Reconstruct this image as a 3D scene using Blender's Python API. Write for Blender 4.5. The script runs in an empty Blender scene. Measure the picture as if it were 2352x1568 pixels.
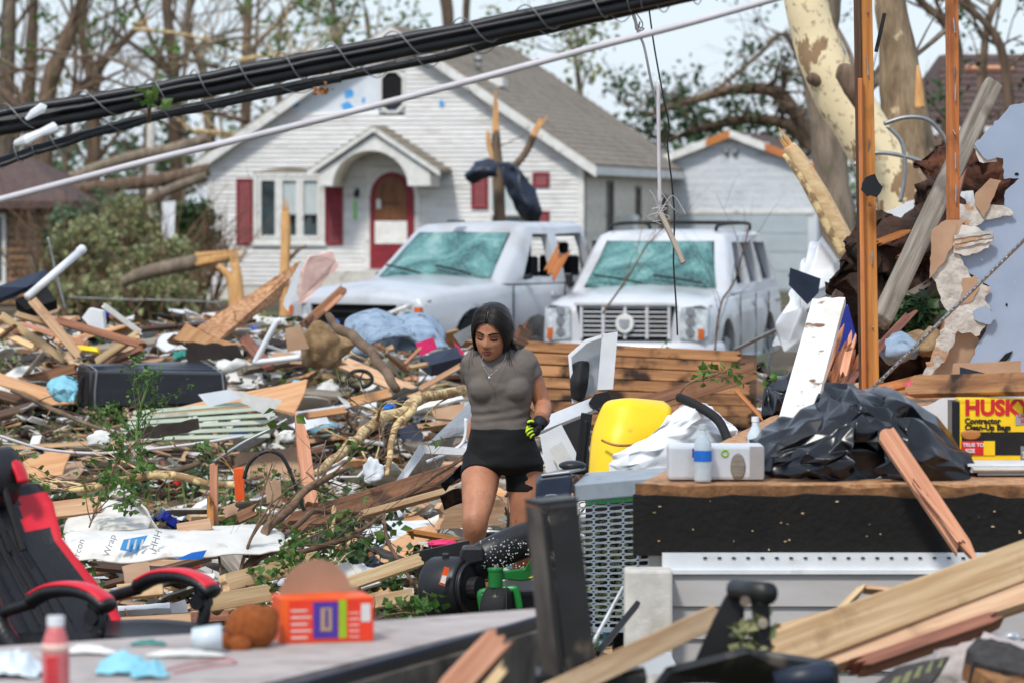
import bpy, bmesh, math, random
import numpy as np
from mathutils import Vector, Matrix, noise, Quaternion

# ------------------------------------------------------------------ camera
S = bpy.context.scene
C = S.collection
EYE = 2.05          # height of the lens above the ground, metres
FPX, CU, CV = 8820.0, 1176.0, 485.0     # survey scale: focal length and horizon read off the photograph
cam_d = bpy.data.cameras.new('camera'); cam = bpy.data.objects.new('camera', cam_d); C.objects.link(cam)
cam.location = (0, 0, EYE); cam.rotation_euler = (math.radians(90), 0, 0)
cam_d.sensor_width = 36; cam_d.lens = 135; cam_d.shift_y = -(784 - CV) / 2352
cam_d.clip_start = .5; cam_d.clip_end = 3000
cam_d.dof.use_dof = True; cam_d.dof.focus_distance = 18.3; cam_d.dof.aperture_fstop = 5.0
S.camera = cam
# ------------------------------------------------------------------ sky and sun
SUN_EL, SUN_AZ = math.radians(52), math.radians(205)     # azimuth clockwise from +Y
W = bpy.data.worlds.new('World'); S.world = W; W.use_nodes = True
nt = W.node_tree; nt.nodes.clear()
sky = nt.nodes.new('ShaderNodeTexSky'); sky.sky_type = 'NISHITA'; sky.sun_disc = False
sky.sun_elevation = SUN_EL; sky.sun_rotation = SUN_AZ
sky.air_density = 1.2; sky.dust_density = 1.0; sky.ozone_density = 4.0
veil = nt.nodes.new('ShaderNodeMix'); veil.data_type = 'RGBA'
veil.inputs[0].default_value = .6                       # thin high cloud over the whole sky
veil.inputs[7].default_value = (9.4, 10.7, 12.6, 1)
bg = nt.nodes.new('ShaderNodeBackground'); bg.inputs[1].default_value = .1
wo = nt.nodes.new('ShaderNodeOutputWorld')
nt.links.new(sky.outputs[0], veil.inputs[6]); nt.links.new(veil.outputs[2], bg.inputs[0]); nt.links.new(bg.outputs[0], wo.inputs[0])
sun_d = bpy.data.lights.new('sun', 'SUN'); sun_d.energy = 2.8; sun_d.angle = math.radians(8); sun_d.color = (1, .95, .87)
sun = bpy.data.objects.new('sun', sun_d); C.objects.link(sun)
sd = Vector((math.sin(SUN_AZ) * math.cos(SUN_EL), math.cos(SUN_AZ) * math.cos(SUN_EL), math.sin(SUN_EL)))
sun.rotation_euler = sd.to_track_quat('Z', 'Y').to_euler(); sun.location = (0, 0, 60)
S.view_settings.view_transform = 'Standard'; S.view_settings.look = 'None'
S.view_settings.exposure = 0.12; S.view_settings.gamma = 1
S.cycles.use_denoising = True; S.cycles.max_bounces = 6; S.cycles.diffuse_bounces = 3; S.cycles.transparent_max_bounces = 8
S.cycles.use_adaptive_sampling = True; S.cycles.adaptive_threshold = .02

# ------------------------------------------------------------------ helpers
RN = random.Random(11)
def rr(a, b): return RN.uniform(a, b)
def P(u, v, y):      # a place read off the photograph, at its own distance y from the camera
    return Vector(((u - CU) / FPX * y, y, EYE - (v - CV) / FPX * y))
def px(n, y): return n * y / FPX
def lin(c):
    return tuple(((x / 255) / 12.92 if x / 255 <= .04045 else ((x / 255 + .055) / 1.055) ** 2.4) for x in c)

MT = {}
def mk(name, c1, c2=None, sc=(8, 8, 8), det=5, lo=.35, hi=.65, rough=.65, metal=0., bump=0., bsc=None, vary=.18,
       isl=False, dirt=None, spec=.4, trans=0., hue=0., coat=0.):
    """procedural material: two-tone noise, optional dirt blotches, bump, object or island variation"""
    m = bpy.data.materials.new(name); m.use_nodes = True; t = m.node_tree; N = t.nodes; L = t.links
    b = N['Principled BSDF']
    tc = N.new('ShaderNodeTexCoord'); mp = N.new('ShaderNodeMapping'); mp.inputs['Scale'].default_value = sc
    L.new(tc.outputs['Object'], mp.inputs[0])
    c2 = c2 or tuple(x * .82 for x in c1)
    oi = N.new('ShaderNodeObjectInfo'); ge = N.new('ShaderNodeNewGeometry')
    rnd = ge.outputs['Random Per Island'] if isl else oi.outputs['Random']
    off = N.new('ShaderNodeVectorMath'); off.operation = 'ADD'
    sm = N.new('ShaderNodeMath'); sm.operation = 'MULTIPLY'; sm.inputs[1].default_value = 37.0
    L.new(rnd, sm.inputs[0]); L.new(mp.outputs[0], off.inputs[0]); L.new(sm.outputs[0], off.inputs[1])
    no = N.new('ShaderNodeTexNoise'); no.inputs['Scale'].default_value = 1; no.inputs['Detail'].default_value = det; no.inputs['Roughness'].default_value = .62
    L.new(off.outputs[0], no.inputs['Vector'])
    mr = N.new('ShaderNodeMapRange'); mr.inputs[1].default_value = lo; mr.inputs[2].default_value = hi
    L.new(no.outputs[0], mr.inputs[0])
    mx = N.new('ShaderNodeMix'); mx.data_type = 'RGBA'; mx.inputs[6].default_value = (*lin(c1), 1); mx.inputs[7].default_value = (*lin(c2), 1)
    L.new(mr.outputs[0], mx.inputs[0]); out = mx.outputs[2]
    if dirt:
        dc, ds, dl, dh = dirt
        n2 = N.new('ShaderNodeTexNoise'); n2.inputs['Scale'].default_value = ds; n2.inputs['Detail'].default_value = 7
        o2 = N.new('ShaderNodeVectorMath'); o2.operation = 'ADD'
        L.new(tc.outputs['Object'], o2.inputs[0]); L.new(sm.outputs[0], o2.inputs[1]); L.new(o2.outputs[0], n2.inputs['Vector'])
        m2 = N.new('ShaderNodeMapRange'); m2.inputs[1].default_value = dl; m2.inputs[2].default_value = dh
        L.new(n2.outputs[0], m2.inputs[0])
        x2 = N.new('ShaderNodeMix'); x2.data_type = 'RGBA'; x2.inputs[7].default_value = (*lin(dc), 1)
        L.new(m2.outputs[0], x2.inputs[0]); L.new(out, x2.inputs[6]); out = x2.outputs[2]
    if vary or hue:
        hs = N.new('ShaderNodeHueSaturation')
        vr = N.new('ShaderNodeMapRange'); vr.inputs[3].default_value = 1 - vary; vr.inputs[4].default_value = 1 + vary
        L.new(rnd, vr.inputs[0]); L.new(vr.outputs[0], hs.inputs['Value'])
        if hue:
            f = N.new('ShaderNodeMath'); f.operation = 'FRACT'; L.new(sm.outputs[0], f.inputs[0])
            hr = N.new('ShaderNodeMapRange'); hr.inputs[3].default_value = .5 - hue; hr.inputs[4].default_value = .5 + hue
            L.new(f.outputs[0], hr.inputs[0]); L.new(hr.outputs[0], hs.inputs['Hue'])
        L.new(out, hs.inputs['Color']); out = hs.outputs[0]
    L.new(out, b.inputs['Base Color'])
    b.inputs['Roughness'].default_value = rough; b.inputs['Metallic'].default_value = metal
    b.inputs['Specular IOR Level'].default_value = spec; b.inputs['Coat Weight'].default_value = coat
    if bump:
        bp = N.new('ShaderNodeBump'); bp.inputs['Strength'].default_value = bump; bp.inputs['Distance'].default_value = .02
        if bsc:
            n3 = N.new('ShaderNodeTexNoise'); n3.inputs['Scale'].default_value = bsc; n3.inputs['Detail'].default_value = 5
            L.new(tc.outputs['Object'], n3.inputs['Vector']); L.new(n3.outputs[0], bp.inputs['Height'])
        else: L.new(no.outputs[0], bp.inputs['Height'])
        L.new(bp.outputs[0], b.inputs['Normal'])
    if trans:
        tr = N.new('ShaderNodeBsdfTranslucent'); L.new(out, tr.inputs[0])
        ms = N.new('ShaderNodeMixShader'); ms.inputs[0].default_value = trans
        L.new(b.outputs[0], ms.inputs[1]); L.new(tr.outputs[0], ms.inputs[2]); L.new(ms.outputs[0], N['Material Output'].inputs[0])
    MT[name] = m
    return m

class MB:
    def __init__(s): s.v = []; s.f = []; s.m = []
    def add(s, vs, fs, mi=0):
        o = len(s.v); s.v += [tuple(p) for p in vs]; s.f += [tuple(i + o for i in f) for f in fs]; s.m += [mi] * len(fs)
        return s
    def box(s, c, d, M=None, mi=0):
        x, y, z = d[0] / 2, d[1] / 2, d[2] / 2; c = Vector(c)
        vs = [Vector((a * x, b * y, e * z)) for a in (-1, 1) for b in (-1, 1) for e in (-1, 1)]
        vs = [c + (M @ p if M else p) for p in vs]
        return s.add(vs, [(0, 1, 3, 2), (4, 6, 7, 5), (0, 4, 5, 1), (2, 3, 7, 6), (0, 2, 6, 4), (1, 5, 7, 3)], mi)
    def bb(s, lo, hi, mi=0):
        return s.box([(a + b) / 2 for a, b in zip(lo, hi)], [b - a for a, b in zip(lo, hi)], None, mi)
    def prism(s, pts, ext, mi=0):        # closed polygon pts (3D) pushed along ext
        n = len(pts); e = Vector(ext); a = [Vector(p) for p in pts]; vs = a + [p + e for p in a]
        fs = [tuple(range(n - 1, -1, -1)), tuple(range(n, 2 * n))] + [(i, (i + 1) % n, n + (i + 1) % n, n + i) for i in range(n)]
        return s.add(vs, fs, mi)
    def tube(s, pts, rad, n=8, cap=True, mi=0, up=None, squash=None):
        pts = [Vector(p) for p in pts]; k = len(pts)
        if not isinstance(rad, list): rad = [rad] * k
        T = [(pts[min(i + 1, k - 1)] - pts[max(i - 1, 0)]).normalized() for i in range(k)]
        a = up or (Vector((0, 0, 1)) if abs(T[0].z) < .9 else Vector((0, 1, 0)))
        nrm = (a - T[0] * a.dot(T[0])).normalized(); vs = []
        for i in range(k):
            nrm = nrm - T[i] * nrm.dot(T[i])
            nrm = nrm.normalized() if nrm.length > 1e-6 else T[i].orthogonal().normalized()
            bn = T[i].cross(nrm); r = rad[i]
            ra, rb = r if isinstance(r, (list, tuple)) else (r, r)
            for j in range(n):
                q = 2 * math.pi * j / n
                vs.append(pts[i] + nrm * (ra * math.cos(q)) + bn * (rb * math.sin(q)))
        fs = [(i * n + j, i * n + (j + 1) % n, (i + 1) * n + (j + 1) % n, (i + 1) * n + j) for i in range(k - 1) for j in range(n)]
        if cap: fs += [tuple(range(n - 1, -1, -1)), tuple((k - 1) * n + j for j in range(n))]
        return s.add(vs, fs, mi)
    def ball(s, c, r, n=12, m=8, M=None, mi=0):
        c = Vector(c); r = r if isinstance(r, (list, tuple)) else (r, r, r); vs = []
        for i in range(1, m):
            a = math.pi * i / m
            for j in range(n):
                q = 2 * math.pi * j / n
                p = Vector((r[0] * math.sin(a) * math.cos(q), r[1] * math.sin(a) * math.sin(q), r[2] * math.cos(a)))
                vs.append(c + (M @ p if M else p))
        t = Vector((0, 0, r[2])); t = M @ t if M else t
        vs += [c + t, c - t]; T, B = len(vs) - 2, len(vs) - 1
        fs = [(i * n + j, (i + 1) * n + j, (i + 1) * n + (j + 1) % n, i * n + (j + 1) % n) for i in range(m - 2) for j in range(n)]
        fs += [(T, j, (j + 1) % n) for j in range(n)] + [(B, (m - 2) * n + (j + 1) % n, (m - 2) * n + j) for j in range(n)]
        return s.add(vs, fs, mi)
    def grid(s, fn, nu, nv, mi=0, skip=None):
        vs = [fn(i / nu, j / nv) for i in range(nu + 1) for j in range(nv + 1)]; w = nv + 1
        fs = [(i * w + j, (i + 1) * w + j, (i + 1) * w + j + 1, i * w + j + 1) for i in range(nu) for j in range(nv) if not (skip and skip(i, j))]
        return s.add(vs, fs, mi)
    def mesh(s, name, mats, smooth=False):
        me = bpy.data.meshes.new(name); me.from_pydata(s.v, [], s.f)
        for x in (mats if isinstance(mats, (list, tuple)) else [mats]): me.materials.append(MT[x] if isinstance(x, str) else x)
        if any(s.m): me.polygons.foreach_set('material_index', s.m)
        if smooth: me.polygons.foreach_set('use_smooth', [True] * len(s.f))
        me.update(); return me
    def build(s, name, mats, parent=None, smooth=False, bevel=0., solid=0., M=None, sub=0, local=False):
        me = s.mesh(name, mats, smooth)
        o = bpy.data.objects.new(name, me); C.objects.link(o)
        if bevel or solid or sub or True:
            bm = bmesh.new(); bm.from_mesh(me)
            if not solid: bmesh.ops.recalc_face_normals(bm, faces=bm.faces)
            bm.to_mesh(me); bm.free()
        if solid:
            q = o.modifiers.new('thickness', 'SOLIDIFY'); q.thickness = solid; q.offset = 0
        if bevel:
            q = o.modifiers.new('edges', 'BEVEL'); q.width = bevel; q.segments = 2; q.limit_method = 'ANGLE'; q.angle_limit = .6
        if sub:
            q = o.modifiers.new('smooth', 'SUBSURF'); q.levels = q.render_levels = sub
        if M is not None: o.matrix_world = M
        if parent is not None:
            if local: o.parent = parent
            else: par(o, parent)
        return o
def par(o, p):
    m = o.matrix_basis.copy(); o.parent = p; o.matrix_parent_inverse = Matrix.Identity(4)
    o.matrix_basis = world_of(p).inverted() @ m
def world_of(o):
    m = o.matrix_basis.copy()
    while o.parent is not None: o = o.parent; m = o.matrix_basis @ m
    return m
def tag(o, label, cat, group=None):
    o['label'] = label; o['category'] = cat; o['kind'] = 'thing'
    if group: o['group'] = group
    return o
def thing(name, loc, label, cat, rz=0., group=None, M=None):
    o = bpy.data.objects.new(name, None); C.objects.link(o); o.empty_display_size = .1
    o.matrix_basis = M if M is not None else Matrix.Translation(loc) @ Matrix.Rotation(rz, 4, 'Z')
    return tag(o, label, cat, group)
def struct(o): o['kind'] = 'structure'; return o
def stuff(o): o['kind'] = 'stuff'; return o
def frame(A, B, roll=0., face=(0, -1, .5)):
    X = (B - A).normalized(); f = Vector(face); Z = f - X * f.dot(X)
    if Z.length < 1e-4: Z = X.orthogonal()
    Z.normalize(); Z = Quaternion(X, roll) @ Z; Y = Z.cross(X)
    return Matrix(((X.x, Y.x, Z.x, A.x), (X.y, Y.y, Z.y, A.y), (X.z, Y.z, Z.z, A.z), (0, 0, 0, 1)))
def board_mb(L, w, t, j0=0., j1=0., k=5):
    """a board along +X: the two ends may be torn into splinters of length j0, j1"""
    b = MB(); k = k if (j0 or j1) else 1; st = 2 + (2 if j0 or j1 else 0); rows = []
    for i in range(k + 1):
        y = (i / k - .5) * w
        a = rr(0, j0) if j0 else 0; e = rr(0, j1) if j1 else 0
        rows.append((y, [0 + a, L * .3, L * .7, L - e] if st == 4 else [0, L]))
    def id(i, s, z): return (i * st + s) * 2 + z
    vs = [(x + (rr(-.01, .01) * 0), y, z * t / 2) for y, xs in rows for x in xs for z in (-1, 1)]
    fs = []
    for i in range(k):
        for s in range(st - 1):
            fs += [(id(i, s, 1), id(i, s + 1, 1), id(i + 1, s + 1, 1), id(i + 1, s, 1)), (id(i, s, 0), id(i + 1, s, 0), id(i + 1, s + 1, 0), id(i, s + 1, 0))]
        fs += [(id(i, 0, 0), id(i, 0, 1), id(i + 1, 0, 1), id(i + 1, 0, 0)), (id(i, st - 1, 0), id(i + 1, st - 1, 0), id(i + 1, st - 1, 1), id(i, st - 1, 1))]
    for s in range(st - 1):
        fs += [(id(0, s, 0), id(0, s + 1, 0), id(0, s + 1, 1), id(0, s, 1)), (id(k, s, 0), id(k, s, 1), id(k, s + 1, 1), id(k, s + 1, 0))]
    return b.add(vs, fs)
def board(p0, p1, w, t, mat, label, cat='board', roll=0., j=(0, 0), name='wooden_board', group=None, parent=None, bevel=.003, face=(0, -1, .5)):
    """p0,p1 = (u,v,distance); w given in photograph pixels, t in metres"""
    A, B = P(*p0), P(*p1); wm = px(w, (p0[2] + p1[2]) / 2)
    o = board_mb((B - A).length, wm, t, *j).build(name, mat, parent, M=frame(A, B, roll, face), bevel=bevel)
    if parent is None: tag(o, label, cat, group)
    return o
def sheet(pts, t, mat, label, cat='panel', name='torn_panel', group=None, parent=None, bow=0., n=0):
    """flat polygon through photograph points (u,v,distance), with thickness t"""
    q = [P(*p) for p in pts]; c = sum(q, Vector()) / len(q)
    nrm = Vector()
    for i in range(len(q)): nrm += (q[i] - c).cross(q[(i + 1) % len(q)] - c)
    nrm.normalize()
    if nrm.y > 0: nrm = -nrm
    X = (q[1] - q[0]); X = (X - nrm * X.dot(nrm)).normalized(); Y = nrm.cross(X)
    M = Matrix(((X.x, Y.x, nrm.x, c.x), (X.y, Y.y, nrm.y, c.y), (X.z, Y.z, nrm.z, c.z), (0, 0, 0, 1)))
    Mi = M.inverted(); l = [Mi @ p for p in q]
    b = MB().prism([(p.x, p.y, p.z) for p in l], (0, 0, -t))
    o = b.build(name, mat, parent, M=M)
    if parent is None: tag(o, label, cat, group)
    return o
def jag(pts, amp, step=14):
    """roughen a pixel outline so that the edge reads as torn"""
    out = []
    for i in range(len(pts)):
        a, b = pts[i], pts[(i + 1) % len(pts)]; d = math.hypot(b[0] - a[0], b[1] - a[1]); k = max(1, int(d / step))
        for s in range(k):
            f = s / k; e = amp if s else 0
            out.append(tuple(a[m] + (b[m] - a[m]) * f + (rr(-e, e) if m < 2 else 0) for m in range(len(a))))
    return out
def smooth_pts(pts, k=4):
    """Catmull-Rom through points"""
    pts = [Vector(p) for p in pts]; out = []
    for i in range(len(pts) - 1):
        a, b, c, d = pts[max(i - 1, 0)], pts[i], pts[i + 1], pts[min(i + 2, len(pts) - 1)]
        for s in range(k):
            t = s / k
            out.append(.5 * ((2 * b) + (c - a) * t + (2 * a - 5 * b + 4 * c - d) * t * t + (3 * b - a - 3 * c + d) * t ** 3))
    out.append(pts[-1]); return out
def leaves_mb(points, size, b=None, spread=.1, per=5, flat=0.):
    b = b or MB()
    for p in points:
        for _ in range(per):
            c = Vector(p) + Vector((rr(-1, 1), rr(-1, 1), rr(-1, 1))) * spread
            d = Vector((rr(-1, 1), rr(-1, 1), rr(-1, .6))).normalized(); e = Vector((rr(-1, 1), rr(-1, 1), rr(-.4, 1)))
            e = (e - d * e.dot(d)).normalized(); s = size * rr(.6, 1.3); w = s * rr(.3, .45); nn = d.cross(e) * (s * .12)
            b.add([c, c + d * s * .45 + e * w + nn, c + d * s, c + d * s * .45 - e * w + nn], [(0, 1, 2), (0, 2, 3)])
    return b
def text_mesh(s, size, mat, bold=0., ext=.0015, name='lettering', parent=None, M=None, shear=0, align='CENTER'):
    cu = bpy.data.curves.new('t', 'FONT'); cu.body = s; cu.size = size; cu.extrude = ext; cu.offset = bold; cu.shear = shear
    cu.align_x = align; cu.align_y = 'CENTER'; cu.resolution_u = 3
    ob = bpy.data.objects.new('t', cu); C.objects.link(ob)
    dg = bpy.context.evaluated_depsgraph_get(); me = bpy.data.meshes.new_from_object(ob.evaluated_get(dg))
    bpy.data.objects.remove(ob); bpy.data.curves.remove(cu)
    me.materials.clear(); me.materials.append(MT[mat]); o = bpy.data.objects.new(name, me); C.objects.link(o)
    if M is not None: o.matrix_world = M
    if parent: par(o, parent)
    return o
def bake(o, mods=(), keep=True):
    """apply the modifiers of an object into its own mesh"""
    dg = bpy.context.evaluated_depsgraph_get(); dg.update()
    me = bpy.data.meshes.new_from_object(o.evaluated_get(dg)); old = o.data
    o.modifiers.clear(); o.data = me; bpy.data.meshes.remove(old); return o
# ------------------------------------------------------------------ materials
GR = (1.6, 38, 38)     # grain runs along the board
mk('pine', (206, 172, 136), (176, 136, 100), GR, rough=.7, bump=.25, vary=.16, hue=.012, dirt=((120, 84, 55), 3.5, .6, .75))
mk('pine_orange', (198, 132, 72), (164, 98, 48), GR, rough=.65, bump=.25, vary=.14, hue=.01, dirt=((96, 60, 34), 4, .58, .8))
mk('pine_red', (148, 100, 74), (106, 68, 50), GR, rough=.7, bump=.3, vary=.18, hue=.012, dirt=((86, 50, 34), 5, .56, .8))
mk('pine_pink', (205, 150, 118), (176, 118, 88), (2.2, 55, 55), rough=.75, bump=.4, vary=.14)
mk('pine_cream', (226, 200, 158), (202, 164, 116), GR, rough=.75, bump=.3, vary=.12)
mk('wood_grey', (156, 146, 132), (108, 98, 86), GR, rough=.85, bump=.4, vary=.2, dirt=((74, 62, 50), 3, .55, .75))
mk('wood_dark', (98, 72, 54), (58, 42, 32), GR, rough=.8, bump=.4, vary=.25)
mk('sheathing', (170, 124, 82), (122, 82, 52), (1.6, 18, 18), rough=.85, bump=.6, vary=.16, dirt=((44, 30, 22), 4.2, .5, .62))
mk('osb', (196, 152, 112), (158, 110, 72), (26, 26, 26), det=3, lo=.4, hi=.6, rough=.75, bump=.3, vary=.1, dirt=((128, 88, 60), 2, .55, .8))
mk('plywood', (214, 168, 124), (190, 136, 90), (2, 20, 20), rough=.7, bump=.15, vary=.12)
mk('white_paint', (226, 226, 222), (206, 205, 200), (5, 5, 5), rough=.55, vary=.06, dirt=((128, 112, 94), 6, .62, .76))
mk('white_chip', (224, 222, 216), (200, 196, 188), (6, 6, 6), rough=.6, vary=.06, dirt=((112, 80, 56), 9, .62, .68), bump=.2)
mk('white_plastic', (226, 228, 230), (208, 212, 216), (4, 4, 4), rough=.4, vary=.07, dirt=((150, 140, 124), 5, .62, .85))
mk('siding_white', (222, 221, 219), (206, 205, 203), (2, 6, 6), rough=.5, vary=.06, dirt=((168, 160, 150), 1.6, .56, .9))
mk('siding_shade', (214, 208, 194), (196, 188, 172), (2, 6, 6), rough=.6, vary=.06, dirt=((150, 138, 118), 2, .55, .85))  # shaded copy of the white siding, the shade put into its beige colour
mk('siding_green', (176, 186, 166), (158, 168, 150), (3, 8, 8), rough=.5, vary=.1, dirt=((120, 116, 96), 5, .6, .8))
mk('siding_grey', (176, 172, 170), (160, 155, 152), (2, 6, 6), rough=.6, vary=.05, dirt=((112, 104, 98), 4, .6, .8))
mk('garage_grey', (208, 212, 216), (194, 199, 205), (2, 3, 3), rough=.55, vary=.03, dirt=((150, 152, 152), 2.2, .6, .9))
mk('garage_door', (176, 186, 192), (164, 174, 180), (2, 3, 3), rough=.5, vary=.04)
mk('red_paint', (138, 38, 48), (116, 30, 40), (4, 4, 14), rough=.5, vary=.05)
mk('door_wood', (124, 80, 48), (92, 56, 32), (12, 12, 2.0), rough=.5, vary=.05, bump=.2)
mk('roof_beige', (150, 140, 126), (124, 114, 102), (9, 5, 5), rough=.9, vary=.1, bump=.5, bsc=60, dirt=((104, 94, 82), 1.2, .5, .8))
mk('roof_brown', (92, 74, 70), (70, 56, 54), (7, 7, 7), rough=.9, vary=.14, bump=.5, bsc=60)
mk('brick', (160, 122, 88), (132, 96, 68), (14, 14, 14), rough=.85, vary=.2, bump=.3, hue=.015)
mk('mortar', (150, 138, 122), rough=.9, vary=.05)
mk('house_wrap', (220, 226, 232), (206, 214, 222), (3, 3, 3), rough=.55, vary=.03)
mk('wrap_blue', (66, 150, 216), (92, 166, 224), (12, 12, 12), rough=.5, vary=.04)
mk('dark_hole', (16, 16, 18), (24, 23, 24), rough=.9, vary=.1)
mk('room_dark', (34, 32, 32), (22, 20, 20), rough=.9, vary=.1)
mk('curtain', (196, 204, 204), (170, 180, 182), (30, 4, 2), rough=.8, vary=.05)
mk('pane', (70, 84, 88), (40, 48, 52), (2, 2, 2), rough=.08, vary=.05, spec=.7)
mk('lime_paint', (140, 214, 120), rough=.6, vary=.02)
mk('bark_grey', (136, 122, 106), (92, 80, 68), (9, 9, 2.2), rough=.9, bump=.7, vary=.15, dirt=((84, 88, 60), 3, .58, .8))
mk('bark_brown', (120, 100, 82), (76, 62, 50), (9, 9, 2.2), rough=.9, bump=.7, vary=.2)
mk('bark_twig', (122, 96, 74), (84, 64, 48), (20, 20, 20), rough=.85, bump=.3, vary=.2)
mk('bark_pale', (206, 182, 134), (140, 112, 78), (14, 14, 14), det=4, lo=.46, hi=.54, rough=.8, bump=.4, vary=.1)
mk('torn_wood', (222, 178, 122), (194, 138, 82), (24, 24, 3), rough=.75, bump=.4, vary=.1)
mk('sycamore', (230, 212, 172), (146, 118, 88), (4.2, 4.2, 1.9), det=9, lo=.525, hi=.55, rough=.8, bump=.5, vary=.05, dirt=((120, 96, 72), 16, .56, .75))
mk('sycamore_bark', (164, 142, 114), (112, 94, 74), (15, 15, 3.5), det=9, rough=.9, bump=1.0, vary=.08, dirt=((222, 202, 164), 3.2, .6, .64))
mk('leaf', (92, 124, 54), (64, 96, 40), (3, 3, 3), rough=.55, vary=.35, isl=True, trans=.3, hue=.03)
mk('leaf_dark', (62, 92, 50), (44, 70, 38), (3, 3, 3), rough=.55, vary=.35, isl=True, trans=.25, hue=.025)
mk('leaf_pale', (156, 158, 116), (126, 132, 88), (3, 3, 3), rough=.6, vary=.32, isl=True, trans=.3, hue=.03)
mk('leaf_blue', (104, 130, 100), (80, 108, 78), (3, 3, 3), rough=.6, vary=.3, isl=True, trans=.3, hue=.02)
mk('grass', (98, 122, 58), (132, 138, 76), (3, 3, 3), rough=.7, vary=.35, isl=True, trans=.2, hue=.03)
mk('soil', (84, 70, 54), (56, 46, 35), (1.4, 1.4, 1.4), rough=.95, bump=.6, bsc=14, vary=0, dirt=((92, 104, 58), .55, .5, .66))
mk('dirt_red', (104, 62, 42), (52, 32, 24), (9, 9, 9), rough=.95, bump=1.0, bsc=26, vary=.1)
mk('black_cable', (34, 35, 38), (26, 27, 30), (10, 10, 10), rough=.42, vary=.08)
mk('white_cable', (196, 192, 196), (180, 176, 180), (6, 6, 6), rough=.5, vary=.03)
mk('wire_grey', (150, 150, 150), (110, 110, 108), rough=.5, metal=.4, vary=.1)
mk('steel_cable', (168, 172, 178), (130, 134, 140), (60, 60, 60), rough=.4, metal=.7, vary=.05)
mk('black_plastic', (30, 32, 36), (22, 23, 26), (20, 20, 20), rough=.42, vary=.12, dirt=((96, 90, 80), 26, .7, .78))
mk('black_matte', (26, 26, 28), (18, 18, 20), (20, 20, 20), rough=.75, vary=.1)
mk('black_steel', (34, 34, 36), (24, 24, 25), (8, 8, 8), rough=.45, vary=.08, dirt=((104, 92, 76), 7, .6, .75))
mk('steel_dirty', (108, 100, 90), (60, 54, 50), (6, 6, 3), rough=.7, vary=.08, dirt=((38, 34, 32), 5, .5, .66))
mk('navy_plastic', (40, 50, 70), (30, 38, 54), (6, 6, 6), rough=.45, vary=.1)
mk('trash_bag', (17, 20, 28), (11, 13, 18), (7, 7, 7), rough=.27, vary=.1, spec=.5)
mk('dark_earth', (74, 50, 38), (36, 25, 20), (9, 9, 9), rough=.95, bump=1.0, bsc=26, vary=.1)
mk('tarp', (36, 46, 66), (24, 30, 44), (9, 9, 9), rough=.42, vary=.1)
mk('silver_metal', (186, 190, 194), (160, 164, 168), (4, 4, 4), rough=.38, metal=.6, vary=.06, dirt=((120, 112, 100), 4, .6, .8))
mk('galv', (164, 166, 166), (132, 134, 134), (6, 6, 6), rough=.42, metal=.7, vary=.08, dirt=((112, 100, 88), 3, .55, .8))
mk('grey_plastic', (148, 158, 168), (134, 144, 154), (9, 9, 9), rough=.5, vary=.05, dirt=((110, 104, 90), 16, .64, .74))
mk('drywall', (214, 210, 202), (192, 188, 180), (7, 7, 7), rough=.9, vary=.07, bump=.2, dirt=((150, 136, 118), 6, .58, .8))
mk('drywall_torn', (204, 200, 192), (166, 160, 152), (16, 16, 16), rough=.95, vary=.05, bump=.9, dirt=((176, 140, 110), 7, .6, .64))
mk('kraft', (178, 146, 120), (160, 128, 102), (5, 5, 5), rough=.85, vary=.08)
mk('blue_wall', (150, 166, 188), (140, 156, 178), (3, 3, 3), rough=.6, vary=.02, dirt=((216, 216, 214), 26, .71, .73))
mk('concrete', (212, 208, 200), (190, 186, 178), (9, 9, 9), rough=.9, vary=.05, bump=.4, dirt=((150, 140, 124), 6, .58, .8))
mk('tar_board', (17, 16, 15), (25, 22, 20), (8, 8, 8), rough=.95, vary=.05, bump=.5, bsc=40, dirt=((112, 84, 58), 14, .715, .74))
mk('rough_edge', (146, 104, 66), (98, 66, 42), (18, 18, 18), rough=.9, vary=.1, bump=.7)
mk('cloth_blue', (150, 168, 186), (122, 142, 164), (14, 14, 14), rough=.9, vary=.06, dirt=((98, 106, 118), 9, .58, .66))
mk('cloth_aqua', (142, 200, 216), (116, 178, 198), (5, 5, 5), rough=.85, vary=.05)
mk('cloth_white', (220, 220, 216), (196, 196, 192), (5, 5, 5), rough=.85, vary=.06)
mk('wrap_white', (226, 224, 218), (206, 204, 198), (4, 4, 4), rough=.5, vary=.03, dirt=((150, 144, 128), 9, .6, .78))
mk('print_grey', (150, 152, 152), rough=.6, vary=.02)
mk('insulation', (222, 190, 180), (204, 168, 158), (9, 9, 9), rough=.95, vary=.05, bump=.5)
mk('burlap', (156, 130, 96), (112, 88, 60), (14, 14, 14), rough=.95, vary=.08, bump=.8)
mk('pink', (222, 44, 108), (200, 34, 92), rough=.55, vary=.03)
mk('red', (212, 34, 40), (186, 28, 36), rough=.5, vary=.04)
mk('orange', (232, 92, 30), (214, 78, 24), rough=.5, vary=.03)
mk('yellow', (246, 208, 30), (238, 196, 22), (4, 4, 4), rough=.42, vary=.02, dirt=((186, 150, 40), 9, .68, .8))
mk('blue', (34, 118, 214), (28, 100, 190), rough=.45, vary=.04)
mk('royal', (32, 54, 158), (26, 42, 128), rough=.5, vary=.04)
mk('teal', (52, 150, 140), rough=.5, vary=.05)
mk('green', (24, 122, 52), (18, 104, 44), (6, 6, 6), rough=.38, vary=.02, spec=.5, dirt=((92, 96, 70), 22, .68, .76))
mk('purple', (78, 54, 158), rough=.5, vary=.02)
mk('lime', (166, 206, 36), rough=.5, vary=.02)
mk('shingle_dark', (72, 68, 66), (50, 47, 46), (30, 30, 30), rough=.95, vary=.25, bump=.5)
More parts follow.
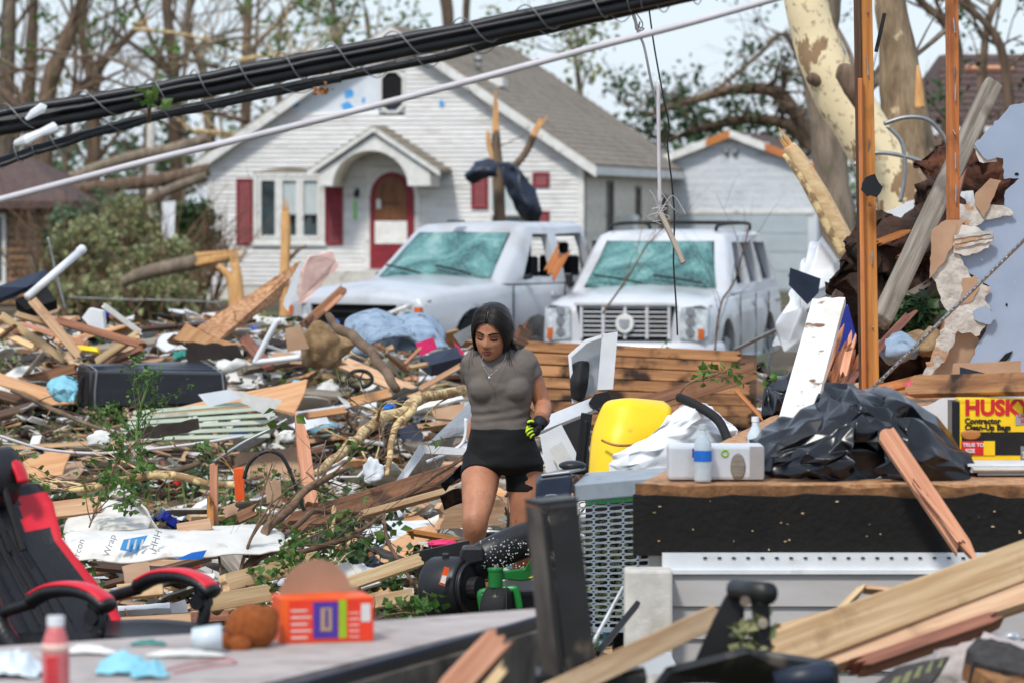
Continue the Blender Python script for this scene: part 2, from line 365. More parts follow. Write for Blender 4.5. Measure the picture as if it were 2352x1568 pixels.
mk('roof_felt', (64, 54, 50), (44, 38, 36), (6, 6, 6), rough=.9, vary=.2, bump=.3)
mk('rubber', (30, 30, 31), (24, 24, 25), (30, 30, 30), rough=.8, vary=.05, dirt=((110, 100, 86), 24, .64, .74))
mk('chrome', (200, 204, 208), (180, 184, 190), rough=.2, metal=.9, vary=.02)
# ------------------------------------------------------------------ ground
def mound(x, y):
    """height of the rubble-strewn ground"""
    h = 0.
    h += (.36 - .30 * math.tanh((x + .5) * 1.6)) * math.exp(-((y - 36) / 4.6) ** 2) + .2 * math.exp(-((y - 30) / 5) ** 2)
    h += .35 * math.exp(-((y - 27) / 4) ** 2 - ((x - 4.2) / 1.6) ** 2)
    h += .25 * math.exp(-((y - 31) / 5) ** 2 - ((x + 3.6) / 1.6) ** 2)
    h += .10 * (noise.noise(Vector((x * .7, y * .5, 3))) + .2)
    h *= min(1, max(0, (y - 15) / 6)) * min(1, max(0, (70 - y) / 15))
    return max(-.05, h)
ys = [-60, -10, 2, 6] + [8 + .5 * i for i in range(104)] + [62, 66, 70, 76, 82, 90, 100, 130, 200, 500, 1500, 2600]
xs = [-2600, -700, -200, -80, -40, -20, -12] + [-9 + .5 * i for i in range(37)] + [12, 20, 40, 80, 200, 700, 2600]
b = MB(); w = len(xs)
b.add([(x, y, mound(x, y) if abs(x) < 12 and 6 < y < 75 else 0.) for y in ys for x in xs],
      [(i * w + j, i * w + j + 1, (i + 1) * w + j + 1, (i + 1) * w + j) for i in range(len(ys) - 1) for j in range(w - 1)])
struct(b.build('ground', 'soil', smooth=True))

# ------------------------------------------------------------------ the white house
HX = P(475, 690, 89); HB = P(1342, 690, 87.1); HX.z = HB.z = 0
hw = (HB - HX).length; hyaw = math.atan2(HB.y - HX.y, HB.x - HX.x); HD = 12.6
house = thing('clapboard_house', HX, 'white clapboard house with arched portico and wine red shutters', 'house', hyaw)
EAVE, APEX, MID = 3.25, 6.25, hw / 2
def roofz(x): return EAVE + (APEX - EAVE) * (1 - abs(x - MID) / MID)
def oct_pts(cx, cz, hw_, hh, c): return [(cx - hw_, cz - hh + c), (cx - hw_ + c, cz - hh), (cx + hw_ - c, cz - hh), (cx + hw_, cz - hh + c), (cx + hw_, cz + hh - c), (cx + hw_ - c, cz + hh), (cx - hw_ + c, cz + hh), (cx - hw_, cz + hh - c)]
MB().bb((.02, .03, 0), (hw - .02, .2, EAVE)).prism([(.02, .03, EAVE + .001), (hw - .02, .03, EAVE + .001), (MID, .03, APEX - .06)], (0, .17, 0)).build('wall', 'room_dark', house, local=True)
# openings in the front wall: x0, x1, z0, z1
WIN = (1.18, 2.80, 1.35, 2.90); WIN2 = (6.75, 7.70, 1.15, 2.85); DOOR = (3.80, 5.08, .75, 3.05); OCT = (4.12, 4.74, 4.28, 5.30)
pitch = .105; z = .35
while z < APEX - .1:
    zz = z + pitch / 2
    x0 = .06 if zz < EAVE else MID - MID * (APEX - zz) / (APEX - EAVE); x1 = hw - x0
    segs = [(x0, x1)]
    for o in (WIN, WIN2, DOOR, OCT):
        if o[2] < zz < o[3]:
            segs = [q for s in segs for q in ([(s[0], min(s[1], o[0])), (max(s[0], o[1]), s[1])] if s[0] < o[1] and s[1] > o[0] else [s]) if q[1] - q[0] > .02]
    if 4.3 < zz < 5.35:    # boards ripped off beside the octagon window; house wrap is bare there
        segs = [q for s in segs for q in ([(s[0], 1.9 + .35 * math.sin(zz * 9)), (4.12, s[1])] if s[0] < 1.9 and s[1] > 2.2 else [s]) if q[1] - q[0] > .03 and not (q[0] > 1.7 and q[1] < 4.13 and q[1] > 2.4 and q[0] < 3.9)]
    for s0, s1 in segs:
        b = MB().add([(s0, -.04, z), (s1, -.04, z), (s1, -.006, z + pitch), (s0, -.006, z + pitch), (s0, .028, z), (s1, .028, z), (s1, .028, z + pitch), (s0, .028, z + pitch)],
              [(0, 1, 2, 3), (4, 7, 6, 5), (0, 4, 5, 1), (3, 2, 6, 7), (0, 3, 7, 4), (1, 5, 6, 2)])
        b.build('clapboard', 'siding_white', house, local=True)
    z += pitch
wr = MB().prism([(1.6, .005, 4.28), (4.11, .005, 4.28), (4.11, .005, 5.34), (2.95, .005, 5.2)], (0, .02, 0)).build('house_wrap', 'house_wrap', house, local=True)
for cx, cz, s in ((2.1, 4.55, .17), (2.0, 4.7, .1), (3.4, 4.75, .14), (3.36, 4.42, .19), (2.6, 4.95, .1), (3.75, 4.6, .08), (5.6, 4.5, .09)):
    pts = [(cx + s * rr(.5, 1.1) * math.cos(q) * .8, -.001 if cx < 5 else -.046, cz + s * rr(.6, 1.2) * math.sin(q)) for q in [i * .7 for i in range(9)]]
    MB().prism(pts, (0, .004, 0)).build('printed_patch', 'wrap_blue', wr, local=True)
for i in range(15):       # gouges and torn nail holes in the siding
    x, z = rr(.3, hw - .3), rr(1.0, 3.6)
    if any(o[0] - .2 < x < o[1] + .2 and o[2] < z < o[3] + .3 for o in (WIN, WIN2, DOOR)) or 2.7 < x < 5.9: continue
    MB().prism([(x + rr(.03, .13) * math.cos(q), -.046, z + rr(.015, .05) * math.sin(q)) for q in [k * .9 for k in range(7)]], (0, .012, 0)).build('gouge', RN.choice(['wood_grey', 'siding_shade', 'wood_dark', 'pine_red']), house, local=True)
for x, wd in ((0, .14), (hw - .14, .14)):
    MB().bb((x, -.055, .2), (x + wd, .03, EAVE)).build('corner_board', 'white_paint', house, local=True)
MB().bb((-.02, -.01, 0), (hw + .02, .21, .345)).build('foundation', 'concrete', house, local=True)
# roof: two slopes with shingle courses, overhanging
ov, fo = .32, .3
dz = (APEX - EAVE) / MID
for sgn in (-1, 1):
    def rp(s, y, up=0.): return (MID + sgn * s, y, APEX + .05 - dz * s + up)
    ns = 26; smax = MID + ov; rs = MB()
    for i in range(ns):
        a, c = smax * i / ns, smax * (i + 1) / ns
        rs.add([rp(a, -fo, .02), rp(c, -fo, .045), rp(c, HD + fo, .045), rp(a, HD + fo, .02), rp(a, -fo, -.1), rp(c, -fo, -.1), rp(c, HD + fo, -.1), rp(a, HD + fo, -.1)],
               [(0, 1, 2, 3), (4, 7, 6, 5), (0, 4, 5, 1), (1, 5, 6, 2), (2, 6, 7, 3), (3, 7, 4, 0)])
    rf = rs.build('roof', 'roof_beige', house, local=True)
    # rake board on the gable edge, eave fascia on the long side
    MB().prism([rp(0, -fo - .03, -.02), rp(smax + .02, -fo - .03, -.02), rp(smax + .02, -fo - .03, -.26), rp(0, -fo - .03, -.26)], (0, .028, 0)).build('rake_board', 'white_paint', rf, local=True)
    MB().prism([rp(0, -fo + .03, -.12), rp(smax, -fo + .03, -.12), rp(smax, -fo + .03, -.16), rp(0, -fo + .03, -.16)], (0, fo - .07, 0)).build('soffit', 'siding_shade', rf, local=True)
    xe = MID + sgn * (smax + .012)
    MB().bb((xe - .012, -fo, EAVE - dz * ov - .17), (xe + .012, HD + fo, EAVE - dz * ov + .02)).build('fascia', 'white_paint', rf, local=True)
    if sgn > 0:
        MB().tube([rp(1.5, 2.2, 0), rp(1.5, 2.2, .3)], .07, 8).ball(rp(1.5, 2.2, .32), (.13, .13, .08)).build('roof_vent', 'galv', rf, smooth=True, local=True)
        MB().box(rp(2.0, 2.0, .1), (.35, .5, .2)).build('vent_box', 'white_paint', rf, local=True)
MB().bb((4.14, .012, 4.3), (4.72, .02, 5.28)).build('sheathing', 'siding_white', house, local=True)
MB().bb((3.78, .004, .72), (5.1, .029, 3.07)).build('sheathing', 'siding_white', house, local=True)
# right side wall with clapboards and tall narrow windows
MB().bb((hw - .18, .2, 0), (hw - .02, HD, EAVE)).build('side_wall', 'room_dark', house, local=True)
z = .2; SW = [(2.6, 3.3, .9, 2.7), (6.3, 6.9, 1.85, 2.6), (9.6, 10.6, .9, 2.4)]
while z < EAVE - .05:
    zz = z + pitch / 2; segs = [(.15, HD)]
    for o in SW:
        if o[2] < zz < o[3]: segs = [q for s in segs for q in ([(s[0], o[0]), (o[1], s[1])] if s[0] < o[0] and s[1] > o[1] else [s])]
    for s0, s1 in segs: MB().add([(hw + .03, s0, z), (hw + .03, s1, z), (hw + .01, s1, z + pitch), (hw + .01, s0, z + pitch), (hw - .025, s0, z), (hw - .025, s1, z), (hw - .025, s1, z + pitch), (hw - .025, s0, z + pitch)],
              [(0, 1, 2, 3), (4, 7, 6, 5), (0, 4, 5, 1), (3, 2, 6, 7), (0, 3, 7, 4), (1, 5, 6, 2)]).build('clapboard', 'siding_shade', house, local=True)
    z += pitch
for o in SW:
    wn = MB(); 
    for y0, y1, z0, z1 in ((o[0] - .06, o[0], o[2], o[3]), (o[1], o[1] + .06, o[2], o[3]), (o[0] - .06, o[1] + .06, o[3], o[3] + .06), (o[0] - .06, o[1] + .06, o[2] - .06, o[2])): wn.bb((hw - .01, y0, z0), (hw + .05, y1, z1))
    wn = wn.build('window_frame', 'wood_grey', house, local=True)
    MB().bb((hw - .022, o[0], o[2]), (hw - .012, o[1], o[3])).build('pane', 'pane', wn, local=True)
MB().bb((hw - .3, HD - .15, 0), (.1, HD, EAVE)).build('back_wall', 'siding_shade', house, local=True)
MB().bb((.02, .2, 0), (.15, HD - .15, EAVE)).build('side_wall', 'siding_white', house, local=True)
MB().box((hw + .22, 4.2, 1.75), (.4, .7, .4)).build('air_conditioner', 'white_paint', house, local=True, bevel=.02)
# triple casement window
def bars(b, x0, x1, z0, z1, w, y0, y1):
    b.bb((x0, y0, z0), (x0 + w, y1, z1)); b.bb((x1 - w, y0, z0), (x1, y1, z1)); b.bb((x0 + w, y0, z1 - w), (x1 - w, y1, z1)); b.bb((x0 + w, y0, z0), (x1 - w, y1, z0 + w)); return b
win = bars(MB(), WIN[0] - .04, WIN[1] + .04, WIN[2] - .04, WIN[3] + .03, .085, -.06, .05).build('window', 'white_paint', house, local=True)
ws = (WIN[1] - WIN[0] - .1) / 3
for i in range(3):
    x0 = WIN[0] + .05 + ws * i
    bars(MB(), x0 + .012, x0 + ws - .012, WIN[2] + .06, WIN[3] - .07, .075, -.045, .02).build('sash', 'white_paint', win, local=True)
    if i: MB().bb((x0 - .012, -.05, WIN[2] + .05), (x0 + .012, .03, WIN[3] - .06)).build('mullion', 'white_paint', win, local=True)
    if i == 0: MB().bb((x0 + .08, .012, WIN[2] + .13), (x0 + ws - .08, .018, WIN[3] - .14)).build('pane', 'pane', win, local=True)
    else:
        MB().bb((x0 + .08, .021, WIN[2] + .62), (x0 + ws - .08, .027, WIN[3] - .14)).build('curtain', 'curtain', win, local=True)
        MB().prism([(x0 + .08, .01, WIN[2] + .13), (x0 + ws - .08, .01, WIN[2] + .13), (x0 + ws - .08, .01, WIN[2] + .5), (x0 + ws * .6, .01, WIN[2] + .36), (x0 + ws * .45, .01, WIN[2] + .6), (x0 + .08, .01, WIN[2] + .42)], (0, .006, 0)).build('broken_pane', 'pane', win, local=True)
hd = [(WIN[0] - .05 + (WIN[1] - WIN[0] + .1) * i / 8, -.05, WIN[3] + .05 + .1 * math.sin(math.pi * i / 8)) for i in range(9)]
MB().prism(hd + [(hd[-1][0], -.05, WIN[3] + .03), (hd[0][0], -.05, WIN[3] + .03)], (0, .06, 0)).build('header', 'wood_grey', win, local=True)
MB().bb((WIN[0] - .08, -.1, WIN[2] - .1), (WIN[1] + .08, -.03, WIN[2] - .042)).build('sill', 'white_paint', win, local=True)
def shutter(x0, x1, z0, z1, tilt=0.):
    s = bars(MB(), x0, x1, z0, z1, .06, -.075, -.035).build('shutter', 'red_paint', house, local=True)
    n = max(2, int((z1 - z0) / .095))
    for i in range(n):
        zc = z0 + .06 + (z1 - z0 - .12) * (i + .5) / n; h = (z1 - z0 - .12) / n * .48
        MB().add([(x0 + .055, -.07, zc - h), (x1 - .055, -.07, zc - h), (x1 - .055, -.04, zc + h), (x0 + .055, -.04, zc + h), (x0 + .055, -.055, zc - h - .01), (x1 - .055, -.055, zc - h - .01), (x1 - .055, -.03, zc + h - .01), (x0 + .055, -.03, zc + h - .01)],
                 [(0, 1, 2, 3), (4, 7, 6, 5), (0, 4, 5, 1), (3, 2, 6, 7), (0, 3, 7, 4), (1, 5, 6, 2)]).build('louvre_slat', 'red_paint', s, local=True)
shutter(.73, 1.12, 1.27, 2.80); shutter(2.86, 3.27, 1.27, 2.80)
shutter(6.30, 6.69, 2.10, 2.86); shutter(7.73, 8.12, 2.60, 2.93); shutter(7.73, 8.12, 1.48, 2.05)
win2 = bars(MB(), WIN2[0] - .04, WIN2[1] + .02, WIN2[2], WIN2[3] + .03, .07, -.05, .04).build('window', 'white_paint', house, local=True)
MB().bb((WIN2[0], .018, 1.9), (WIN2[1] - .05, .026, 2.8)).build('curtain', 'curtain', win2, local=True)
MB().bb((WIN2[0] + .03, -.04, 1.95), (WIN2[1] - .05, .01, 2.03)).build('meeting_rail', 'white_paint', win2, local=True)
MB().bb((WIN2[0] + .03, .018, 1.2), (WIN2[1] - .05, .026, 1.88)).build('pane', 'pane', win2, local=True)
# octagon attic opening, glass gone
op = oct_pts(4.43, 4.79, .30, .50, .17); ip = oct_pts(4.43, 4.79, .24, .44, .14)
b = MB(); k = 8
b.add([(p[0], -.05, p[1]) for p in op] + [(p[0], -.05, p[1]) for p in ip] + [(p[0], .04, p[1]) for p in op] + [(p[0], .04, p[1]) for p in ip],
      [f for i in range(k) for f in ((i, (i + 1) % k, k + (i + 1) % k, k + i), (2 * k + i, 3 * k + i, 3 * k + (i + 1) % k, 2 * k + (i + 1) % k), (i, 2 * k + i, 2 * k + (i + 1) % k, (i + 1) % k), (k + i, k + (i + 1) % k, 3 * k + (i + 1) % k, 3 * k + i))])
oc = b.build('octagon_window', 'white_paint', house, local=True)
MB().prism([(p[0], .002, p[1]) for p in ip], (0, .008, 0)).build('opening', 'dark_hole', oc, local=True)
MB().prism([(4.3, -.012, 4.36), (4.55, -.012, 4.36), (4.62, -.012, 4.52), (4.5, -.012, 4.62), (4.36, -.012, 4.5)], (0, .006, 0)).build('hanging_scrap', 'tarp', oc, local=True)
# portico
PX0, PX1, PA, PE, PD = 2.88, 5.72, 3.95, 3.02, 1.15; PM = (PX0 + PX1) / 2
port = thing('portico', (0, 0, 0), '', '', 0); del port['label'], port['category'], port['kind']; port.parent = house; port.matrix_basis = Matrix.Identity(4)
ar = .88; na = 14; zc = 2.62
inner = [(PM - .1 + ar * math.cos(math.pi * (1 - i / na)), zc + .80 * math.sin(math.pi * i / na)) for i in range(na + 1)]
outer = []
for x, zq in inner:
    f = (x - (PM - .1) + ar) / (2 * ar); X = PX0 + .1 + (PX1 - PX0 - .2) * f
    outer.append((X, PA - .16 - (PA - PE) * abs(X - PM) / ((PX1 - PX0) / 2)))
outer[0] = (PX0 + .12, zc); outer[-1] = (PX1 - .12, zc); outer.insert(1, (PX0 + .12, PE - .12)); inner.insert(1, (inner[0][0] + .001, zc + .02)); outer.insert(-1, (PX1 - .12, PE - .12)); inner.insert(-1, (inner[-1][0] - .001, zc + .02))
b = MB(); k = len(inner); y0, y1 = -PD, -PD + .14
b.add([(x, y0, q) for x, q in outer] + [(x, y0, q) for x, q in inner] + [(x, y1, q) for x, q in outer] + [(x, y1, q) for x, q in inner],
      [f for i in range(k - 1) for f in ((i, i + 1, k + i + 1, k + i), (2 * k + i, 3 * k + i, 3 * k + i + 1, 2 * k + i + 1), (i, 2 * k + i, 2 * k + i + 1, i + 1), (k + i, k + i + 1, 3 * k + i + 1, 3 * k + i))] + [(0, k, 3 * k, 2 * k), (k - 1, 3 * k - 1, 4 * k - 1, 2 * k - 1)])
b.build('arched_front', 'white_paint', port, local=True)
b = MB().grid(lambda s, t: (PM - .1 + (ar + .01) * math.cos(math.pi * s), y1 + t * (PD - .2), zc + .81 * math.sin(math.pi * s)), 14, 2)
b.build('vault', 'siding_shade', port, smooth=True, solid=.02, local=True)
MB().bb((PX0 + .14, y1 + .01, zc - .02), (PX0 + .4, -.06, zc + .28)).build('side_beam', 'white_paint', port, local=True)
MB().bb((PX1 - .4, y1 + .01, zc - .02), (PX1 - .14, -.06, zc + .28)).build('side_beam', 'white_paint', port, local=True)
for sgn in (-1, 1):
    hwp = (PX1 - PX0) / 2
    def pp(s, y, up): return (PM + sgn * s * (hwp + .12), y, PA + .02 - (PA - PE) * s * 1.08 + up)
    b = MB()
    for i in range(8):
        a, c = i / 8, (i + 1) / 8
        b.add([pp(a, -PD - .08, .02), pp(c, -PD - .08, .04), pp(c, -.04, .04), pp(a, -.04, .02), pp(a, -PD - .08, -.05), pp(c, -PD - .08, -.05), pp(c, -.04, -.05), pp(a, -.04, -.05)], [(0, 1, 2, 3), (4, 7, 6, 5), (0, 4, 5, 1), (1, 5, 6, 2), (2, 6, 7, 3), (3, 7, 4, 0)])
    r_ = b.build('portico_roof', 'roof_beige', port, local=True)
    MB().prism([pp(0, -PD - .1, -.01), pp(1.01, -PD - .1, -.01), pp(1.01, -PD - .1, -.13), pp(0, -PD - .1, -.13)], (0, .018, 0)).build('rake_board', 'white_paint', port, local=True)
MB().bb((3.0, -1.5, 0), (5.9, -.05, .7)).build('stoop', 'concrete', port, local=True)
# arched red door
def arch(xc, hw_, z0, zs, rise, y0, y1, n=12):
    pts = [(xc - hw_, z0), (xc + hw_, z0)] + [(xc + hw_ * math.cos(math.pi * i / n), zs + rise * math.sin(math.pi * i / n)) for i in range(n + 1)]
    return [(x, y0, q) for x, q in pts], (0, y1 - y0, 0)
DC = 4.44
door = MB().prism(*arch(DC, .64, .72, 2.38, .69, -.05, .0)).build('door_surround', 'white_paint', house, local=True)
MB().prism(*arch(DC, .52, .73, 2.36, .58, -.075, -.052)).build('door', 'red_paint', door, local=True)
MB().prism(*arch(DC - .02, .36, 1.85, 2.42, .42, -.09, -.077)).build('wood_panel', 'door_wood', door, local=True)
MB().bb((DC - .4, -.092, 1.30), (DC + .36, -.078, 1.82)).build('white_panel', 'white_paint', door, local=True)
MB().bb((DC - .36, -.1, 2.1), (DC - .26, -.091, 2.32)).build('paper_notice', 'cloth_white', door, local=True)
MB().bb((DC - .2, -.1, 2.2), (DC + .22, -.0915, 2.24)).build('letter_slot', 'wood_dark', door, local=True)
MB().ball((3.62, -.14, 2.44), (.07, .08, .09)).bb((3.58, -.12, 2.48), (3.66, -.03, 2.56)).build('wall_lamp', 'black_steel', house, local=True, smooth=True)
MB().bb((3.52, -.05, 1.85), (3.6, -.042, 2.28)).build('paint_mark', 'lime_paint', house, local=True)

# ------------------------------------------------------------------ garage
GP = P(1680, 690, 98); GP.z = 0
gar = thing('garage', GP, 'pale grey garage with torn white and orange gable trim', 'garage', hyaw)
gw, ge, ga = 2.2, 3.15, 3.98
MB().bb((-gw, 0, 0), (gw, .15, 2.02)).build('front_wall', 'garage_grey', gar, local=True)
z = 2.0
while z < ga - .1:
    x = gw if z < ge else gw * (ga - z) / (ga - ge)
    MB().bb((-x, -.012, z + .004), (x, .15, z + .176)).build('clapboard', 'garage_grey', gar, local=True); z += .18
for i in range(4): MB().bb((-gw + .25, -.03, .05 + i * .48), (gw - .25, -.006, .05 + i * .48 + .465)).build('door_panel', 'garage_door', gar, local=True)
MB().bb((-gw + .1, -.05, 1.98), (gw - .1, -.013, 2.07)).build('door_header', 'white_paint', gar, local=True)
for sgn in (-1, 1):
    sl = (ga - ge) / gw; sm = gw + .25
    def gp(s, y, up): return (sgn * s, y, ga + .08 - sl * s + up)
    MB().add([gp(0, -.25, .05), gp(sm, -.25, .05), gp(sm, 6, .05), gp(0, 6, .05), gp(0, -.25, -.02), gp(sm, -.25, -.02), gp(sm, 6, -.02), gp(0, 6, -.02)], [(0, 1, 2, 3), (4, 7, 6, 5), (0, 4, 5, 1), (1, 5, 6, 2), (2, 6, 7, 3), (3, 7, 4, 0)]).build('roof', 'roof_brown', gar, local=True)
    cuts = [(0, .62, 'pine_orange'), (.62, 2.5, 'white_paint')] if sgn < 0 else [(0, .9, 'white_paint'), (.9, 1.75, 'pine_orange'), (1.75, 2.1, 'white_paint'), (2.1, 2.5, 'pine_orange')]
    for a, c, m in cuts:
        c = min(c, sm); q = 0 if m == 'white_paint' else .03
        MB().prism([gp(a, -.29 + q, .06), gp(c, -.29 + q, .06), gp(c, -.29 + q, -.14), gp(a, -.29 + q, -.14)], (0, .03, 0)).build('rake_board', m, gar, local=True)
MB().ball((.1, -.06, 3.55), (.09, .09, .08)).ball((-.12, -.06, 3.56), (.08, .08, .07)).build('floodlight', 'galv', gar, local=True, smooth=True)
MB().bb((gw - .15, .15, 0), (gw, 6, ge)).build('side_wall', 'garage_grey', gar, local=True)
MB().bb((-gw, .15, 0), (-gw + .15, 6, ge)).build('side_wall', 'garage_grey', gar, local=True)

# ------------------------------------------------------------------ brick house at the left edge
BP = P(-120, 690, 80); BP.z = 0
bh = thing('brick_house', BP, 'low tan brick house with brown hip roof', 'house', math.radians(-6))
MB().bb((-3, .06, 0), (2.35, 5, 2.28)).build('wall', 'mortar', bh, local=True)
bmesh_brick = MB().bb((-.112, 0, 0), (.112, .07, .066)).mesh('brick', 'brick')
def brick_at(x, z):
    o = bpy.data.objects.new('brick', bmesh_brick); C.objects.link(o); o.parent = bh; o.location = (x, -.005, z)
for r_ in range(14):
    for i in range(20):
        x = -.0 + i * .236 + (r_ % 2) * .118
        if x < 2.22 and not (.45 < x < 1.25 and 0.4 < r_ * .155 + .1 < 2.0): brick_at(x, .12 + r_ * .155)
wi = bars(MB(), .46, 1.24, .5, 2.0, .08, -.04, .05).build('window', 'white_paint', bh, local=True)
MB().bb((.54, .02, .58), (1.16, .03, 1.92)).build('pane', 'pane', wi, local=True)
MB().prism([(.55, -.02, .6), (.95, -.02, .6), (.8, -.02, 1.9), (.6, -.02, 1.8)], (0, .02, 0)).build('torn_curtain', 'cloth_white', wi, local=True)
MB().bb((1.75, -.06, 0), (1.9, .0, 2.2)).build('trim_post', 'wood_grey', bh, local=True)
b = MB()
for i in range(9):
    a, c = i / 9, (i + 1) / 9
    b.add([(-3.4, -.55 + 3 * a, 2.25 + .95 * a), (2.75 - 1.6 * a, -.55 + 3 * a, 2.25 + .95 * a), (2.75 - 1.6 * c, -.55 + 3 * c, 2.27 + .95 * c), (-3.4, -.55 + 3 * c, 2.27 + .95 * c)], [(0, 1, 2, 3)])
    b.add([(2.75 - 1.6 * a, -.55 + 3 * a, 2.25 + .95 * a), (2.75 - 1.6 * a, 5.55 - 3 * a, 2.25 + .95 * a), (2.75 - 1.6 * c, 5.55 - 3 * c, 2.27 + .95 * c), (2.75 - 1.6 * c, -.55 + 3 * c, 2.27 + .95 * c)], [(0, 1, 2, 3)])
b.build('roof', 'roof_brown', bh, local=True)
MB().bb((-3.4, -.57, 2.1), (2.77, -.54, 2.26)).bb((2.745, -.54, 2.1), (2.775, 5.5, 2.26)).bb((-3.4, -.53, 2.11), (2.73, .05, 2.13)).build('fascia', 'roof_brown', bh, local=True)

# ------------------------------------------------------------------ dark-roofed house at the right edge
DP = P(2300, 700, 70); DP.z = 0
dh = thing('brown_roof_house', DP, 'house with steep dark brown shingle roof behind the broken sycamore', 'house', math.radians(4))
MB().bb((-1.2, .3, 0), (4, 6, 3.6)).build('wall', 'siding_white', dh, local=True)
b = MB(); n = 16
for i in range(n):
    a, c = i / n, (i + 1) / n
    b.add([(-1.55 + 1.0 * a, -.3 + 3.0 * a, 3.0 + 2.0 * a + .02), (4.5, -.3 + 3.0 * a, 3.0 + 2.0 * a + .02), (4.5, -.3 + 3.0 * c, 3.0 + 2.0 * c), (-1.55 + 1.0 * c, -.3 + 3.0 * c, 3.0 + 2.0 * c)], [(0, 1, 2, 3)])
b.add([(-1.55, -.3, 3.0), (-.55, 2.7, 5.0), (-.55, 3.2, 5.0), (-1.55, 6.2, 3.0)], [(0, 3, 2, 1)])
rf = b.build('roof', 'roof_brown', dh, local=True, solid=.04)
MB().bb((-1.5, -.34, 2.82), (4.4, -.3, 3.0)).build('gutter', 'white_paint', dh, local=True)
for x, s, zz in ((.2, .9, 4.65), (1.2, .4, 4.1)):
    MB().box((x, -.3 + 1.5 * (zz - 3), zz + .04), (s, .1, .16), Matrix.Rotation(.58, 3, 'X')).build('bare_patch', 'pine_pink', rf, local=True)
# ------------------------------------------------------------------ trees
def limb(b, p, d, L, r, depth, tips, bend=.25, n=6, fork=(2, 3), droop=0., keep=.62):
    """recursive tapered limb"""
    pts = [Vector(p)]; rad = [r]; d = Vector(d).normalized(); k = 4 if depth else 3
    for i in range(k):
        d = (d + Vector((rr(-1, 1), rr(-1, 1), rr(-1, 1))) * bend * .5 + Vector((0, 0, -droop))).normalized()
        pts.append(pts[-1] + d * (L / k)); rad.append(r * (1 - (.45 if depth else .8) * (i + 1) / k))
    b.tube(pts, rad, max(3, n), cap=False)
    if depth == 0: tips.append(pts[-1]); tips.append(pts[1]); return
    for _ in range(RN.randint(*fork)):
        i = RN.randint(2, k); q = pts[i]
        s = (d + Vector((rr(-1, 1), rr(-1, 1), rr(-.6, .9))) * .85).normalized()
        limb(b, q, s, L * rr(keep - .12, keep + .15), rad[i] * rr(.5, .75), depth - 1, tips, bend, n - 1, fork, droop, keep)
def tree(name, label, path, bark, leafmat=None, nl=0, lsize=.25, spread=.5, subs=6, depth=3, L=2.5, group=None, torn=True, subr=.5, start=.35, cat='tree', upward=.5, bend=.3, fork=(2, 3)):
    """path = [(u,v,distance,radius_px)...] of the trunk from the foot up; limbs grow from its upper part"""
    if cat == 'tree' and name != 'fallen_tree' and P(*path[0][:3]).z > .05:      # root the trunk in the ground
        u_, v_, y_, r_ = path[0]; path = [(u_, CV + (EYE + .05) * FPX / y_, y_, r_ * 1.25)] + list(path)
    foot = P(*path[0][:3]); root = thing(name, foot, label, cat, group=group)
    pts = smooth_pts([P(*q[:3]) for q in path], 4); rs = [px(q[3], q[2]) for q in path]; k = len(pts)
    rad = [np.interp(i / (k - 1) * (len(rs) - 1), range(len(rs)), rs) * (1 + .08 * math.sin(i * 2.1)) for i in range(k)]
    b = MB().tube(pts, rad, 10); tips = []
    for _ in range(subs):
        i = RN.randint(int(k * start), k - 1)
        d = Vector((rr(-1, 1), rr(-1, 1), rr(-.3, 1) + upward))
        limb(b, pts[i], d, L * rr(.6, 1.3), rad[i] * rr(.25, subr), depth, tips, bend, 6, fork)
    b.build('trunk', bark, root, smooth=True)
    if torn:
        d = (pts[-1] - pts[-2]).normalized(); t = MB(); r = rad[-1]
        for _ in range(7):
            a = Vector((rr(-1, 1), rr(-1, 1), rr(-.3, .3))); a = (a - d * a.dot(d)) * r * .7
            t.tube([pts[-1] + a - d * r, pts[-1] + a * .9 + d * r * rr(.8, 3.2)], [r * .32, r * .04], 4)
        t.build('torn_top', 'torn_wood', root)
    if leafmat and nl and tips:
        lp = [tips[RN.randrange(len(tips))] + Vector((rr(-1, 1), rr(-1, 1), rr(-1, 1))) * spread * .6 for _ in range(nl)]
        leaves_mb(lp, lsize, None, spread * .45, 6).build('crown', leafmat, root)
    return root
GL = 'storm-stripped trees behind the brick house'
LTS = iter(['pale grey stripped tree rising behind the brick house roof end', 'straight dark stripped trunk beside the pale grey tree', 'heavy brown stripped tree leaning right behind the brick house', 'thin brown stripped tree with a forked foot', 'stripped tree whose forked top ends in pale torn wood', 'stripped brown tree rising behind the pale utility post', 'slender grey stripped tree left of the white house eave'])
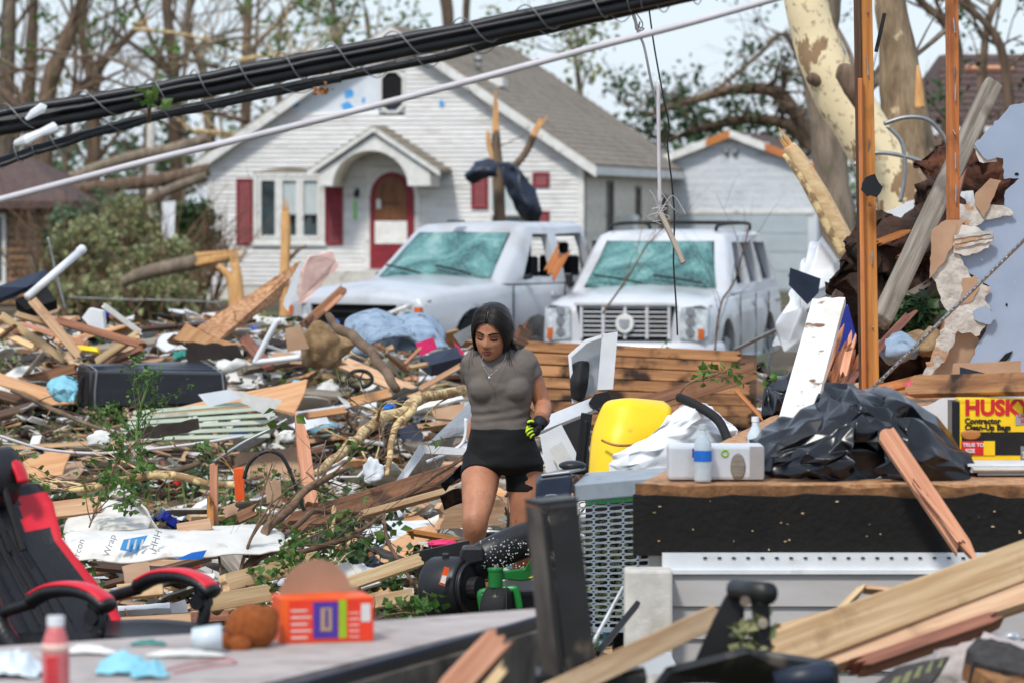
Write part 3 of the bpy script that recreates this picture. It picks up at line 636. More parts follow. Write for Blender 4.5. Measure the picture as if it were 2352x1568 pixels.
for path, bark, kw in [
    ([(20, 560, 100, 24), (14, 250, 100, 20), (25, -60, 100, 16), (40, -300, 100, 10)], 'bark_grey', dict(subs=6)),
    ([(70, 560, 104, 16), (68, 220, 104, 15), (78, -40, 104, 12), (70, -260, 104, 8)], 'bark_brown', dict(subs=6)),
    ([(95, 560, 98, 24), (105, 240, 98, 22), (150, 100, 98, 18), (205, -30, 98, 12), (260, -200, 98, 8)], 'bark_brown', dict(subs=9, subr=.6)),
    ([(212, 560, 102, 15), (212, 215, 102, 14), (190, 100, 102, 10), (180, -40, 102, 8)], 'bark_brown', dict(subs=6)),
    ([(222, 560, 101, 14), (218, 205, 101, 13), (262, 120, 101, 9), (325, 55, 101, 8)], 'bark_brown', dict(subs=5)),
    ([(405, 560, 106, 17), (400, 180, 106, 15), (385, 40, 106, 12), (372, -160, 106, 8)], 'bark_brown', dict(subs=8, subr=.6)),
    ([(500, 560, 112, 14), (470, 180, 112, 12), (430, 60, 112, 9), (470, -140, 112, 6)], 'bark_grey', dict(subs=8)),
]:
    tree('bare_tree', next(LTS), path, bark, 'leaf', kw.pop('nl', 10), .2, .5, L=2.6, depth=4, group=GL, upward=.7, **kw)
for i in range(6):
    u = 20 + i * 100 + rr(-25, 25); y = rr(112, 135); t = rr(-80, 130)
    tree('bare_tree', 'thin leafless tree in the tangle behind the stripped trees', [(u, 600, y, 5), (u + rr(-30, 30), 300, y, 5), (u + rr(-60, 60), t, y, 4), (u + rr(-110, 110), t - 140, y, 3)], RN.choice(['bark_grey', 'bark_brown']), 'leaf', 6, .2, .5, subs=9, depth=3, L=2.6, group='thin leafless trees behind', upward=.4, subr=.7)
for i in range(15):
    u, v, y = rr(-20, 640), rr(0, 330), rr(92, 100); a = rr(-.9, .9); L_ = rr(120, 300); d = 1 if i % 2 else -1
    tree('snapped_limb', 'snapped bare limb hanging slantwise among the stripped trees', [(u, v, y, rr(4, 7)), (u + d * L_ * .5, v - L_ * .5 * a * .6 - 12, y, 4), (u + d * L_, v - L_ * a * .6, y, 2.5)], RN.choice(['bark_grey', 'bark_brown', 'bark_pale']), 'leaf', 5, .2, .5, subs=7, depth=2, L=1.6, group='snapped limbs among the trees', upward=.1, subr=.7, start=.1, cat='branch')
tree('broken_tree', 'slim orange-brown trunk snapped above the white house eave', [(560, 560, 108, 12), (566, 180, 108, 12), (568, 60, 108, 11), (572, -60, 108, 10)], 'bark_brown', 'leaf', 20, .2, .4, subs=4, L=2)
LG = iter(['fullest green tree crown rising behind the white house', 'sparse green tree nearest the white house left eave', 'wispy green tree beside the white house gable peak'])
for path, nl, sp in [([(800, 560, 120, 10), (790, 160, 120, 9), (770, 60, 120, 6), (760, -60, 120, 4)], 260, .9), ([(650, 560, 118, 10), (640, 200, 118, 8), (640, 110, 118, 5), (650, 20, 118, 4)], 70, .8), ([(880, 560, 124, 9), (850, 120, 124, 7), (840, 20, 124, 4)], 150, .8)]:
    tree('green_tree', next(LG), path, 'bark_grey', 'leaf', nl, .2, sp, subs=12, depth=2, L=2.2, group='green crowns behind the white house', torn=False, upward=.2)
for path in [([(1035, 400, 112, 16), (1030, 60, 112, 15), (1018, -30, 112, 14), (1000, -200, 112, 10)]), ([(1075, 400, 114, 9), (1070, 60, 114, 9), (1078, -30, 114, 8), (1100, -150, 114, 6)])]:
    tree('bare_tree', 'bare trunk standing behind the white house roof', path, 'bark_brown', None, 0, subs=3, L=1.6, depth=2, group='bare trunks behind the roof')
tree('thin_tree', 'thin yellow-green tree behind the white house roof slope', [(1330, 500, 104, 9), (1335, 260, 104, 8), (1320, 130, 104, 5), (1300, 90, 104, 3)], 'bark_brown', 'leaf_pale', 160, .18, .7, subs=12, depth=2, L=1.4, torn=False)
# far tree line beyond the houses
for i in range(16):
    u = -150 + i * 175 + rr(-40, 40); y = rr(150, 175)
    t = rr(400, 455)
    tree('far_tree', 'hazy green tree in the far row beyond the houses', [(u, 640, y, 8), (u + rr(-20, 20), t + 50, y, 5), (u + rr(-30, 30), t - 20, y, 3)], 'bark_grey', RN.choice(['leaf', 'leaf_dark', 'leaf_blue']), 150, .36, 1.3, subs=10, depth=2, L=1.5, group='far row of trees', torn=False, start=.2)
# sycamore trunks
def trunk_piece(root, name, path, mat, n=18, k=6, lump=.1):
    pts = smooth_pts([P(*q[:3]) for q in path], k); rs = [px(q[3], q[2]) for q in path]; m = len(pts)
    b = MB().tube(pts, [float(np.interp(i / (m - 1) * (len(rs) - 1), range(len(rs)), rs)) for i in range(m)], n)
    b.v = [tuple(Vector(v) + Vector((1, 1, .2)) * (lump * rs[0] * noise.noise(Vector(v) * 3.5))) for v in b.v]
    return b.build(name, mat, root, smooth=True)
sy = thing('sycamore_tree', P(2090, 560, 31), 'storm-broken sycamore with peeling cream bark and two leaning trunks', 'tree')
sy.location.z = 0
b0 = P(2085, 900, 31)
trunk_piece(sy, 'trunk', [(2108, 1085, 31, 96), (2105, 900, 31, 88), (2100, 560, 31, 84), (2092, 420, 31, 76), (2084, 300, 31, 60), (2066, 150, 31, 44), (2046, 0, 31, 36), (2040, -120, 31, 33)], 'sycamore_bark')
trunk_piece(sy, 'leaning_trunk', [(2085, 520, 30.6, 58), (2058, 430, 30.6, 62), (2012, 350, 30.6, 64), (1955, 255, 30.6, 62), (1905, 175, 30.6, 58), (1878, 100, 30.6, 54), (1858, 30, 30.6, 52), (1835, -80, 30.6, 50)], 'sycamore')
trunk_piece(sy, 'stub', [(1915, 190, 30.6, 34), (1870, 182, 30.45, 16), (1858, 182, 30.4, 7)], 'bark_brown', 10)
trunk_piece(sy, 'bark_plate', [(1985, 262, 29.98, 8), (1960, 205, 29.95, 24), (1940, 165, 29.98, 26), (1930, 150, 30.0, 6)], 'bark_brown', 10, lump=.5)
trunk_piece(sy, 'splinter', [(2112, 250, 30.6, 14), (2110, 180, 30.6, 8), (2108, 150, 30.6, 2)], 'torn_wood', 6)
tree('grey_trunk_tree', 'smooth grey-brown trunk leaning behind the broken sycamore', [(1930, 640, 36, 44), (1915, 430, 36, 40), (1890, 250, 36, 36), (1880, 150, 36, 34), (1905, 0, 36, 30), (1925, -120, 36, 26)], 'bark_grey', 'leaf', 0, subs=3, L=1.2, depth=2, start=.3)
# right-hand background branches
DTS = iter(['dark tree bending left above the brown roof', 'dark tree with long limb sweeping left over the brown roof', 'thin dark upright tree behind the brown roof'])
for path, lm, nl in [([(2120, 560, 60, 16), (2200, 120, 60, 14), (2120, 10, 60, 10), (2080, -60, 60, 8)], 'leaf_dark', 60), ([(2330, 560, 58, 14), (2310, 160, 58, 12), (2250, 40, 58, 8), (2160, -20, 58, 6)], 'leaf_dark', 90), ([(2240, 560, 64, 12), (2262, 100, 64, 10), (2300, -10, 64, 7)], 'leaf_dark', 60)]:
    tree('bare_tree', next(DTS), path, 'bark_brown', lm, nl, .12, .4, subs=11, depth=3, L=1.25, group='dark trees behind the brown roof', upward=.2)
# uprooted crown lying behind the garage
FTS = iter(['sparsely leaved dark fallen limb highest behind the garage', 'dense leafy fallen crown resting on the garage roof', 'bare broken bough arching up beside the grey trunk'])
for path, nl in [([(1880, 360, 108, 20), (1800, 225, 108, 16), (1700, 205, 108, 13), (1580, 235, 108, 9), (1490, 265, 108, 5)], 50), ([(1900, 420, 110, 20), (1830, 300, 110, 16), (1720, 275, 110, 12), (1600, 300, 110, 8), (1520, 330, 110, 5)], 240), ([(1880, 330, 107, 12), (1850, 180, 107, 9), (1800, 80, 107, 6), (1740, 130, 107, 5), (1640, 210, 107, 4)], 12)]:
    tree('fallen_tree', next(FTS), path, 'bark_brown', 'leaf_dark', nl, .19, .55, subs=20, depth=2, L=1.1, group='fallen crowns behind the garage', start=.15, torn=False, upward=.1)
# fallen logs and bushes left of the white house
def log(path, mat, label, name='fallen_log', torn=True, cat='log', n=12, group=None):
    if name in ('tree_stub', 'utility_post', 'peeled_root'): u_, v_, y_, r_ = path[0]; path = [(u_, CV + (EYE + .05) * FPX / y_, y_, r_)] + list(path)
    root = thing(name, P(*path[0][:3]), label, cat, group=group)
    trunk_piece(root, 'trunk', path, mat, n)
    if torn:
        a, c = P(*path[-1][:3]), P(*path[-2][:3]); d = (a - c).normalized(); r = px(path[-1][3], path[-1][2]); t = MB()
        for _ in range(10):
            e = Vector((rr(-1, 1), rr(-1, 1), rr(-1, 1))); e = (e - d * e.dot(d)) * r * .75
            t.tube([a + e - d * r, a + e + d * r * rr(.6, 4)], [r * .35, r * .03], 5)
        t.build('splintered_end', 'torn_wood', root)
    return root
log([(120, 430, 84, 10), (170, 405, 84, 13), (300, 362, 84, 14), (400, 342, 84, 14), (475, 318, 84, 13)], 'bark_grey', 'long grey log leaning up against the white house corner', torn=False)
log([(60, 450, 82, 9), (240, 428, 82, 15), (360, 415, 82, 16), (480, 390, 82, 15)], 'bark_brown', 'thick brown log lying level beside the brick house roof', torn=False)
log([(270, 540, 78, 8), (330, 470, 78, 11), (400, 432, 78, 12), (475, 405, 78, 11)], 'bark_grey', 'grey limb slanting up out of the olive bush', torn=False)
lg = log([(280, 650, 62, 12), (330, 628, 62, 16), (400, 612, 62, 17), (455, 600, 62, 17)], 'bark_grey', 'snapped grey log with long splintered cream end', torn=False)
t = MB()
A, B = P(450, 600, 62), P(560, 583, 62)
for i in range(9):
    o = Vector((0, rr(-.08, .08), rr(-.1, .1))); t.tube([A + o, A.lerp(B, rr(.6, 1.15)) + o * .8], [.05, .008], 6)
t.tube([A, A.lerp(B, .8)], [.11, .09], 9); t.build('splintered_end', 'torn_wood', lg, smooth=True)
log([(548, 700, 60, 13), (545, 640, 60, 12), (540, 605, 60, 10)], 'torn_wood', 'bark-stripped standing stub left of the red shutter', torn=True, name='tree_stub')
log([(535, 700, 61, 10), (528, 640, 61, 10), (500, 610, 61, 6)], 'torn_wood', 'curved peeled root arching below the splintered log', torn=False, name='peeled_root')
log([(655, 700, 58, 12), (655, 600, 58, 11), (657, 520, 58, 11), (655, 487, 58, 9)], 'torn_wood', 'thin snapped trunk standing before the triple window', name='tree_stub')
log([(660, 600, 58, 6), (685, 575, 58, 4), (705, 565, 58, 2)], 'bark_twig', 'short side shoot beside the snapped trunk', torn=False, name='broken_limb')
def bush(u, v, y, wpx, hpx, mat, label, nl, size=.12, group=None, name='bush'):
    c = P(u, v, y); root = thing(name, Vector((c.x, y, 0)), label, 'bush', group=group); w, h = px(wpx, y), px(hpx, y); b = MB(); tips = []
    for _ in range(22):
        limb(b, (c.x + rr(-.45, .45) * w, y + rr(-.9, .3), 0), (rr(-.6, .6), rr(-.3, .3), 1), (c.z + h * .2) * rr(.7, 1), .03, 2, tips, .4, 5)
    b.build('stems', 'bark_twig', root)
    pts = []
    while len(pts) < nl:
        q = Vector((rr(-1, 1), rr(-1, 1), rr(-1, 1)))
        if q.length < 1 and noise.noise(q * 2.3 + Vector((u, 0, 0))) > -.22: pts.append(Vector((c.x + q.x * w / 2, y + q.y * w * .3, max(.05, c.z + q.z * h / 2))))
    leaves_mb(pts, size, None, .12, 4).build('crown', mat, root); return root
OB = 'olive green bush tangle left of the white house'
for u, v, y, w, h, m, nl in [(200, 600, 72, 190, 200, 'leaf_pale', 420), (300, 560, 75, 200, 220, 'leaf_pale', 480), (380, 630, 70, 180, 170, 'leaf_pale', 360), (250, 500, 78, 150, 130, 'leaf_blue', 260), (150, 560, 76, 110, 170, 'leaf_blue', 220), (330, 680, 66, 260, 90, 'leaf_pale', 320), (180, 690, 64, 200, 80, 'leaf_pale', 240)]:
    bush(u, v, y, w, h, m, OB if m == 'leaf_pale' else 'blue-green bush beside the brick house', nl, .15, 'olive bushes by the white house' if m == 'leaf_pale' else 'blue-green bushes by the brick house')
DB = 'dark green bush against the white house corner'
for u, v, y, w, h, nl in [(448, 530, 80, 90, 150, 320), (400, 600, 79, 110, 110, 260)]: bush(u, v, y, w, h, 'leaf_dark', DB, nl, .15, 'dark bushes by the house corner')
MB().prism([P(372, 465, 74), P(403, 462, 74), P(400, 545, 74), P(385, 575, 74), P(374, 560, 74)], (0, .05, 0)).build('hanging_sheet', 'white_plastic')
tag(bpy.data.objects['hanging_sheet'], 'white sheet hanging upright in front of the dark bush', 'sheet')
log([(347, 560, 90, 10), (347, 400, 90, 10), (347, 200, 90, 10)], 'concrete', 'pale utility post standing among the stripped trees', torn=False, name='utility_post', cat='post')
# snag in front of the house, a dark tarp caught on it
sn = thing('snag_tree', P(1147, 800, 60), 'shattered small tree with three splintered forks before the white house', 'tree'); sn.location.z = 0
trunk_piece(sn, 'trunk', [(1150, 845, 60, 17), (1148, 560, 60, 14), (1146, 430, 60, 14), (1142, 370, 60, 13), (1138, 300, 60, 9)], 'bark_brown', 10)
trunk_piece(sn, 'fork', [(1150, 420, 60, 12), (1170, 395, 60, 9), (1205, 355, 60, 8), (1225, 312, 60, 9)], 'bark_brown', 8)
trunk_piece(sn, 'fork', [(1142, 390, 60, 9), (1124, 335, 60, 6), (1120, 302, 60, 4)], 'torn_wood', 7)
for A, Bp, w in (((1138, 305, 60), (1140, 205, 60), 9), ((1222, 320, 60), (1246, 268, 60), 10), ((1228, 310, 60), (1262, 262, 60), 4), ((1150, 335, 60), (1212, 308, 60), 2.5), ((1130, 262, 60), (1062, 190, 60), 1.6)):
    t = MB(); a, c = P(*A), P(*Bp)
    for _ in range(6 if w > 3 else 1):
        o = Vector((rr(-1, 1), rr(-1, 1), rr(-1, 1))) * px(w, 60) * .45; t.tube([a + o, a.lerp(c, rr(.55, 1)) + o], [px(w, 60) * .6, .008], 5)
    t.build('splinter', 'torn_wood' if w > 3 else 'bark_twig', sn)
def cloth(rows, mat, name, label, cat, t=.02, wr=.03, k=5, seed=0, freq=7., group=None, parent=None, facet=0.):
    """crumpled cloth: rows of photograph points (u,v,distance), smoothly interpolated and folded"""
    R = [smooth_pts([P(*q) for q in r], k) for r in rows]; cols = list(zip(*R)); cols = [smooth_pts(c, k) for c in cols]
    nu, nv = len(cols) - 1, len(cols[0]) - 1; b = MB()
    def fn(s, q):
        p = cols[round(s * nu)][round(q * nv)]; o = Vector((seed, 0, 0))
        def rd(f, m): return 1 - abs(noise.noise(p * freq * f + o * m)) * 3.2      # sharp creases
        nz = .4 * noise.noise(p * freq + o) + 1.0 * rd(.55, 2) + .5 * rd(1.3, 3) + .12 * rd(3.6, 4)
        return p + Vector((rd(.9, 5) * .35, -nz, rd(.8, 6) * .4)) * wr
    b.grid(fn, nu, nv)
    if facet:      # thin film: flat planes meeting in sharp creases
        b.v = [tuple(Vector(p) + Vector((rr(-1, 1), rr(-1, 1), rr(-1, 1))) * facet) for p in b.v]
        b.f = [t_ for q in b.f for t_ in (((q[0], q[1], q[2]), (q[0], q[2], q[3])) if RN.random() < .5 else ((q[0], q[1], q[3]), (q[1], q[2], q[3])))]; b.m = [0] * len(b.f)
    o = b.build(name, mat, parent, smooth=True, solid=t)
    if facet:
        bm = bmesh.new(); bm.from_mesh(o.data); cl = bm.edges.layers.float.get('crease_edge') or bm.edges.layers.float.new('crease_edge')
        for e in bm.edges: e[cl] = RN.choice((.0, .35, .6, .8))
        bm.to_mesh(o.data); bm.free(); q = o.modifiers.new('film', 'SUBSURF'); q.levels = q.render_levels = 3
    if parent is None: tag(o, label, cat, group)
    return o
cloth([[(1078, 392, 59.8), (1092, 374, 59.7), (1118, 368, 59.6), (1142, 374, 59.6)], [(1066, 404, 59.6), (1090, 392, 59.45), (1116, 384, 59.4), (1142, 388, 59.4)], [(1076, 418, 59.6), (1094, 408, 59.5), (1118, 404, 59.4), (1142, 402, 59.4)], [(1088, 426, 59.7), (1102, 414, 59.6), (1122, 408, 59.5), (1142, 408, 59.5)]], 'tarp', 'caught_tarp', 'short flap of dark plastic caught left on the snag', 'tarp', wr=.05, freq=4.)
cloth([[(1142, 376, 59.4), (1168, 370, 59.3), (1184, 384, 59.3)], [(1152, 410, 59.3), (1178, 400, 59.2), (1200, 402, 59.2)], [(1172, 450, 59.3), (1200, 440, 59.1), (1226, 440, 59.2)], [(1184, 485, 59.3), (1212, 485, 59.0), (1240, 480, 59.2)], [(1206, 512, 59.3), (1222, 515, 59.2), (1240, 508, 59.3)], [(1224, 528, 59.4), (1230, 530, 59.4), (1238, 528, 59.4)]], 'tarp', 'hanging_tarp', 'long dark navy tarp hanging from the shattered snag', 'tarp', wr=.09, freq=3.4)
# ------------------------------------------------------------------ vehicles
def shatter(name):
    m = bpy.data.materials.new(name); m.use_nodes = True; t = m.node_tree; N = t.nodes; L = t.links; b = N['Principled BSDF']
    tc = N.new('ShaderNodeTexCoord'); n1 = N.new('ShaderNodeTexNoise'); n1.inputs['Scale'].default_value = 1.9; n1.inputs['Detail'].default_value = 8; n1.inputs['Roughness'].default_value = .7; n1.inputs['Distortion'].default_value = .9
    L.new(tc.outputs['Object'], n1.inputs['Vector'])
    cr = N.new('ShaderNodeValToRGB'); e = cr.color_ramp.elements; e[0].position = .3; e[0].color = (*lin((24, 52, 56)), 1); e[1].position = .72; e[1].color = (*lin((150, 176, 174)), 1)
    x = e.new(.46); x.color = (*lin((58, 100, 100)), 1); x = e.new(.56); x.color = (*lin((88, 136, 134)), 1)
    L.new(n1.outputs[0], cr.inputs[0])
    vo = N.new('ShaderNodeTexVoronoi'); vo.feature = 'DISTANCE_TO_EDGE'; vo.inputs['Scale'].default_value = 16; L.new(tc.outputs['Object'], vo.inputs['Vector'])
    mr = N.new('ShaderNodeMapRange'); mr.inputs[1].default_value = .0; mr.inputs[2].default_value = .07; mr.inputs[3].default_value = .3; mr.inputs[4].default_value = 0; L.new(vo.outputs[0], mr.inputs[0])
    mx = N.new('ShaderNodeMix'); mx.data_type = 'RGBA'; mx.inputs[7].default_value = (*lin((170, 194, 192)), 1); L.new(mr.outputs[0], mx.inputs[0]); L.new(cr.outputs[0], mx.inputs[6]); L.new(mx.outputs[2], b.inputs['Base Color'])
    bp = N.new('ShaderNodeBump'); bp.inputs['Strength'].default_value = .8; bp.inputs['Distance'].default_value = .03; L.new(n1.outputs[0], bp.inputs['Height']); L.new(bp.outputs[0], b.inputs['Normal'])
    b.inputs['Roughness'].default_value = .5; b.inputs['Specular IOR Level'].default_value = .25; MT[name] = m
shatter('shattered_glass')
mk('car_silver', (196, 199, 203), (182, 185, 190), (1.2, 1.2, 1.2), rough=.3, vary=0, metal=.15, coat=.4, dirt=((140, 136, 130), 1.8, .54, .9))
mk('car_white', (204, 206, 210), (192, 194, 199), (1.2, 1.2, 1.2), rough=.32, vary=0, coat=.4, dirt=((142, 136, 126), 1.6, .52, .9))
mk('lamp_glass', (206, 212, 216), (150, 158, 164), (14, 14, 14), rough=.12, vary=0, spec=.7)
mk('amber', (214, 106, 40), rough=.25, vary=0)
def cut(o, cutter):
    c = cutter.build('cutter', 'dark_hole'); c.matrix_basis = world_of(o) @ Matrix.Identity(4)
    md = o.modifiers.new('b', 'BOOLEAN'); md.operation = 'DIFFERENCE'; md.object = c; md.solver = 'EXACT'
    bake(o); bpy.data.objects.remove(c)
def loft_body(st, mat, name, root):
    """stations (x, half width, z bottom, z shoulder, z top) -> closed solid"""
    b = MB(); n = None
    for x, w, zb, zs, zt in st:
        h = [(0, zb), (w * .9, zb), (w * .985, zb + .06), (w, zb + .18), (w * 1.012, zb + (zs - zb) * .5), (w * 1.0, zb + (zs - zb) * .8), (w * .975, zs - .05), (w * .93, zs - .005), (w * .85, zs + (zt - zs) * .35), (w * .5, zs + (zt - zs) * .8), (0, zt)]
        ring = [(x, y, z) for y, z in h] + [(x, -y, z) for y, z in h[-2:0:-1]]
        n = len(ring); b.v += ring
    k = len(st)
    fs = [(i * n + j, i * n + (j + 1) % n, (i + 1) * n + (j + 1) % n, (i + 1) * n + j) for i in range(k - 1) for j in range(n)]
    fs += [tuple(range(n)), tuple((k - 1) * n + j for j in range(n))]
    b.f = fs; b.m = [0] * len(fs)
    return b.build(name, mat, root, smooth=False, local=True)
def green_house(base, top, hb, ht, z0, z1, mat, root, crown=.05, name='cab'):
    """tapered cabin: base/top = (x front, x rear)"""
    b = MB(); lv = []
    for f, ex in ((0, 0), (.5, .012), (.85, .012), (1, 0)):
        z = z0 + (z1 - z0) * f; xf = base[0] + (top[0] - base[0]) * f; xr = base[1] + (top[1] - base[1]) * f; w = hb + (ht - hb) * f + ex
        lv.append([(xf + .10, -w * .93, z), (xf + .0, -w * .55, z), (xf - .04, 0, z), (xf, w * .55, z), (xf + .10, w * .93, z), (xf + .2, w, z), ((xf + xr) / 2, w * 1.01, z), (xr - .1, w * .985, z), (xr, w * .88, z), (xr + .02, 0, z), (xr, -w * .88, z), (xr - .1, -w * .985, z), ((xf + xr) / 2, -w * 1.01, z), (xf + .2, -w, z)])
    n = len(lv[0]); xm = (top[0] + top[1]) / 2
    lv.append([(xm + (x - xm) * .93, y * .86, z1 + crown * .75) for x, y, z in lv[-1]]); lv.append([(xm + (x - xm) * .5, y * .45, z1 + crown) for x, y, z in lv[-2]])
    for l in lv: b.v += l
    fs = [(i * n + j, i * n + (j + 1) % n, (i + 1) * n + (j + 1) % n, (i + 1) * n + j) for i in range(len(lv) - 1) for j in range(n)]
    fs += [tuple(range(n)), tuple((len(lv) - 1) * n + j for j in range(n))]
    b.f = fs; b.m = [0] * len(fs)
    o = b.build(name, mat, root, local=True)
    def inner(s, zt):
        q = MB(); L2 = []
        for f in (-.2, zt):
            z = z0 + (z1 - z0) * f; xf = base[0] + (top[0] - base[0]) * f + .09; xr = base[1] + (top[1] - base[1]) * f - .09; w = (hb + (ht - hb) * f) - .07
            L2.append([(xf, -w * .8, z), (xf, w * .8, z), (xf + .2, w, z), (xr, w * .95, z), (xr, -w * .95, z), (xf + .2, -w, z)])
        m = 6; q.v = L2[0] + L2[1]; q.f = [(j, (j + 1) % m, m + (j + 1) % m, m + j) for j in range(m)] + [tuple(range(m)), tuple(range(m, 2 * m))]; q.m = [0] * 8; return q
    cut(o, inner(.93, .95))
    return o
def shade_smooth(o, ang=.6):
    me = o.data; me.polygons.foreach_set('use_smooth', [True] * len(me.polygons))
    md = o.modifiers.new('e', 'BEVEL'); md.width = .04; md.segments = 3; md.limit_method = 'ANGLE'; md.angle_limit = .7
    md = o.modifiers.new('n', 'WEIGHTED_NORMAL'); md.keep_sharp = True
def wheel(root, x, y, r, wd, s):
    t = MB().tube([(x, y - wd / 2, r), (x, y - wd * .46, r), (x, y + wd * .46, r), (x, y + wd / 2, r)], [r * .9, r, r, r * .9], 24).build('wheel', 'rubber', root, local=True, smooth=True)
    rim = MB().tube([(x, y + s * wd * .3, r), (x, y + s * wd * .52, r)], [r * .68, r * .66], 20)
    for i in range(6):
        a = i * math.pi / 3; rim.box((x + r * .36 * math.cos(a), y + s * wd * .54, r + r * .36 * math.sin(a)), (r * .6, .03, r * .16), Matrix.Rotation(-a, 3, 'Y'))
    rim.build('rim', 'silver_metal', t, local=True)
def wind(root, base, top, hb, ht, z0, z1, inset=.1):
    """shattered windscreen laid just proud of the cabin front"""
    def fn(s, q):
        f = .1 + .8 * q; y = (s * 2 - 1); w = (hb + (ht - hb) * f) - inset - .06
        x = base + (top - base) * f - .055 + .11 * y * y + .015 * noise.noise(Vector((s * 5, q * 4, 1)))
        return (x, y * w, z0 + (z1 - z0) * f)
    return MB().grid(fn, 14, 8).build('windscreen', 'shattered_glass', root, local=True, smooth=True, solid=.012)
def vehicle_root(name, u, y, yaw, label, cat):
    """local +X runs from the nose to the tail"""
    p = P(u, 700, y); return thing(name, Vector((p.x, y, 0.02)), label, cat, yaw)
# --- the full-size SUV: nose toward the camera, left flank in view
suv = vehicle_root('suv', 1437, 43.0, math.radians(90 - 13), 'battered white full-size SUV with chrome slatted grille and shattered windscreen', 'car')
suv.location.z = -.04
st = [(0, .80, .42, .86, .99), (.04, .90, .36, .95, 1.06), (.12, .955, .33, 1.01, 1.11), (.35, .985, .31, 1.06, 1.16), (.8, .995, .30, 1.09, 1.2), (1.35, 1.0, .30, 1.13, 1.24), (1.7, 1.0, .30, 1.15, 1.22), (3.4, 1.0, .30, 1.17, 1.22), (4.8, .99, .32, 1.18, 1.22), (5.1, .94, .36, 1.16, 1.2), (5.14, .88, .42, 1.1, 1.16)]
body = loft_body(st, 'car_white', 'body', suv)
for x in (.95, 3.9):
    for s in (-1, 1): cut(body, MB().tube([(x, s * .72, .40), (x, s * 1.1, .40)], .47, 24))
cab = green_house((1.30, 5.08), (2.08, 4.86), .955, .76, 1.14, 1.80, 'car_white', suv, .07)
for xs in (((1.95, 1.24), (2.78, 1.24), (2.78, 1.72), (2.36, 1.72)), ((2.9, 1.24), (3.72, 1.24), (3.72, 1.72), (2.9, 1.72)), ((3.86, 1.26), (4.82, 1.26), (4.74, 1.7), (3.86, 1.72))):
    cut(cab, MB().prism([(x, -1.3, z) for x, z in xs], (0, 2.6, 0)))
cut(cab, MB().prism([(1.0, -.76, 1.2), (1.0, .76, 1.2), (1.65, .64, 1.74), (1.65, -.64, 1.74)], (.55, 0, 0)))
shade_smooth(body); shade_smooth(cab)
wind(suv, 1.30, 2.08, .955, .76, 1.14, 1.80)
b = MB()
for i in range(7): b.bb((-.035, -.5 + .02, .69 + i * .052), (.02, .5 - .02, .706 + i * .052))
for y in (-.5, -.25, 0, .25, .5): b.bb((-.045, y - .018, .66), (.02, y + .018, 1.03))
MB().prism([(.0, -.5, .64), (.0, .5, .64), (.0, .56, 1.04), (.0, -.56, 1.04)], (-.012, 0, 0)).build('grille_back', 'dark_hole', suv, local=True)
g = b.bb((-.06, -.58, 1.03), (.03, .58, 1.07)).build('grille', 'car_white', suv, local=True, bevel=.006)
MB().tube([(-.075, 0, .83), (-.05, 0, .83)], [.1, .11], 20).build('emblem', 'white_paint', g, local=True)
MB().prism([(-.08, -.06, .88), (-.08, .06, .88), (-.08, .05, .80), (-.08, 0, .77), (-.08, -.05, .80)], (-.008, 0, 0)).build('crest', 'silver_metal', g, local=True)
for s in (-1, 1):
    h = MB().prism([(.0, s * .62, .66), (.0, s * .86, .64), (.06, s * .93, .70), (.10, s * .94, 1.0), (.03, s * .86, 1.04), (.0, s * .63, 1.02)], (-.035, 0, 0)).build('headlight', 'lamp_glass', suv, local=True, bevel=.01)
    for z in (.74, .86, .97): MB().tube([(-.035, s * .74, z), (-.055, s * .74, z)], [.055, .045], 14).build('lamp', 'chrome', h, local=True)
    MB().bb((-.0, s * .86 - .03, .66), (-.042, s * .86 + .03, .78)).build('turn_lamp', 'amber', h, local=True)
    if s > 0:
        MB().tube([(1.95, s * .98, 1.22), (1.9, s * 1.06, 1.24)], .03, 6).box((1.9, s * 1.1, 1.28), (.1, .16, .16)).build('mirror', 'black_plastic', suv, local=True, bevel=.02)
        MB().bb((1.9, .89, 1.2), (4.85, .90, 1.45)).bb((2.2, .83, 1.46), (4.8, .84, 1.74)).build('cab_dark_sheet', 'dark_hole', suv, local=True)  # opaque dark sheets added on the far side so the cabin reads dim
    rl = MB().tube(smooth_pts([(2.3, s * .62, 1.86), (2.5, s * .64, 1.93), (4.4, s * .64, 1.94), (4.7, s * .62, 1.86)], 4), .022, 6).build('roof_rail', 'black_matte', suv, local=True)
    for x in (2.1, 3.05, 3.95): MB().bb((x + .55, s * .995 - .008 + s * .014, .98), (x + .72, s * .995 + .012 + s * .014, 1.02)).build('door_handle', 'chrome', suv, local=True)
    for x in (1.75, 2.84, 3.80): MB().bb((x, s * 1.003 - .006 + s * .004, .4), (x + .012, s * 1.003 + .006 + s * .004, 1.12)).build('door_gap', 'dark_hole', suv, local=True)
    MB().bb((1.5, s * 1.0 - .04 + s * .035, .30), (3.4, s * 1.0 + .04 + s * .035, .40)).build('running_board', 'chrome', suv, local=True)
    for x in (.95, 3.9): wheel(suv, x, s * .84, .40, .26, s)
bp = MB().tube(smooth_pts([(.5, -1.0, .5), (.12, -.92, .5), (-.05, -.6, .5), (-.09, 0, .5), (-.05, .6, .5), (.12, .92, .5), (.5, 1.0, .5)], 4), (.13, .06), 10, up=Vector((0, 0, 1))).build('bumper', 'car_white', suv, local=True, smooth=True)
MB().bb((2.6, -.6, 1.93), (2.66, .6, 1.96)).bb((4.1, -.6, 1.94), (4.16, .6, 1.97)).build('cross_bar', 'black_matte', suv, local=True)
MB().bb((1.5, -.85, .5), (5.0, .85, 1.0)).build('cabin_floor', 'room_dark', suv, local=True)
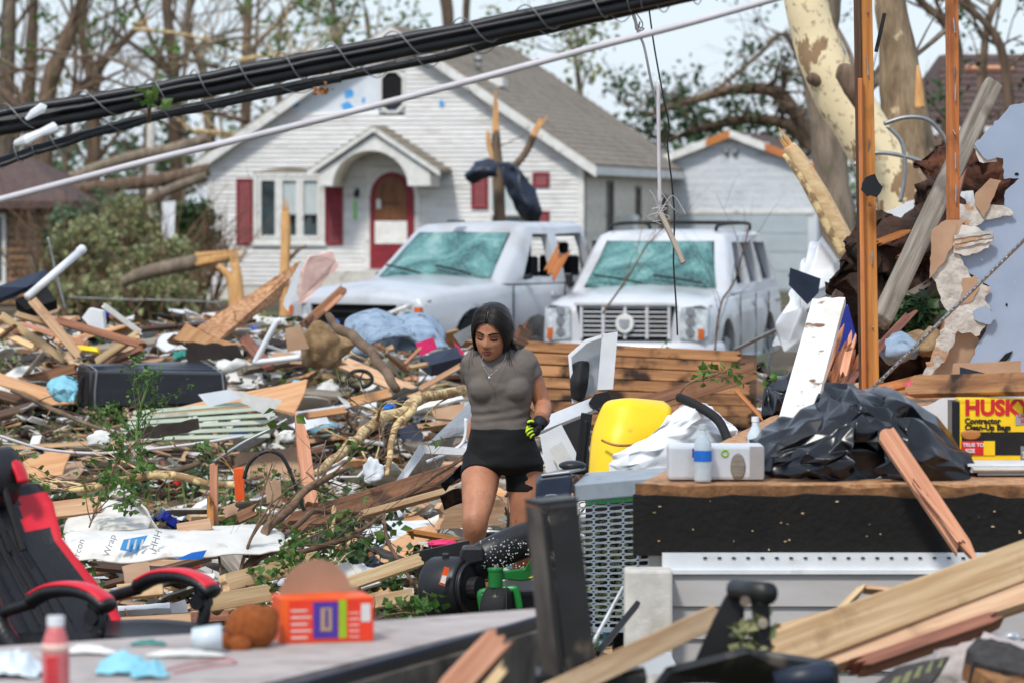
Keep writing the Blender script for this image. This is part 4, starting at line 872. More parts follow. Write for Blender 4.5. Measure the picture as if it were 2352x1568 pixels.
for y in (-.45, .45):
    for x in (2.6, 3.6): MB().bb((x, y - .25, .9), (x + .16, y + .25, 1.42)).bb((x + .02, y - .12, 1.44), (x + .12, y + .12, 1.6)).build('car_seat', 'black_matte', suv, local=True, bevel=.03)
MB().bb((-.02, -.56, .56), (-.1, -.12, .585)).build('grille_base', 'chrome', suv, local=True)
# --- the pickup, turned further to the left, front end torn off
pk = vehicle_root('pickup_truck', 948, 43.2, math.radians(90 - 34), 'wrecked silver crew-cab pickup with missing grille and crazed windscreen', 'truck')
pk.location.x = P(812, 700, 43.2).x
st = [(0, .86, .62, 1.00, 1.05), (.05, .93, .55, 1.05, 1.12), (.3, .985, .45, 1.11, 1.2), (.9, 1.0, .40, 1.15, 1.25), (1.5, 1.0, .40, 1.2, 1.3), (1.8, 1.0, .40, 1.2, 1.28), (3.75, 1.0, .40, 1.22, 1.26), (3.8, 1.0, .42, 1.26, 1.28), (5.75, .99, .46, 1.28, 1.3), (5.82, .96, .5, 1.26, 1.28)]
body = loft_body(st, 'car_silver', 'body', pk)
for x in (.98, 4.55):
    for s in (-1, 1): cut(body, MB().tube([(x, s * .70, .44), (x, s * 1.12, .44)], .5, 24))
cut(body, MB().bb((3.95, -.86, .8), (5.68, .86, 1.6)))
cut(body, MB().bb((-.2, -.80, .5), (.14, .72, .98)))
cab = green_house((1.45, 3.72), (2.2, 3.62), .965, .78, 1.2, 1.84, 'car_silver', pk, .06)
for xs in (((2.02, 1.27), (2.72, 1.27), (2.72, 1.76), (2.42, 1.76)), ((2.88, 1.27), (3.55, 1.27), (3.45, 1.76), (2.88, 1.76))): cut(cab, MB().prism([(x, -1.3, z) for x, z in xs], (0, 2.6, 0)))
cut(cab, MB().prism([(1.1, -.78, 1.26), (1.1, .78, 1.26), (1.75, .66, 1.78), (1.75, -.66, 1.78)], (.6, 0, 0)))
cut(cab, MB().bb((3.4, -.7, 1.3), (4.0, .7, 1.72)))
for v in body.data.vertices:       # dents along the flank and the front wing
    if v.co.z < 1.15 and abs(v.co.y) > .6: v.co.y += .035 * noise.noise(v.co * 2.1)
for v in cab.data.vertices: v.co += Vector((0, .02 * noise.noise(v.co * 2.4), .025 * noise.noise(v.co * 1.9 + Vector((4, 0, 0)))))
shade_smooth(body); shade_smooth(cab)
ws = wind(pk, 1.45, 2.2, .965, .78, 1.2, 1.84)
MB().prism([(1.62, -.28, 1.30), (1.66, .1, 1.33), (1.84, .16, 1.52), (1.95, -.05, 1.62), (1.80, -.2, 1.48)], (-.02, 0, .02)).build('loose_flap', 'white_plastic', ws, local=True)
MB().bb((.1, -.8, .55), (.16, .8, .97)).build('radiator', 'room_dark', pk, local=True)
for i in range(4): MB().bb((.02, -.78, .62 + i * .09), (.06, -.1 + .2 * i, .635 + i * .09)).build('grille_bar', 'black_plastic', pk, local=True)
for s in (-1, 1):
    hl = MB().prism([(.02, s * .58, .80), (.02, s * .86, .80), (.12, s * .93, .98), (.02, s * .6, .98)], (-.03, 0, 0)).build('headlight', 'lamp_glass', pk, local=True)
    MB().bb((-.02, s * .89 - .04, .86), (.03, s * .89 + .04, .96)).build('turn_lamp', 'amber', hl, local=True)
    for x in (.98, 4.55): wheel(pk, x, s * .84, .42, .28, s)
    for x in (1.72, 2.8, 3.76): MB().bb((x, s * 1.003 - .006 + s * .006, .5), (x + .012, s * 1.003 + .006 + s * .006, 1.18)).build('door_gap', 'dark_hole', pk, local=True)
    for x in (2.5, 3.5): MB().bb((x, s * 1.0 - .012 + s * .02, 1.04), (x + .2, s * 1.0 + .016 + s * .02, 1.09)).build('door_handle', 'car_silver', pk, local=True, bevel=.008)
    MB().tube([(2.0, s * .98, 1.26), (1.95, s * 1.1, 1.28)], .03, 6).build('mirror_stub', 'black_plastic', pk, local=True)
MB().tube(smooth_pts([(.35, -1.0, .62), (.0, -.9, .62), (-.1, -.3, .62), (-.08, .5, .55), (.1, .92, .62), (.3, 1.0, .66)], 4), (.09, .05), 8, up=Vector((0, 0, 1))).build('bumper', 'silver_metal', pk, local=True, smooth=True)
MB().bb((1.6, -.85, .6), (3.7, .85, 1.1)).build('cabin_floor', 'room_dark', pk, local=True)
MB().tube([(2.1 + .18 * math.cos(i * .5) * .2, .42 + .19 * math.sin(i * .5), 1.28 + .19 * math.cos(i * .5)) for i in range(13)], .018, 6).build('steering_wheel', 'black_matte', pk, local=True)
for y in (-.42, .42):
    for x in (2.62, 3.5): MB().bb((x, y - .25, 1.0), (x + .15, y + .25, 1.5)).bb((x + .02, y - .12, 1.52), (x + .12, y + .12, 1.66)).build('car_seat', 'black_matte', pk, local=True, bevel=.03)
MB().bb((1.97, -.07, 1.905), (2.1, .09, 1.925)).build('roof_lamp', 'navy_plastic', pk, local=True)
MB().bb((2.4, -.03, 1.1), (3.55, .03, 1.78)).build('cabin_shade_panel', 'dark_hole', pk, local=True)  # dark centre panel added to stand in for the shade inside the cab
MB().bb((2.3, -.03, 1.1), (4.85, .03, 1.76)).build('cabin_shade_panel', 'dark_hole', suv, local=True)  # same added panel for the SUV, blocking the see-through windows with painted shade
MB().bb((1.95, .89, 1.22), (3.6, .90, 1.5)).bb((2.3, .82, 1.5), (3.55, .83, 1.76)).build('far_dark_sheet', 'dark_hole', pk, local=True)  # dark sheets added behind the far openings, imitating a dim interior
for v_, r_, w_ in ((suv, 1.22, .62), (pk, 1.37, .66)):
    for s in (-.35, .35): MB().tube([(r_, s - .3, 1.26 if v_ is suv else 1.31), (r_ + .1, s, 1.31 if v_ is suv else 1.36), (r_ + .16, s + .3, 1.35 if v_ is suv else 1.40)], .012, 5).build('wiper', 'black_matte', v_, local=True)
    MB().bb((.14, -.93, 1.02), (1.3, -.922, 1.03)).build('bonnet_gap', 'dark_hole', v_, local=True)
for i, (x, y, z, a) in enumerate(((2.9, -1.016, .8, .5), (3.3, -1.018, .95, .3), (2.2, -1.017, .7, .6), (4.1, -1.01, .9, .4))):
    pts = [(x + a * .5 * math.cos(q) * rr(.5, 1.1), y, z + a * .22 * math.sin(q) * rr(.5, 1.1)) for q in [k * .7 for k in range(9)]]
    MB().prism(pts, (0, .008, 0)).build('scraped_patch', 'galv', pk, local=True)
# a board speared through the pickup's rear window
board((1258, 640, 42.0), (1300, 562, 42.3), 34, .03, 'pine_orange', 'pointed orange board stuck in the pickup rear window', j=(.1, .25), roll=.2)
# ------------------------------------------------------------------ the woman
mk('skin', (186, 130, 100), (162, 108, 80), (9, 9, 9), rough=.5, vary=0, spec=.35, dirt=((138, 84, 62), 26, .6, .8))
mk('skin_lip', (132, 60, 58), rough=.4, vary=0)
mk('hair', (20, 17, 16), (30, 24, 22), (40, 40, 6), rough=.42, vary=0, spec=.35)
mk('shirt', (112, 104, 98), (100, 92, 86), (5, 5, 5), rough=.88, vary=0, bump=.08, bsc=160)
mk('shorts', (9, 9, 12), (6, 6, 8), (9, 9, 9), rough=.82, vary=0)
mk('glove', (26, 29, 38), (18, 20, 27), (40, 40, 40), rough=.7, vary=0)
mk('glove_neon', (196, 226, 40), (182, 214, 34), rough=.5, vary=0)
mk('eye_dark', (20, 15, 14), rough=.3, vary=0)
mk('eye_white', (206, 196, 188), rough=.3, vary=0)
WY = 18.4
def Wp(u, v, d=0.): return P(u, v, WY + d)
def wp(n): return n * WY / FPX
def fuse(b, vox, it, name, mat, parent, post=None):
    """grow one continuous skin round overlapping shapes"""
    o = b.build(name, mat)
    m = o.modifiers.new('r', 'REMESH'); m.mode = 'VOXEL'; m.voxel_size = vox; m.use_smooth_shade = True
    m = o.modifiers.new('s', 'SMOOTH'); m.iterations = it; m.factor = .5
    bake(o); o.data.materials.clear(); o.data.materials.append(MT[mat])
    if post:
        for v in o.data.vertices: post(v)
    o.data.polygons.foreach_set('use_smooth', [True] * len(o.data.polygons)); o.data.update(); par(o, parent); return o
def rings(b, rows, n=28, off=0.):
    """horizontal elliptical rings: (u, v, depth, half width px, half depth m)"""
    vs = []
    for u, v, d, hw_, hd_ in rows:
        c = Wp(u, v, d)
        for j in range(n):
            q = 2 * math.pi * j / n; vs.append(c + Vector(((wp(hw_) + off) * math.cos(q), (hd_ + off) * math.sin(q), 0)))
    k = len(rows)
    return b.add(vs, [(i * n + j, i * n + (j + 1) % n, (i + 1) * n + (j + 1) % n, (i + 1) * n + j) for i in range(k - 1) for j in range(n)] + [tuple(range(n)), tuple((k - 1) * n + j for j in range(n))])
def interp_rows(rows, m=4):
    out = []; A = np.array(rows, float)
    for i in range(len(A) - 1):
        a, p, q, e = A[max(i - 1, 0)], A[i], A[i + 1], A[min(i + 2, len(A) - 1)]
        for s in range(m):
            t = s / m; out.append(tuple(.5 * (2 * p + (q - a) * t + (2 * a - 5 * p + 4 * q - e) * t * t + (3 * p - a - 3 * q + e) * t ** 3)))
    out.append(tuple(A[-1])); return out
def limb_tube(b, pts, n=32, off=0., k=5):
    """pts = (u, v, depth, radius m)"""
    q = smooth_pts([Wp(*p[:3]) for p in pts], k); r = smooth_pts([Vector((p[3], 0, 0)) for p in pts], k)
    return b.tube(q, [x.x + off for x in r], n)
woman = thing('person', Vector((wp(1145 - CU), WY, 0)), 'woman in grey T-shirt and black shorts stepping through the rubble', 'person')
TORSO = [(1154, 1088, 0, 50, .09), (1156, 1070, 0, 88, .146), (1156, 1045, 0, 84, .150), (1153, 1010, -.01, 75, .133), (1152, 985, -.015, 69, .12), (1151, 962, -.02, 66, .112), (1150, 940, -.03, 65, .108), (1149, 905, -.04, 72, .112), (1148, 870, -.05, 78, .112), (1148, 845, -.055, 82, .105), (1148, 826, -.055, 84, .088), (1147, 812, -.055, 66, .072), (1146, 802, -.06, 40, .058), (1143, 794, -.068, 28, .052)]
RLEG = [(1108, 1062, -.01, .094), (1103, 1100, -.08, .091), (1099, 1145, -.17, .079), (1093, 1185, -.245, .064), (1091, 1205, -.26, .061), (1089, 1235, -.23, .054), (1086, 1275, -.17, .056), (1083, 1330, -.09, .046), (1080, 1385, -.02, .036), (1080, 1420, 0, .036)]
LLEG = [(1202, 1062, 0, .094), (1207, 1110, .0, .0895), (1208, 1160, .0, .080), (1202, 1205, .01, .063), (1198, 1225, .03, .054), (1198, 1265, .10, .055), (1200, 1320, .2, .044), (1204, 1370, .3, .036), (1206, 1400, .34, .036)]
LARM = [(1204, 830, -.05, .044), (1216, 845, -.04, .049), (1228, 880, -.02, .0475), (1241, 912, 0, .043), (1246, 930, -.005, .042), (1247, 945, -.06, .041), (1244, 958, -.12, .034), (1240, 968, -.165, .028), (1236, 975, -.185, .027)]
RARM = [(1098, 830, -.04, .044), (1090, 846, -.0, .048), (1092, 872, .08, .046), (1100, 905, .16, .040), (1104, 940, .19, .038), (1088, 985, .17, .033), (1086, 1020, .15, .027)]
# head in its own frame: +X to her left (picture right), -Y forward, Z up
HC = Wp(1131, 760, -.13)
HM = Matrix.Translation(HC) @ Matrix.Rotation(math.radians(-17), 4, 'Z') @ Matrix.Rotation(math.radians(17), 4, 'X') @ Matrix.Rotation(math.radians(4), 4, 'Y') @ Matrix.Scale(1.09, 4)
HR = [(.116, .006, .01, .012), (.110, .032, .036, .045), (.098, .050, .056, .066), (.075, .066, .076, .086), (.045, .074, .088, .096), (.015, .0755, .092, .098), (-.012, .074, .092, .094), (-.035, .0715, .0915, .084), (-.055, .067, .090, .068), (-.075, .0595, .088, .048), (-.092, .049, .085, .028), (-.106, .035, .080, .005), (-.115, .020, .072, -.02), (-.119, .006, .062, -.04)]
def head_pt(t, q, sc=1., feat=True):
    """t in 0..1 from crown to chin, q angle (0 = straight ahead)"""
    z = np.interp(t, np.linspace(0, 1, len(HR)), [h[0] for h in HR]); w = np.interp(t, np.linspace(0, 1, len(HR)), [h[1] for h in HR])
    f = np.interp(t, np.linspace(0, 1, len(HR)), [h[2] for h in HR]); bk = np.interp(t, np.linspace(0, 1, len(HR)), [h[3] for h in HR])
    c, s = math.cos(q), math.sin(q); e = .86
    x = w * math.copysign(abs(s) ** e, s); y = -(f if c > 0 else bk) * math.copysign(abs(c) ** e, c)
    p = Vector((x, y, z))
    if feat and c > 0:
        def gs(x0, z0, sx, sz): return math.exp(-((x - x0) / sx) ** 2 - ((z - z0) / sz) ** 2)
        d = 0.
        d += .020 * gs(0, -.036, .0115, .016) + .013 * gs(0, -.015, .0085, .022) + .006 * (gs(.012, -.041, .008, .008) + gs(-.012, -.041, .008, .008))
        d += -.0095 * (gs(.031, -.006, .019, .012) + gs(-.031, -.006, .019, .012)) + .0055 * (gs(.031, -.006, .012, .007) + gs(-.031, -.006, .012, .007))
        d += .005 * (gs(.03, .014, .024, .008) + gs(-.03, .014, .024, .008)) + .003 * (gs(.045, -.032, .02, .018) + gs(-.045, -.032, .02, .018))
        d += .0085 * gs(0, -.0635, .019, .0055) + .0095 * gs(0, -.0745, .017, .0055) - .005 * gs(0, -.0688, .022, .0022) - .004 * gs(0, -.084, .02, .005) + .007 * gs(0, -.1, .018, .01)
        p.y -= d
    return p * sc
hb = MB(); nt_, nq = 60, 72
for i in range(nt_ + 1):
    for j in range(nq): hb.v.append(tuple(HM @ head_pt(i / nt_, 2 * math.pi * j / nq)))
hb.f = [(i * nq + j, i * nq + (j + 1) % nq, (i + 1) * nq + (j + 1) % nq, (i + 1) * nq + j) for i in range(nt_) for j in range(nq)] + [tuple(range(nq)), tuple(nt_ * nq + j for j in range(nq))]
hb.m = [0] * len(hb.f)
bd = MB(); bd.add(hb.v, hb.f)
for s in (-1, 1):      # ears
    bd.ball(HM @ Vector((s * .076, .012, -.012)), (.008, .017, .029), 10, 8, HM.to_3x3())
neck = [HM @ Vector((0, .022, -.06)), HM @ Vector((0, .03, -.10)), Wp(1143, 806, -.075), Wp(1146, 825, -.055)]
bd.tube(smooth_pts(neck, 4), [.052] * 5 + [.05] * 4 + [.056] * 3 + [.07], 20)
rings(bd, interp_rows(TORSO), off=-.012)
for L_ in (RLEG, LLEG, LARM, RARM): limb_tube(bd, L_)
for u, v, d in ((1114, 890, -.09), (1180, 890, -.09)): bd.ball(Wp(u, v, d), (.062, .06, .06))
bd.ball(Wp(1092, 1195, -.283), (.036, .034, .045))     # kneecap
body = fuse(bd, .0045, 4, 'body', 'skin', woman)
# face detail
def on_face(x, z, lift=.0015):
    lo_, hi_ = 0., 1.
    t = np.interp(-z, [-h[0] for h in HR], np.linspace(0, 1, len(HR)))
    q = 0.
    for _ in range(40):
        p = head_pt(t, q); q += (x - p.x) * 6
        q = max(-1.4, min(1.4, q))
    p = head_pt(t, q); return HM @ (p + Vector((p.x * .3, -1, 0)).normalized() * lift)
def strip(pts, ws, lift, name, mat):
    b = MB(); q = [on_face(x, z, lift) for x, z in pts]
    b.tube(q, [(w, .0022) for w in ws], 6, up=HM.to_3x3() @ Vector((0, 0, 1))); return b.build(name, mat, body, smooth=True)
for s in (-1, 1):
    strip([(s * (.010 + .042 * f), .013 + .010 * math.sin(f * 2.4) - .004 * f) for f in np.linspace(0, 1, 7)], [.0034, .0042, .0046, .0042, .0036, .0026, .0014], .0022, 'eyebrow', 'hair')
    strip([(s * (.017 + .030 * f), -.0085 - .0035 * math.sin(f * 3.1)) for f in np.linspace(0, 1, 7)], [.0016, .003, .0038, .0042, .0042, .0036, .002], .0032, 'eyelid_lashes', 'eye_dark')
    strip([(s * (.015 + .034 * f), -.001 + .004 * math.sin(f * 3.1)) for f in np.linspace(0, 1, 7)], [.0006, .0009, .0011, .0012, .0012, .001, .0006], .0015, 'eyelid_crease', 'skin_lip')
    MB().ball(HM @ Vector((s * .0085, -.1075, -.046)), (.0035, .003, .0022), 8, 6).build('nostril', 'eye_dark', body, smooth=True)
strip([(-.022 + .044 * f, -.0635 + .003 * abs(math.sin(f * 6.28)) - .002 * abs(f - .5)) for f in np.linspace(0, 1, 9)], [.0008, .002, .003, .0034, .003, .0034, .003, .002, .0008], .0005, 'upper_lip', 'skin_lip')
strip([(-.019 + .038 * f, -.0735 - .0015 * math.sin(f * 3.14)) for f in np.linspace(0, 1, 9)], [.0008, .0025, .0036, .0042, .0044, .0042, .0036, .0025, .0008], .0005, 'lower_lip', 'skin_lip')
strip([(-.021 + .042 * f, -.0688) for f in np.linspace(0, 1, 7)], [.0006, .0009, .001, .001, .001, .0009, .0006], .0022, 'mouth_line', 'eye_dark')
# hair: a scalp shell plus many combed strands falling behind her left shoulder
hr = MB()
def hairline(q):      # t of the hairline at angle q from straight ahead
    a = abs(q); return .25 + .02 * math.cos(a * 2) if a < .75 else .25 + (a - .75) * .62 if a < 1.5 else .70 + (a - 1.5) * .4
nh = 60
for i in range(19):
    for j in range(nh):
        q = -math.pi + 2 * math.pi * j / nh; t = min(.98, hairline(q)) * i / 18
        p = head_pt(t, q, feat=False); n_ = p.normalized(); hr.v.append(tuple(HM @ (p + n_ * (.010 * (1 - .8 * (i / 18) ** 4)))))
hr.f = [(i * nh + j, i * nh + (j + 1) % nh, (i + 1) * nh + (j + 1) % nh, (i + 1) * nh + j) for i in range(18) for j in range(nh)]; hr.f.append(tuple(range(nh))); hr.m = [0] * len(hr.f)
def scalp(t, q, l): p = head_pt(t, q, feat=False); return HM @ (p + p.normalized() * l)
for k in range(420):       # combed from a centre parting round the sides of the head
    s = 1 if k % 2 else -1; f = rr(0, 1); t0 = .262 - f * .2; l = rr(.009, .013)
    e = 1.35 + 1.3 * f + rr(-.12, .12)                        # how far round the head the strand runs
    pts = [scalp(t0, s * .03, l * .75)]
    for g_ in (.2, .4, .6, .8, 1):
        low = (.36 + .34 * g_) if f < .5 else (.3 + .45 * g_)
        pts.append(scalp(t0 + (low - t0) * g_ ** 1.15, s * (.03 + (e - .03) * g_ ** .8), l * (1.1 - .2 * g_)))
    if s > 0: pts += [Wp(1174 + rr(-12, 12), 800 + rr(-8, 8), -.05 + rr(-.04, .05)), Wp(1182 + rr(-14, 12), 826 + rr(-6, 10), -.06 + rr(-.06, .09)), Wp(1184 + rr(-22, 14), 850 + rr(-16, 26), -.02 + rr(-.1, .1))]
    else: pts += [HM @ Vector((-.03 + rr(-.02, .02), .10, -.08 + rr(-.02, .02))), Wp(1138 + rr(-14, 14), 822, .045 + rr(0, .03)), Wp(1142 + rr(-20, 20), 880 + rr(-20, 60), .09 + rr(0, .02))]
    pts = smooth_pts(pts, 4); n_ = len(pts); hr.tube(pts, [.0026 * (.6 + .4 * math.sin(3.1 * i / n_)) + .0005 for i in range(n_)], 4)
for k in range(16):        # loose wisps
    s = RN.choice((-1, 1, 1)); a = scalp(rr(.5, .6), s * rr(1.3, 1.6), .008); hr.tube(smooth_pts([a, a + Vector((s * rr(0, .015), -.01, -.05)), a + Vector((s * rr(-.01, .04), rr(-.02, .01), rr(-.16, -.09)))], 4), .0007, 3)
for k in range(60):        # flyaway hairs over the crown and behind the shoulder
    t0, q0 = rr(.02, .5), rr(-2.6, 2.6)
    if abs(q0) < .9 and t0 > .2: continue
    a = scalp(t0, q0, .011); e = scalp(min(.9, t0 + rr(.15, .3)), q0 + math.copysign(rr(.1, .5), q0), rr(.014, .028)); hr.tube(smooth_pts([a, (a + e) / 2 + Vector((0, 0, rr(.002, .01))), e], 4), .0007, 3)
for k in range(70):        # loose lock over her left shoulder
    a = scalp(rr(.5, .68), rr(1.5, 2.1), .01); hr.tube(smooth_pts([a, Wp(1178 + rr(-10, 12), 806 + rr(-8, 8), -.07 + rr(-.04, .03)), Wp(1186 + rr(-12, 12), 830 + rr(-6, 8), -.09 + rr(-.05, .04)), Wp(1186 + rr(-20, 16), 850 + rr(-10, 14), -.1 + rr(-.04, .04))], 4), .0016, 4)
hr.build('hair', 'hair', woman, smooth=True)
# T-shirt
sh = MB(); rows = [r for r in interp_rows(TORSO, 5) if r[1] < 986]; rows.insert(0, (1152, 987, -.012, 71, .124)); rows = rows[:1] + [(a, b_, c_, d_ + .5, e_) for a, b_, c_, d_, e_ in rows[1:]]
rings(sh, rows, off=.006)
for u, v, d in ((1114, 890, -.098), (1180, 890, -.098)): sh.ball(Wp(u, v, d), (.078, .075, .078), 20, 16)
sh.ball(Wp(1147, 887, -.103), (.09, .066, .07), 20, 14)
limb_tube(sh, [(1190, 826, -.05, .06), (1204, 832, -.045, .062), (1213, 846, -.04, .0585), (1222, 867, -.03, .055)], off=.001)
limb_tube(sh, [(1104, 826, -.05, .06), (1090, 833, -.04, .06), (1084, 850, -.01, .056), (1084, 868, .04, .054)], off=.001)
sh.tube([Wp(1144, 806, -.07), Wp(1142, 795, -.074)], [.064, .057], 24)
def wrinkle(v):
    p = v.co; q = (p.z - EYE) * FPX / WY; vv = CV - q
    a = .002 * noise.noise(Vector((p.x * 9, p.y * 6, p.z * 22))) + .0015 * noise.noise(Vector((p.x * 22, 1, p.z * 40)))
    a += .0028 * math.exp(-((vv - 950) / 20) ** 2) * math.sin(vv * .28 + p.x * 22 + 2 * noise.noise(p * 8))
    n_ = v.normal; v.co = p + n_ * a
shirt = fuse(sh, .006, 14, 'shirt', 'shirt', woman, wrinkle)
b = MB(); ring = [Wp(1142, 796, -.074) + Vector((.0585 * math.cos(q), .0585 * math.sin(q), -.012 * math.sin(q) * -1)) for q in np.linspace(0, 2 * math.pi, 29)]
b.tube(ring, (.011, .004), 6, up=Vector((0, 0, 1))).build('collar', 'shirt', shirt, smooth=True)
# shorts
so = MB(); rows = [r for r in interp_rows(TORSO, 5) if r[1] > 978]; rings(so, rows, off=.006)
limb_tube(so, [(1110, 1050, -.005, .096), (1106, 1075, -.04, .0945), (1102, 1096, -.08, .0925)], off=.002)
limb_tube(so, [(1200, 1055, 0, .097), (1204, 1090, 0, .091), (1206, 1126, 0, .0875)], off=.002)
def wr2(v):
    p = v.co; v.co = p + v.normal * (.003 * noise.noise(Vector((p.x * 12, p.y * 8, p.z * 30))))
fuse(so, .006, 5, 'shorts', 'shorts', woman, wr2)
# necklace
ch = [Wp(1122, 806, -.13), Wp(1106, 826, -.185), Wp(1113, 845, -.195), Wp(1124, 862, -.2), Wp(1124, 872, -.203)]; ch2 = [Wp(1163, 806, -.12), Wp(1158, 826, -.17), Wp(1140, 850, -.19), Wp(1125, 862, -.2)]
b = MB()
for path in (ch[:4], ch2):
    for p in smooth_pts(path, 9): b.ball(p + Vector((0, -.012, 0)), .0022, 6, 4)
nk = b.build('necklace', 'chrome', woman, smooth=True)
MB().ball(Wp(1124, 868, -.218), (.007, .004, .010), 10, 8).build('pendant', 'chrome', nk, smooth=True)
# gloved left hand, fingers curled
gl = MB(); wr_ = Wp(1239, 971, -.175); pc = Wp(1231, 987, -.205)
gl.tube([Wp(1245, 962, -.15), wr_, Wp(1236, 978, -.19)], [.036, .034, .032], 14)
gl.tube([Wp(1237, 976, -.188), Wp(1232, 986, -.2), Wp(1228, 996, -.205)], [(.036, .020), (.044, .024), (.038, .021)], 14, up=Vector((.45, 0, 1)))
neon = []
for i, (k, m_, t_) in enumerate([((1221, 976, -.225), (1212, 984, -.235), (1213, 996, -.222)), ((1222, 984, -.228), (1211, 991, -.238), (1214, 1001, -.222)), ((1224, 991, -.226), (1214, 998, -.234), (1218, 1006, -.218)), ((1228, 997, -.22), (1220, 1004, -.226), (1224, 1010, -.212))]):
    pts = smooth_pts([Wp(1232, 982 + i * 5, -.205), Wp(*k), Wp(*m_), Wp(*t_)], 4); gl.tube(pts, [.0115] * 5 + [.0105] * 4 + [.0095] * 3 + [.007], 10)
    neon.append([p + Vector((-.003, -.0085, .004)) for p in pts[2:11]])
th = smooth_pts([Wp(1238, 980, -.21), Wp(1228, 971, -.235), Wp(1218, 969, -.245), Wp(1211, 974, -.248)], 4); gl.tube(th, [.0135] * 6 + [.0115] * 5 + [.009] * 2, 10); neon.append([p + Vector((-.002, -.008, .006)) for p in th[4:12]])
g = fuse(gl, .003, 2, 'glove', 'glove', woman)
for n_ in neon: MB().tube(n_, [.003] + [.0062] * (len(n_) - 2) + [.003], 8).build('neon_strip', 'glove_neon', g, smooth=True)
MB().tube([Wp(1246, 961, -.148), Wp(1242, 967, -.165)], [.0385, .037], 14).build('cuff', 'pine_red', g, smooth=True)
# right hand, low behind the hip, holding folded black bags
h2 = MB(); h2.tube([Wp(1087, 1012, .155), Wp(1084, 1030, .15), Wp(1080, 1050, .14)], [.03, (.042, .024), (.036, .022)], 12)
for i in range(4): h2.tube(smooth_pts([Wp(1083 - i * 4, 1046, .14 + i * .012), Wp(1076 - i * 3, 1066, .12 + i * .012), Wp(1078 - i * 2, 1080, .14 + i * .012), Wp(1084, 1078, .16 + i * .01)], 3), .011, 8)
h2.tube(smooth_pts([Wp(1086, 1036, .13), Wp(1080, 1052, .10), Wp(1076, 1066, .11)], 3), .012, 8)
fuse(h2, .0035, 2, 'glove', 'glove', woman)
for s in range(2):      # shoes, mostly out of sight
    p = (Wp(1080, 1420, -.02), Wp(1206, 1400, .33))[s]
    MB().ball(p + Vector((0, -.07, -.03)), (.05, .14, .045), 14, 10).tube([p + Vector((0, 0, -.02)), p + Vector((0, .01, .08))], .05, 12).build('shoe', 'black_matte', woman, smooth=True)
# ------------------------------------------------------------------ wrecked floor platform at the right
PZ = 1.06
deck = thing('floor_platform', Vector((.5, 14, 0)), 'torn-open house floor platform with black sheathed edge and grey siding', 'platform')
poly = [(.46, 14.0), (4.6, 14.0), (4.6, 22.5), (2.2, 22.5), (1.25, 18.6)]
MB().prism([(x, y, PZ - .05) for x, y in poly], (0, 0, .045)).build('floor_deck', 'osb', deck)
# rim: black board with ragged chewed top edge, two coats
n = 46
def ragged(x0, x1, zlo, zhi, y0, y1, amp, seed, zc):
    b = MB(); vs = []
    for i in range(n + 1):
        x = x0 + (x1 - x0) * i / n; e = amp * (noise.noise(Vector((x * 5 + seed, 0, 0))) + .5 * noise.noise(Vector((x * 17 + seed, 0, 0))))
        vs += [(x, y0, zlo), (x, y0, zhi + e), (x, y1, zhi + e), (x, y1, zlo)]
    fs = [(i * 4 + a, (i + 1) * 4 + a, (i + 1) * 4 + (a + 1) % 4, i * 4 + (a + 1) % 4) for i in range(n) for a in range(4)] + [(0, 1, 2, 3), (n * 4 + 3, n * 4 + 2, n * 4 + 1, n * 4)]
    return b.add(vs, fs)
ragged(.44, 4.6, .80, 1.015, 13.955, 13.985, .028, 3, 0).build('black_sheathing', 'tar_board', deck)
ragged(.45, 4.6, .80, 1.05, 13.986, 14.03, .018, 9, 0).build('rim_joist', 'rough_edge', deck)
MB().prism([(.44, 13.97, .8), (.44, 13.97, 1.02), (1.24, 18.6, 1.02), (1.24, 18.6, .8)], (.03, 0, 0)).build('side_rim', 'tar_board', deck)
fl = MB().bb((.545, 13.925, .745), (4.6, 13.95, .812)).bb((.545, 13.91, .737), (4.6, 13.94, .752)).build('metal_flashing', 'white_plastic', deck)
for i in range(40): MB().box((.7 + i * .052 + (.2 if i > 20 else 0), 13.923, .795), (.013, .006, .006)).build('nail_slot', 'dark_hole', fl)
for i in range(5): MB().add([(.58, 13.93, .735 - i * .118), (4.6, 13.93, .735 - i * .118), (4.6, 13.915, .62 - i * .118), (.58, 13.915, .62 - i * .118), (.58, 13.99, .735 - i * .118), (4.6, 13.99, .735 - i * .118), (4.6, 13.99, .62 - i * .118), (.58, 13.99, .62 - i * .118)], [(0, 3, 2, 1), (4, 5, 6, 7), (0, 1, 5, 4), (3, 7, 6, 2), (0, 4, 7, 3), (1, 2, 6, 5)]).build('siding_board', 'siding_grey', deck)
MB().bb((.50, 14.0, 0), (4.6, 14.12, .80)).build('footing_wall', 'concrete', deck)
MB().prism([(.50, 14.12, 0), (.50, 14.12, .8), (1.26, 18.6, .8), (1.26, 18.6, 0)], (.1, 0, 0)).build('footing_wall', 'concrete', deck)
b = MB()
for i in range(60): b.box((rr(.5, 4), 13.953, rr(.82, 1.0)), (rr(.002, .012), .004, rr(.002, .005)))
stuff(b.build('stuck_splinters', 'pine_cream', deck))
MB().bb((.405, 13.80, 0), (.578, 13.945, .762)).build('concrete_pier', 'concrete', bevel=.012)
tag(bpy.data.objects['concrete_pier'], 'whitish concrete pier under the platform corner', 'pier')
sp = board_mb(.62, .07, .03, .1, .03).build('splintered_board', 'pine_pink', M=frame(P(2240, 1300, 13.6), P(2088, 1075, 13.8)), bevel=.003)
tag(sp, 'pink splintered board leaning on the black platform edge', 'board')
for k in range(2): board((2215 - k * 10, 1250, 13.57), (2080 + k * 26, 1085 + k * 25, 13.75), 9, .016, 'pine_pink', '', parent=sp, name='splinter', j=(.02, .14))
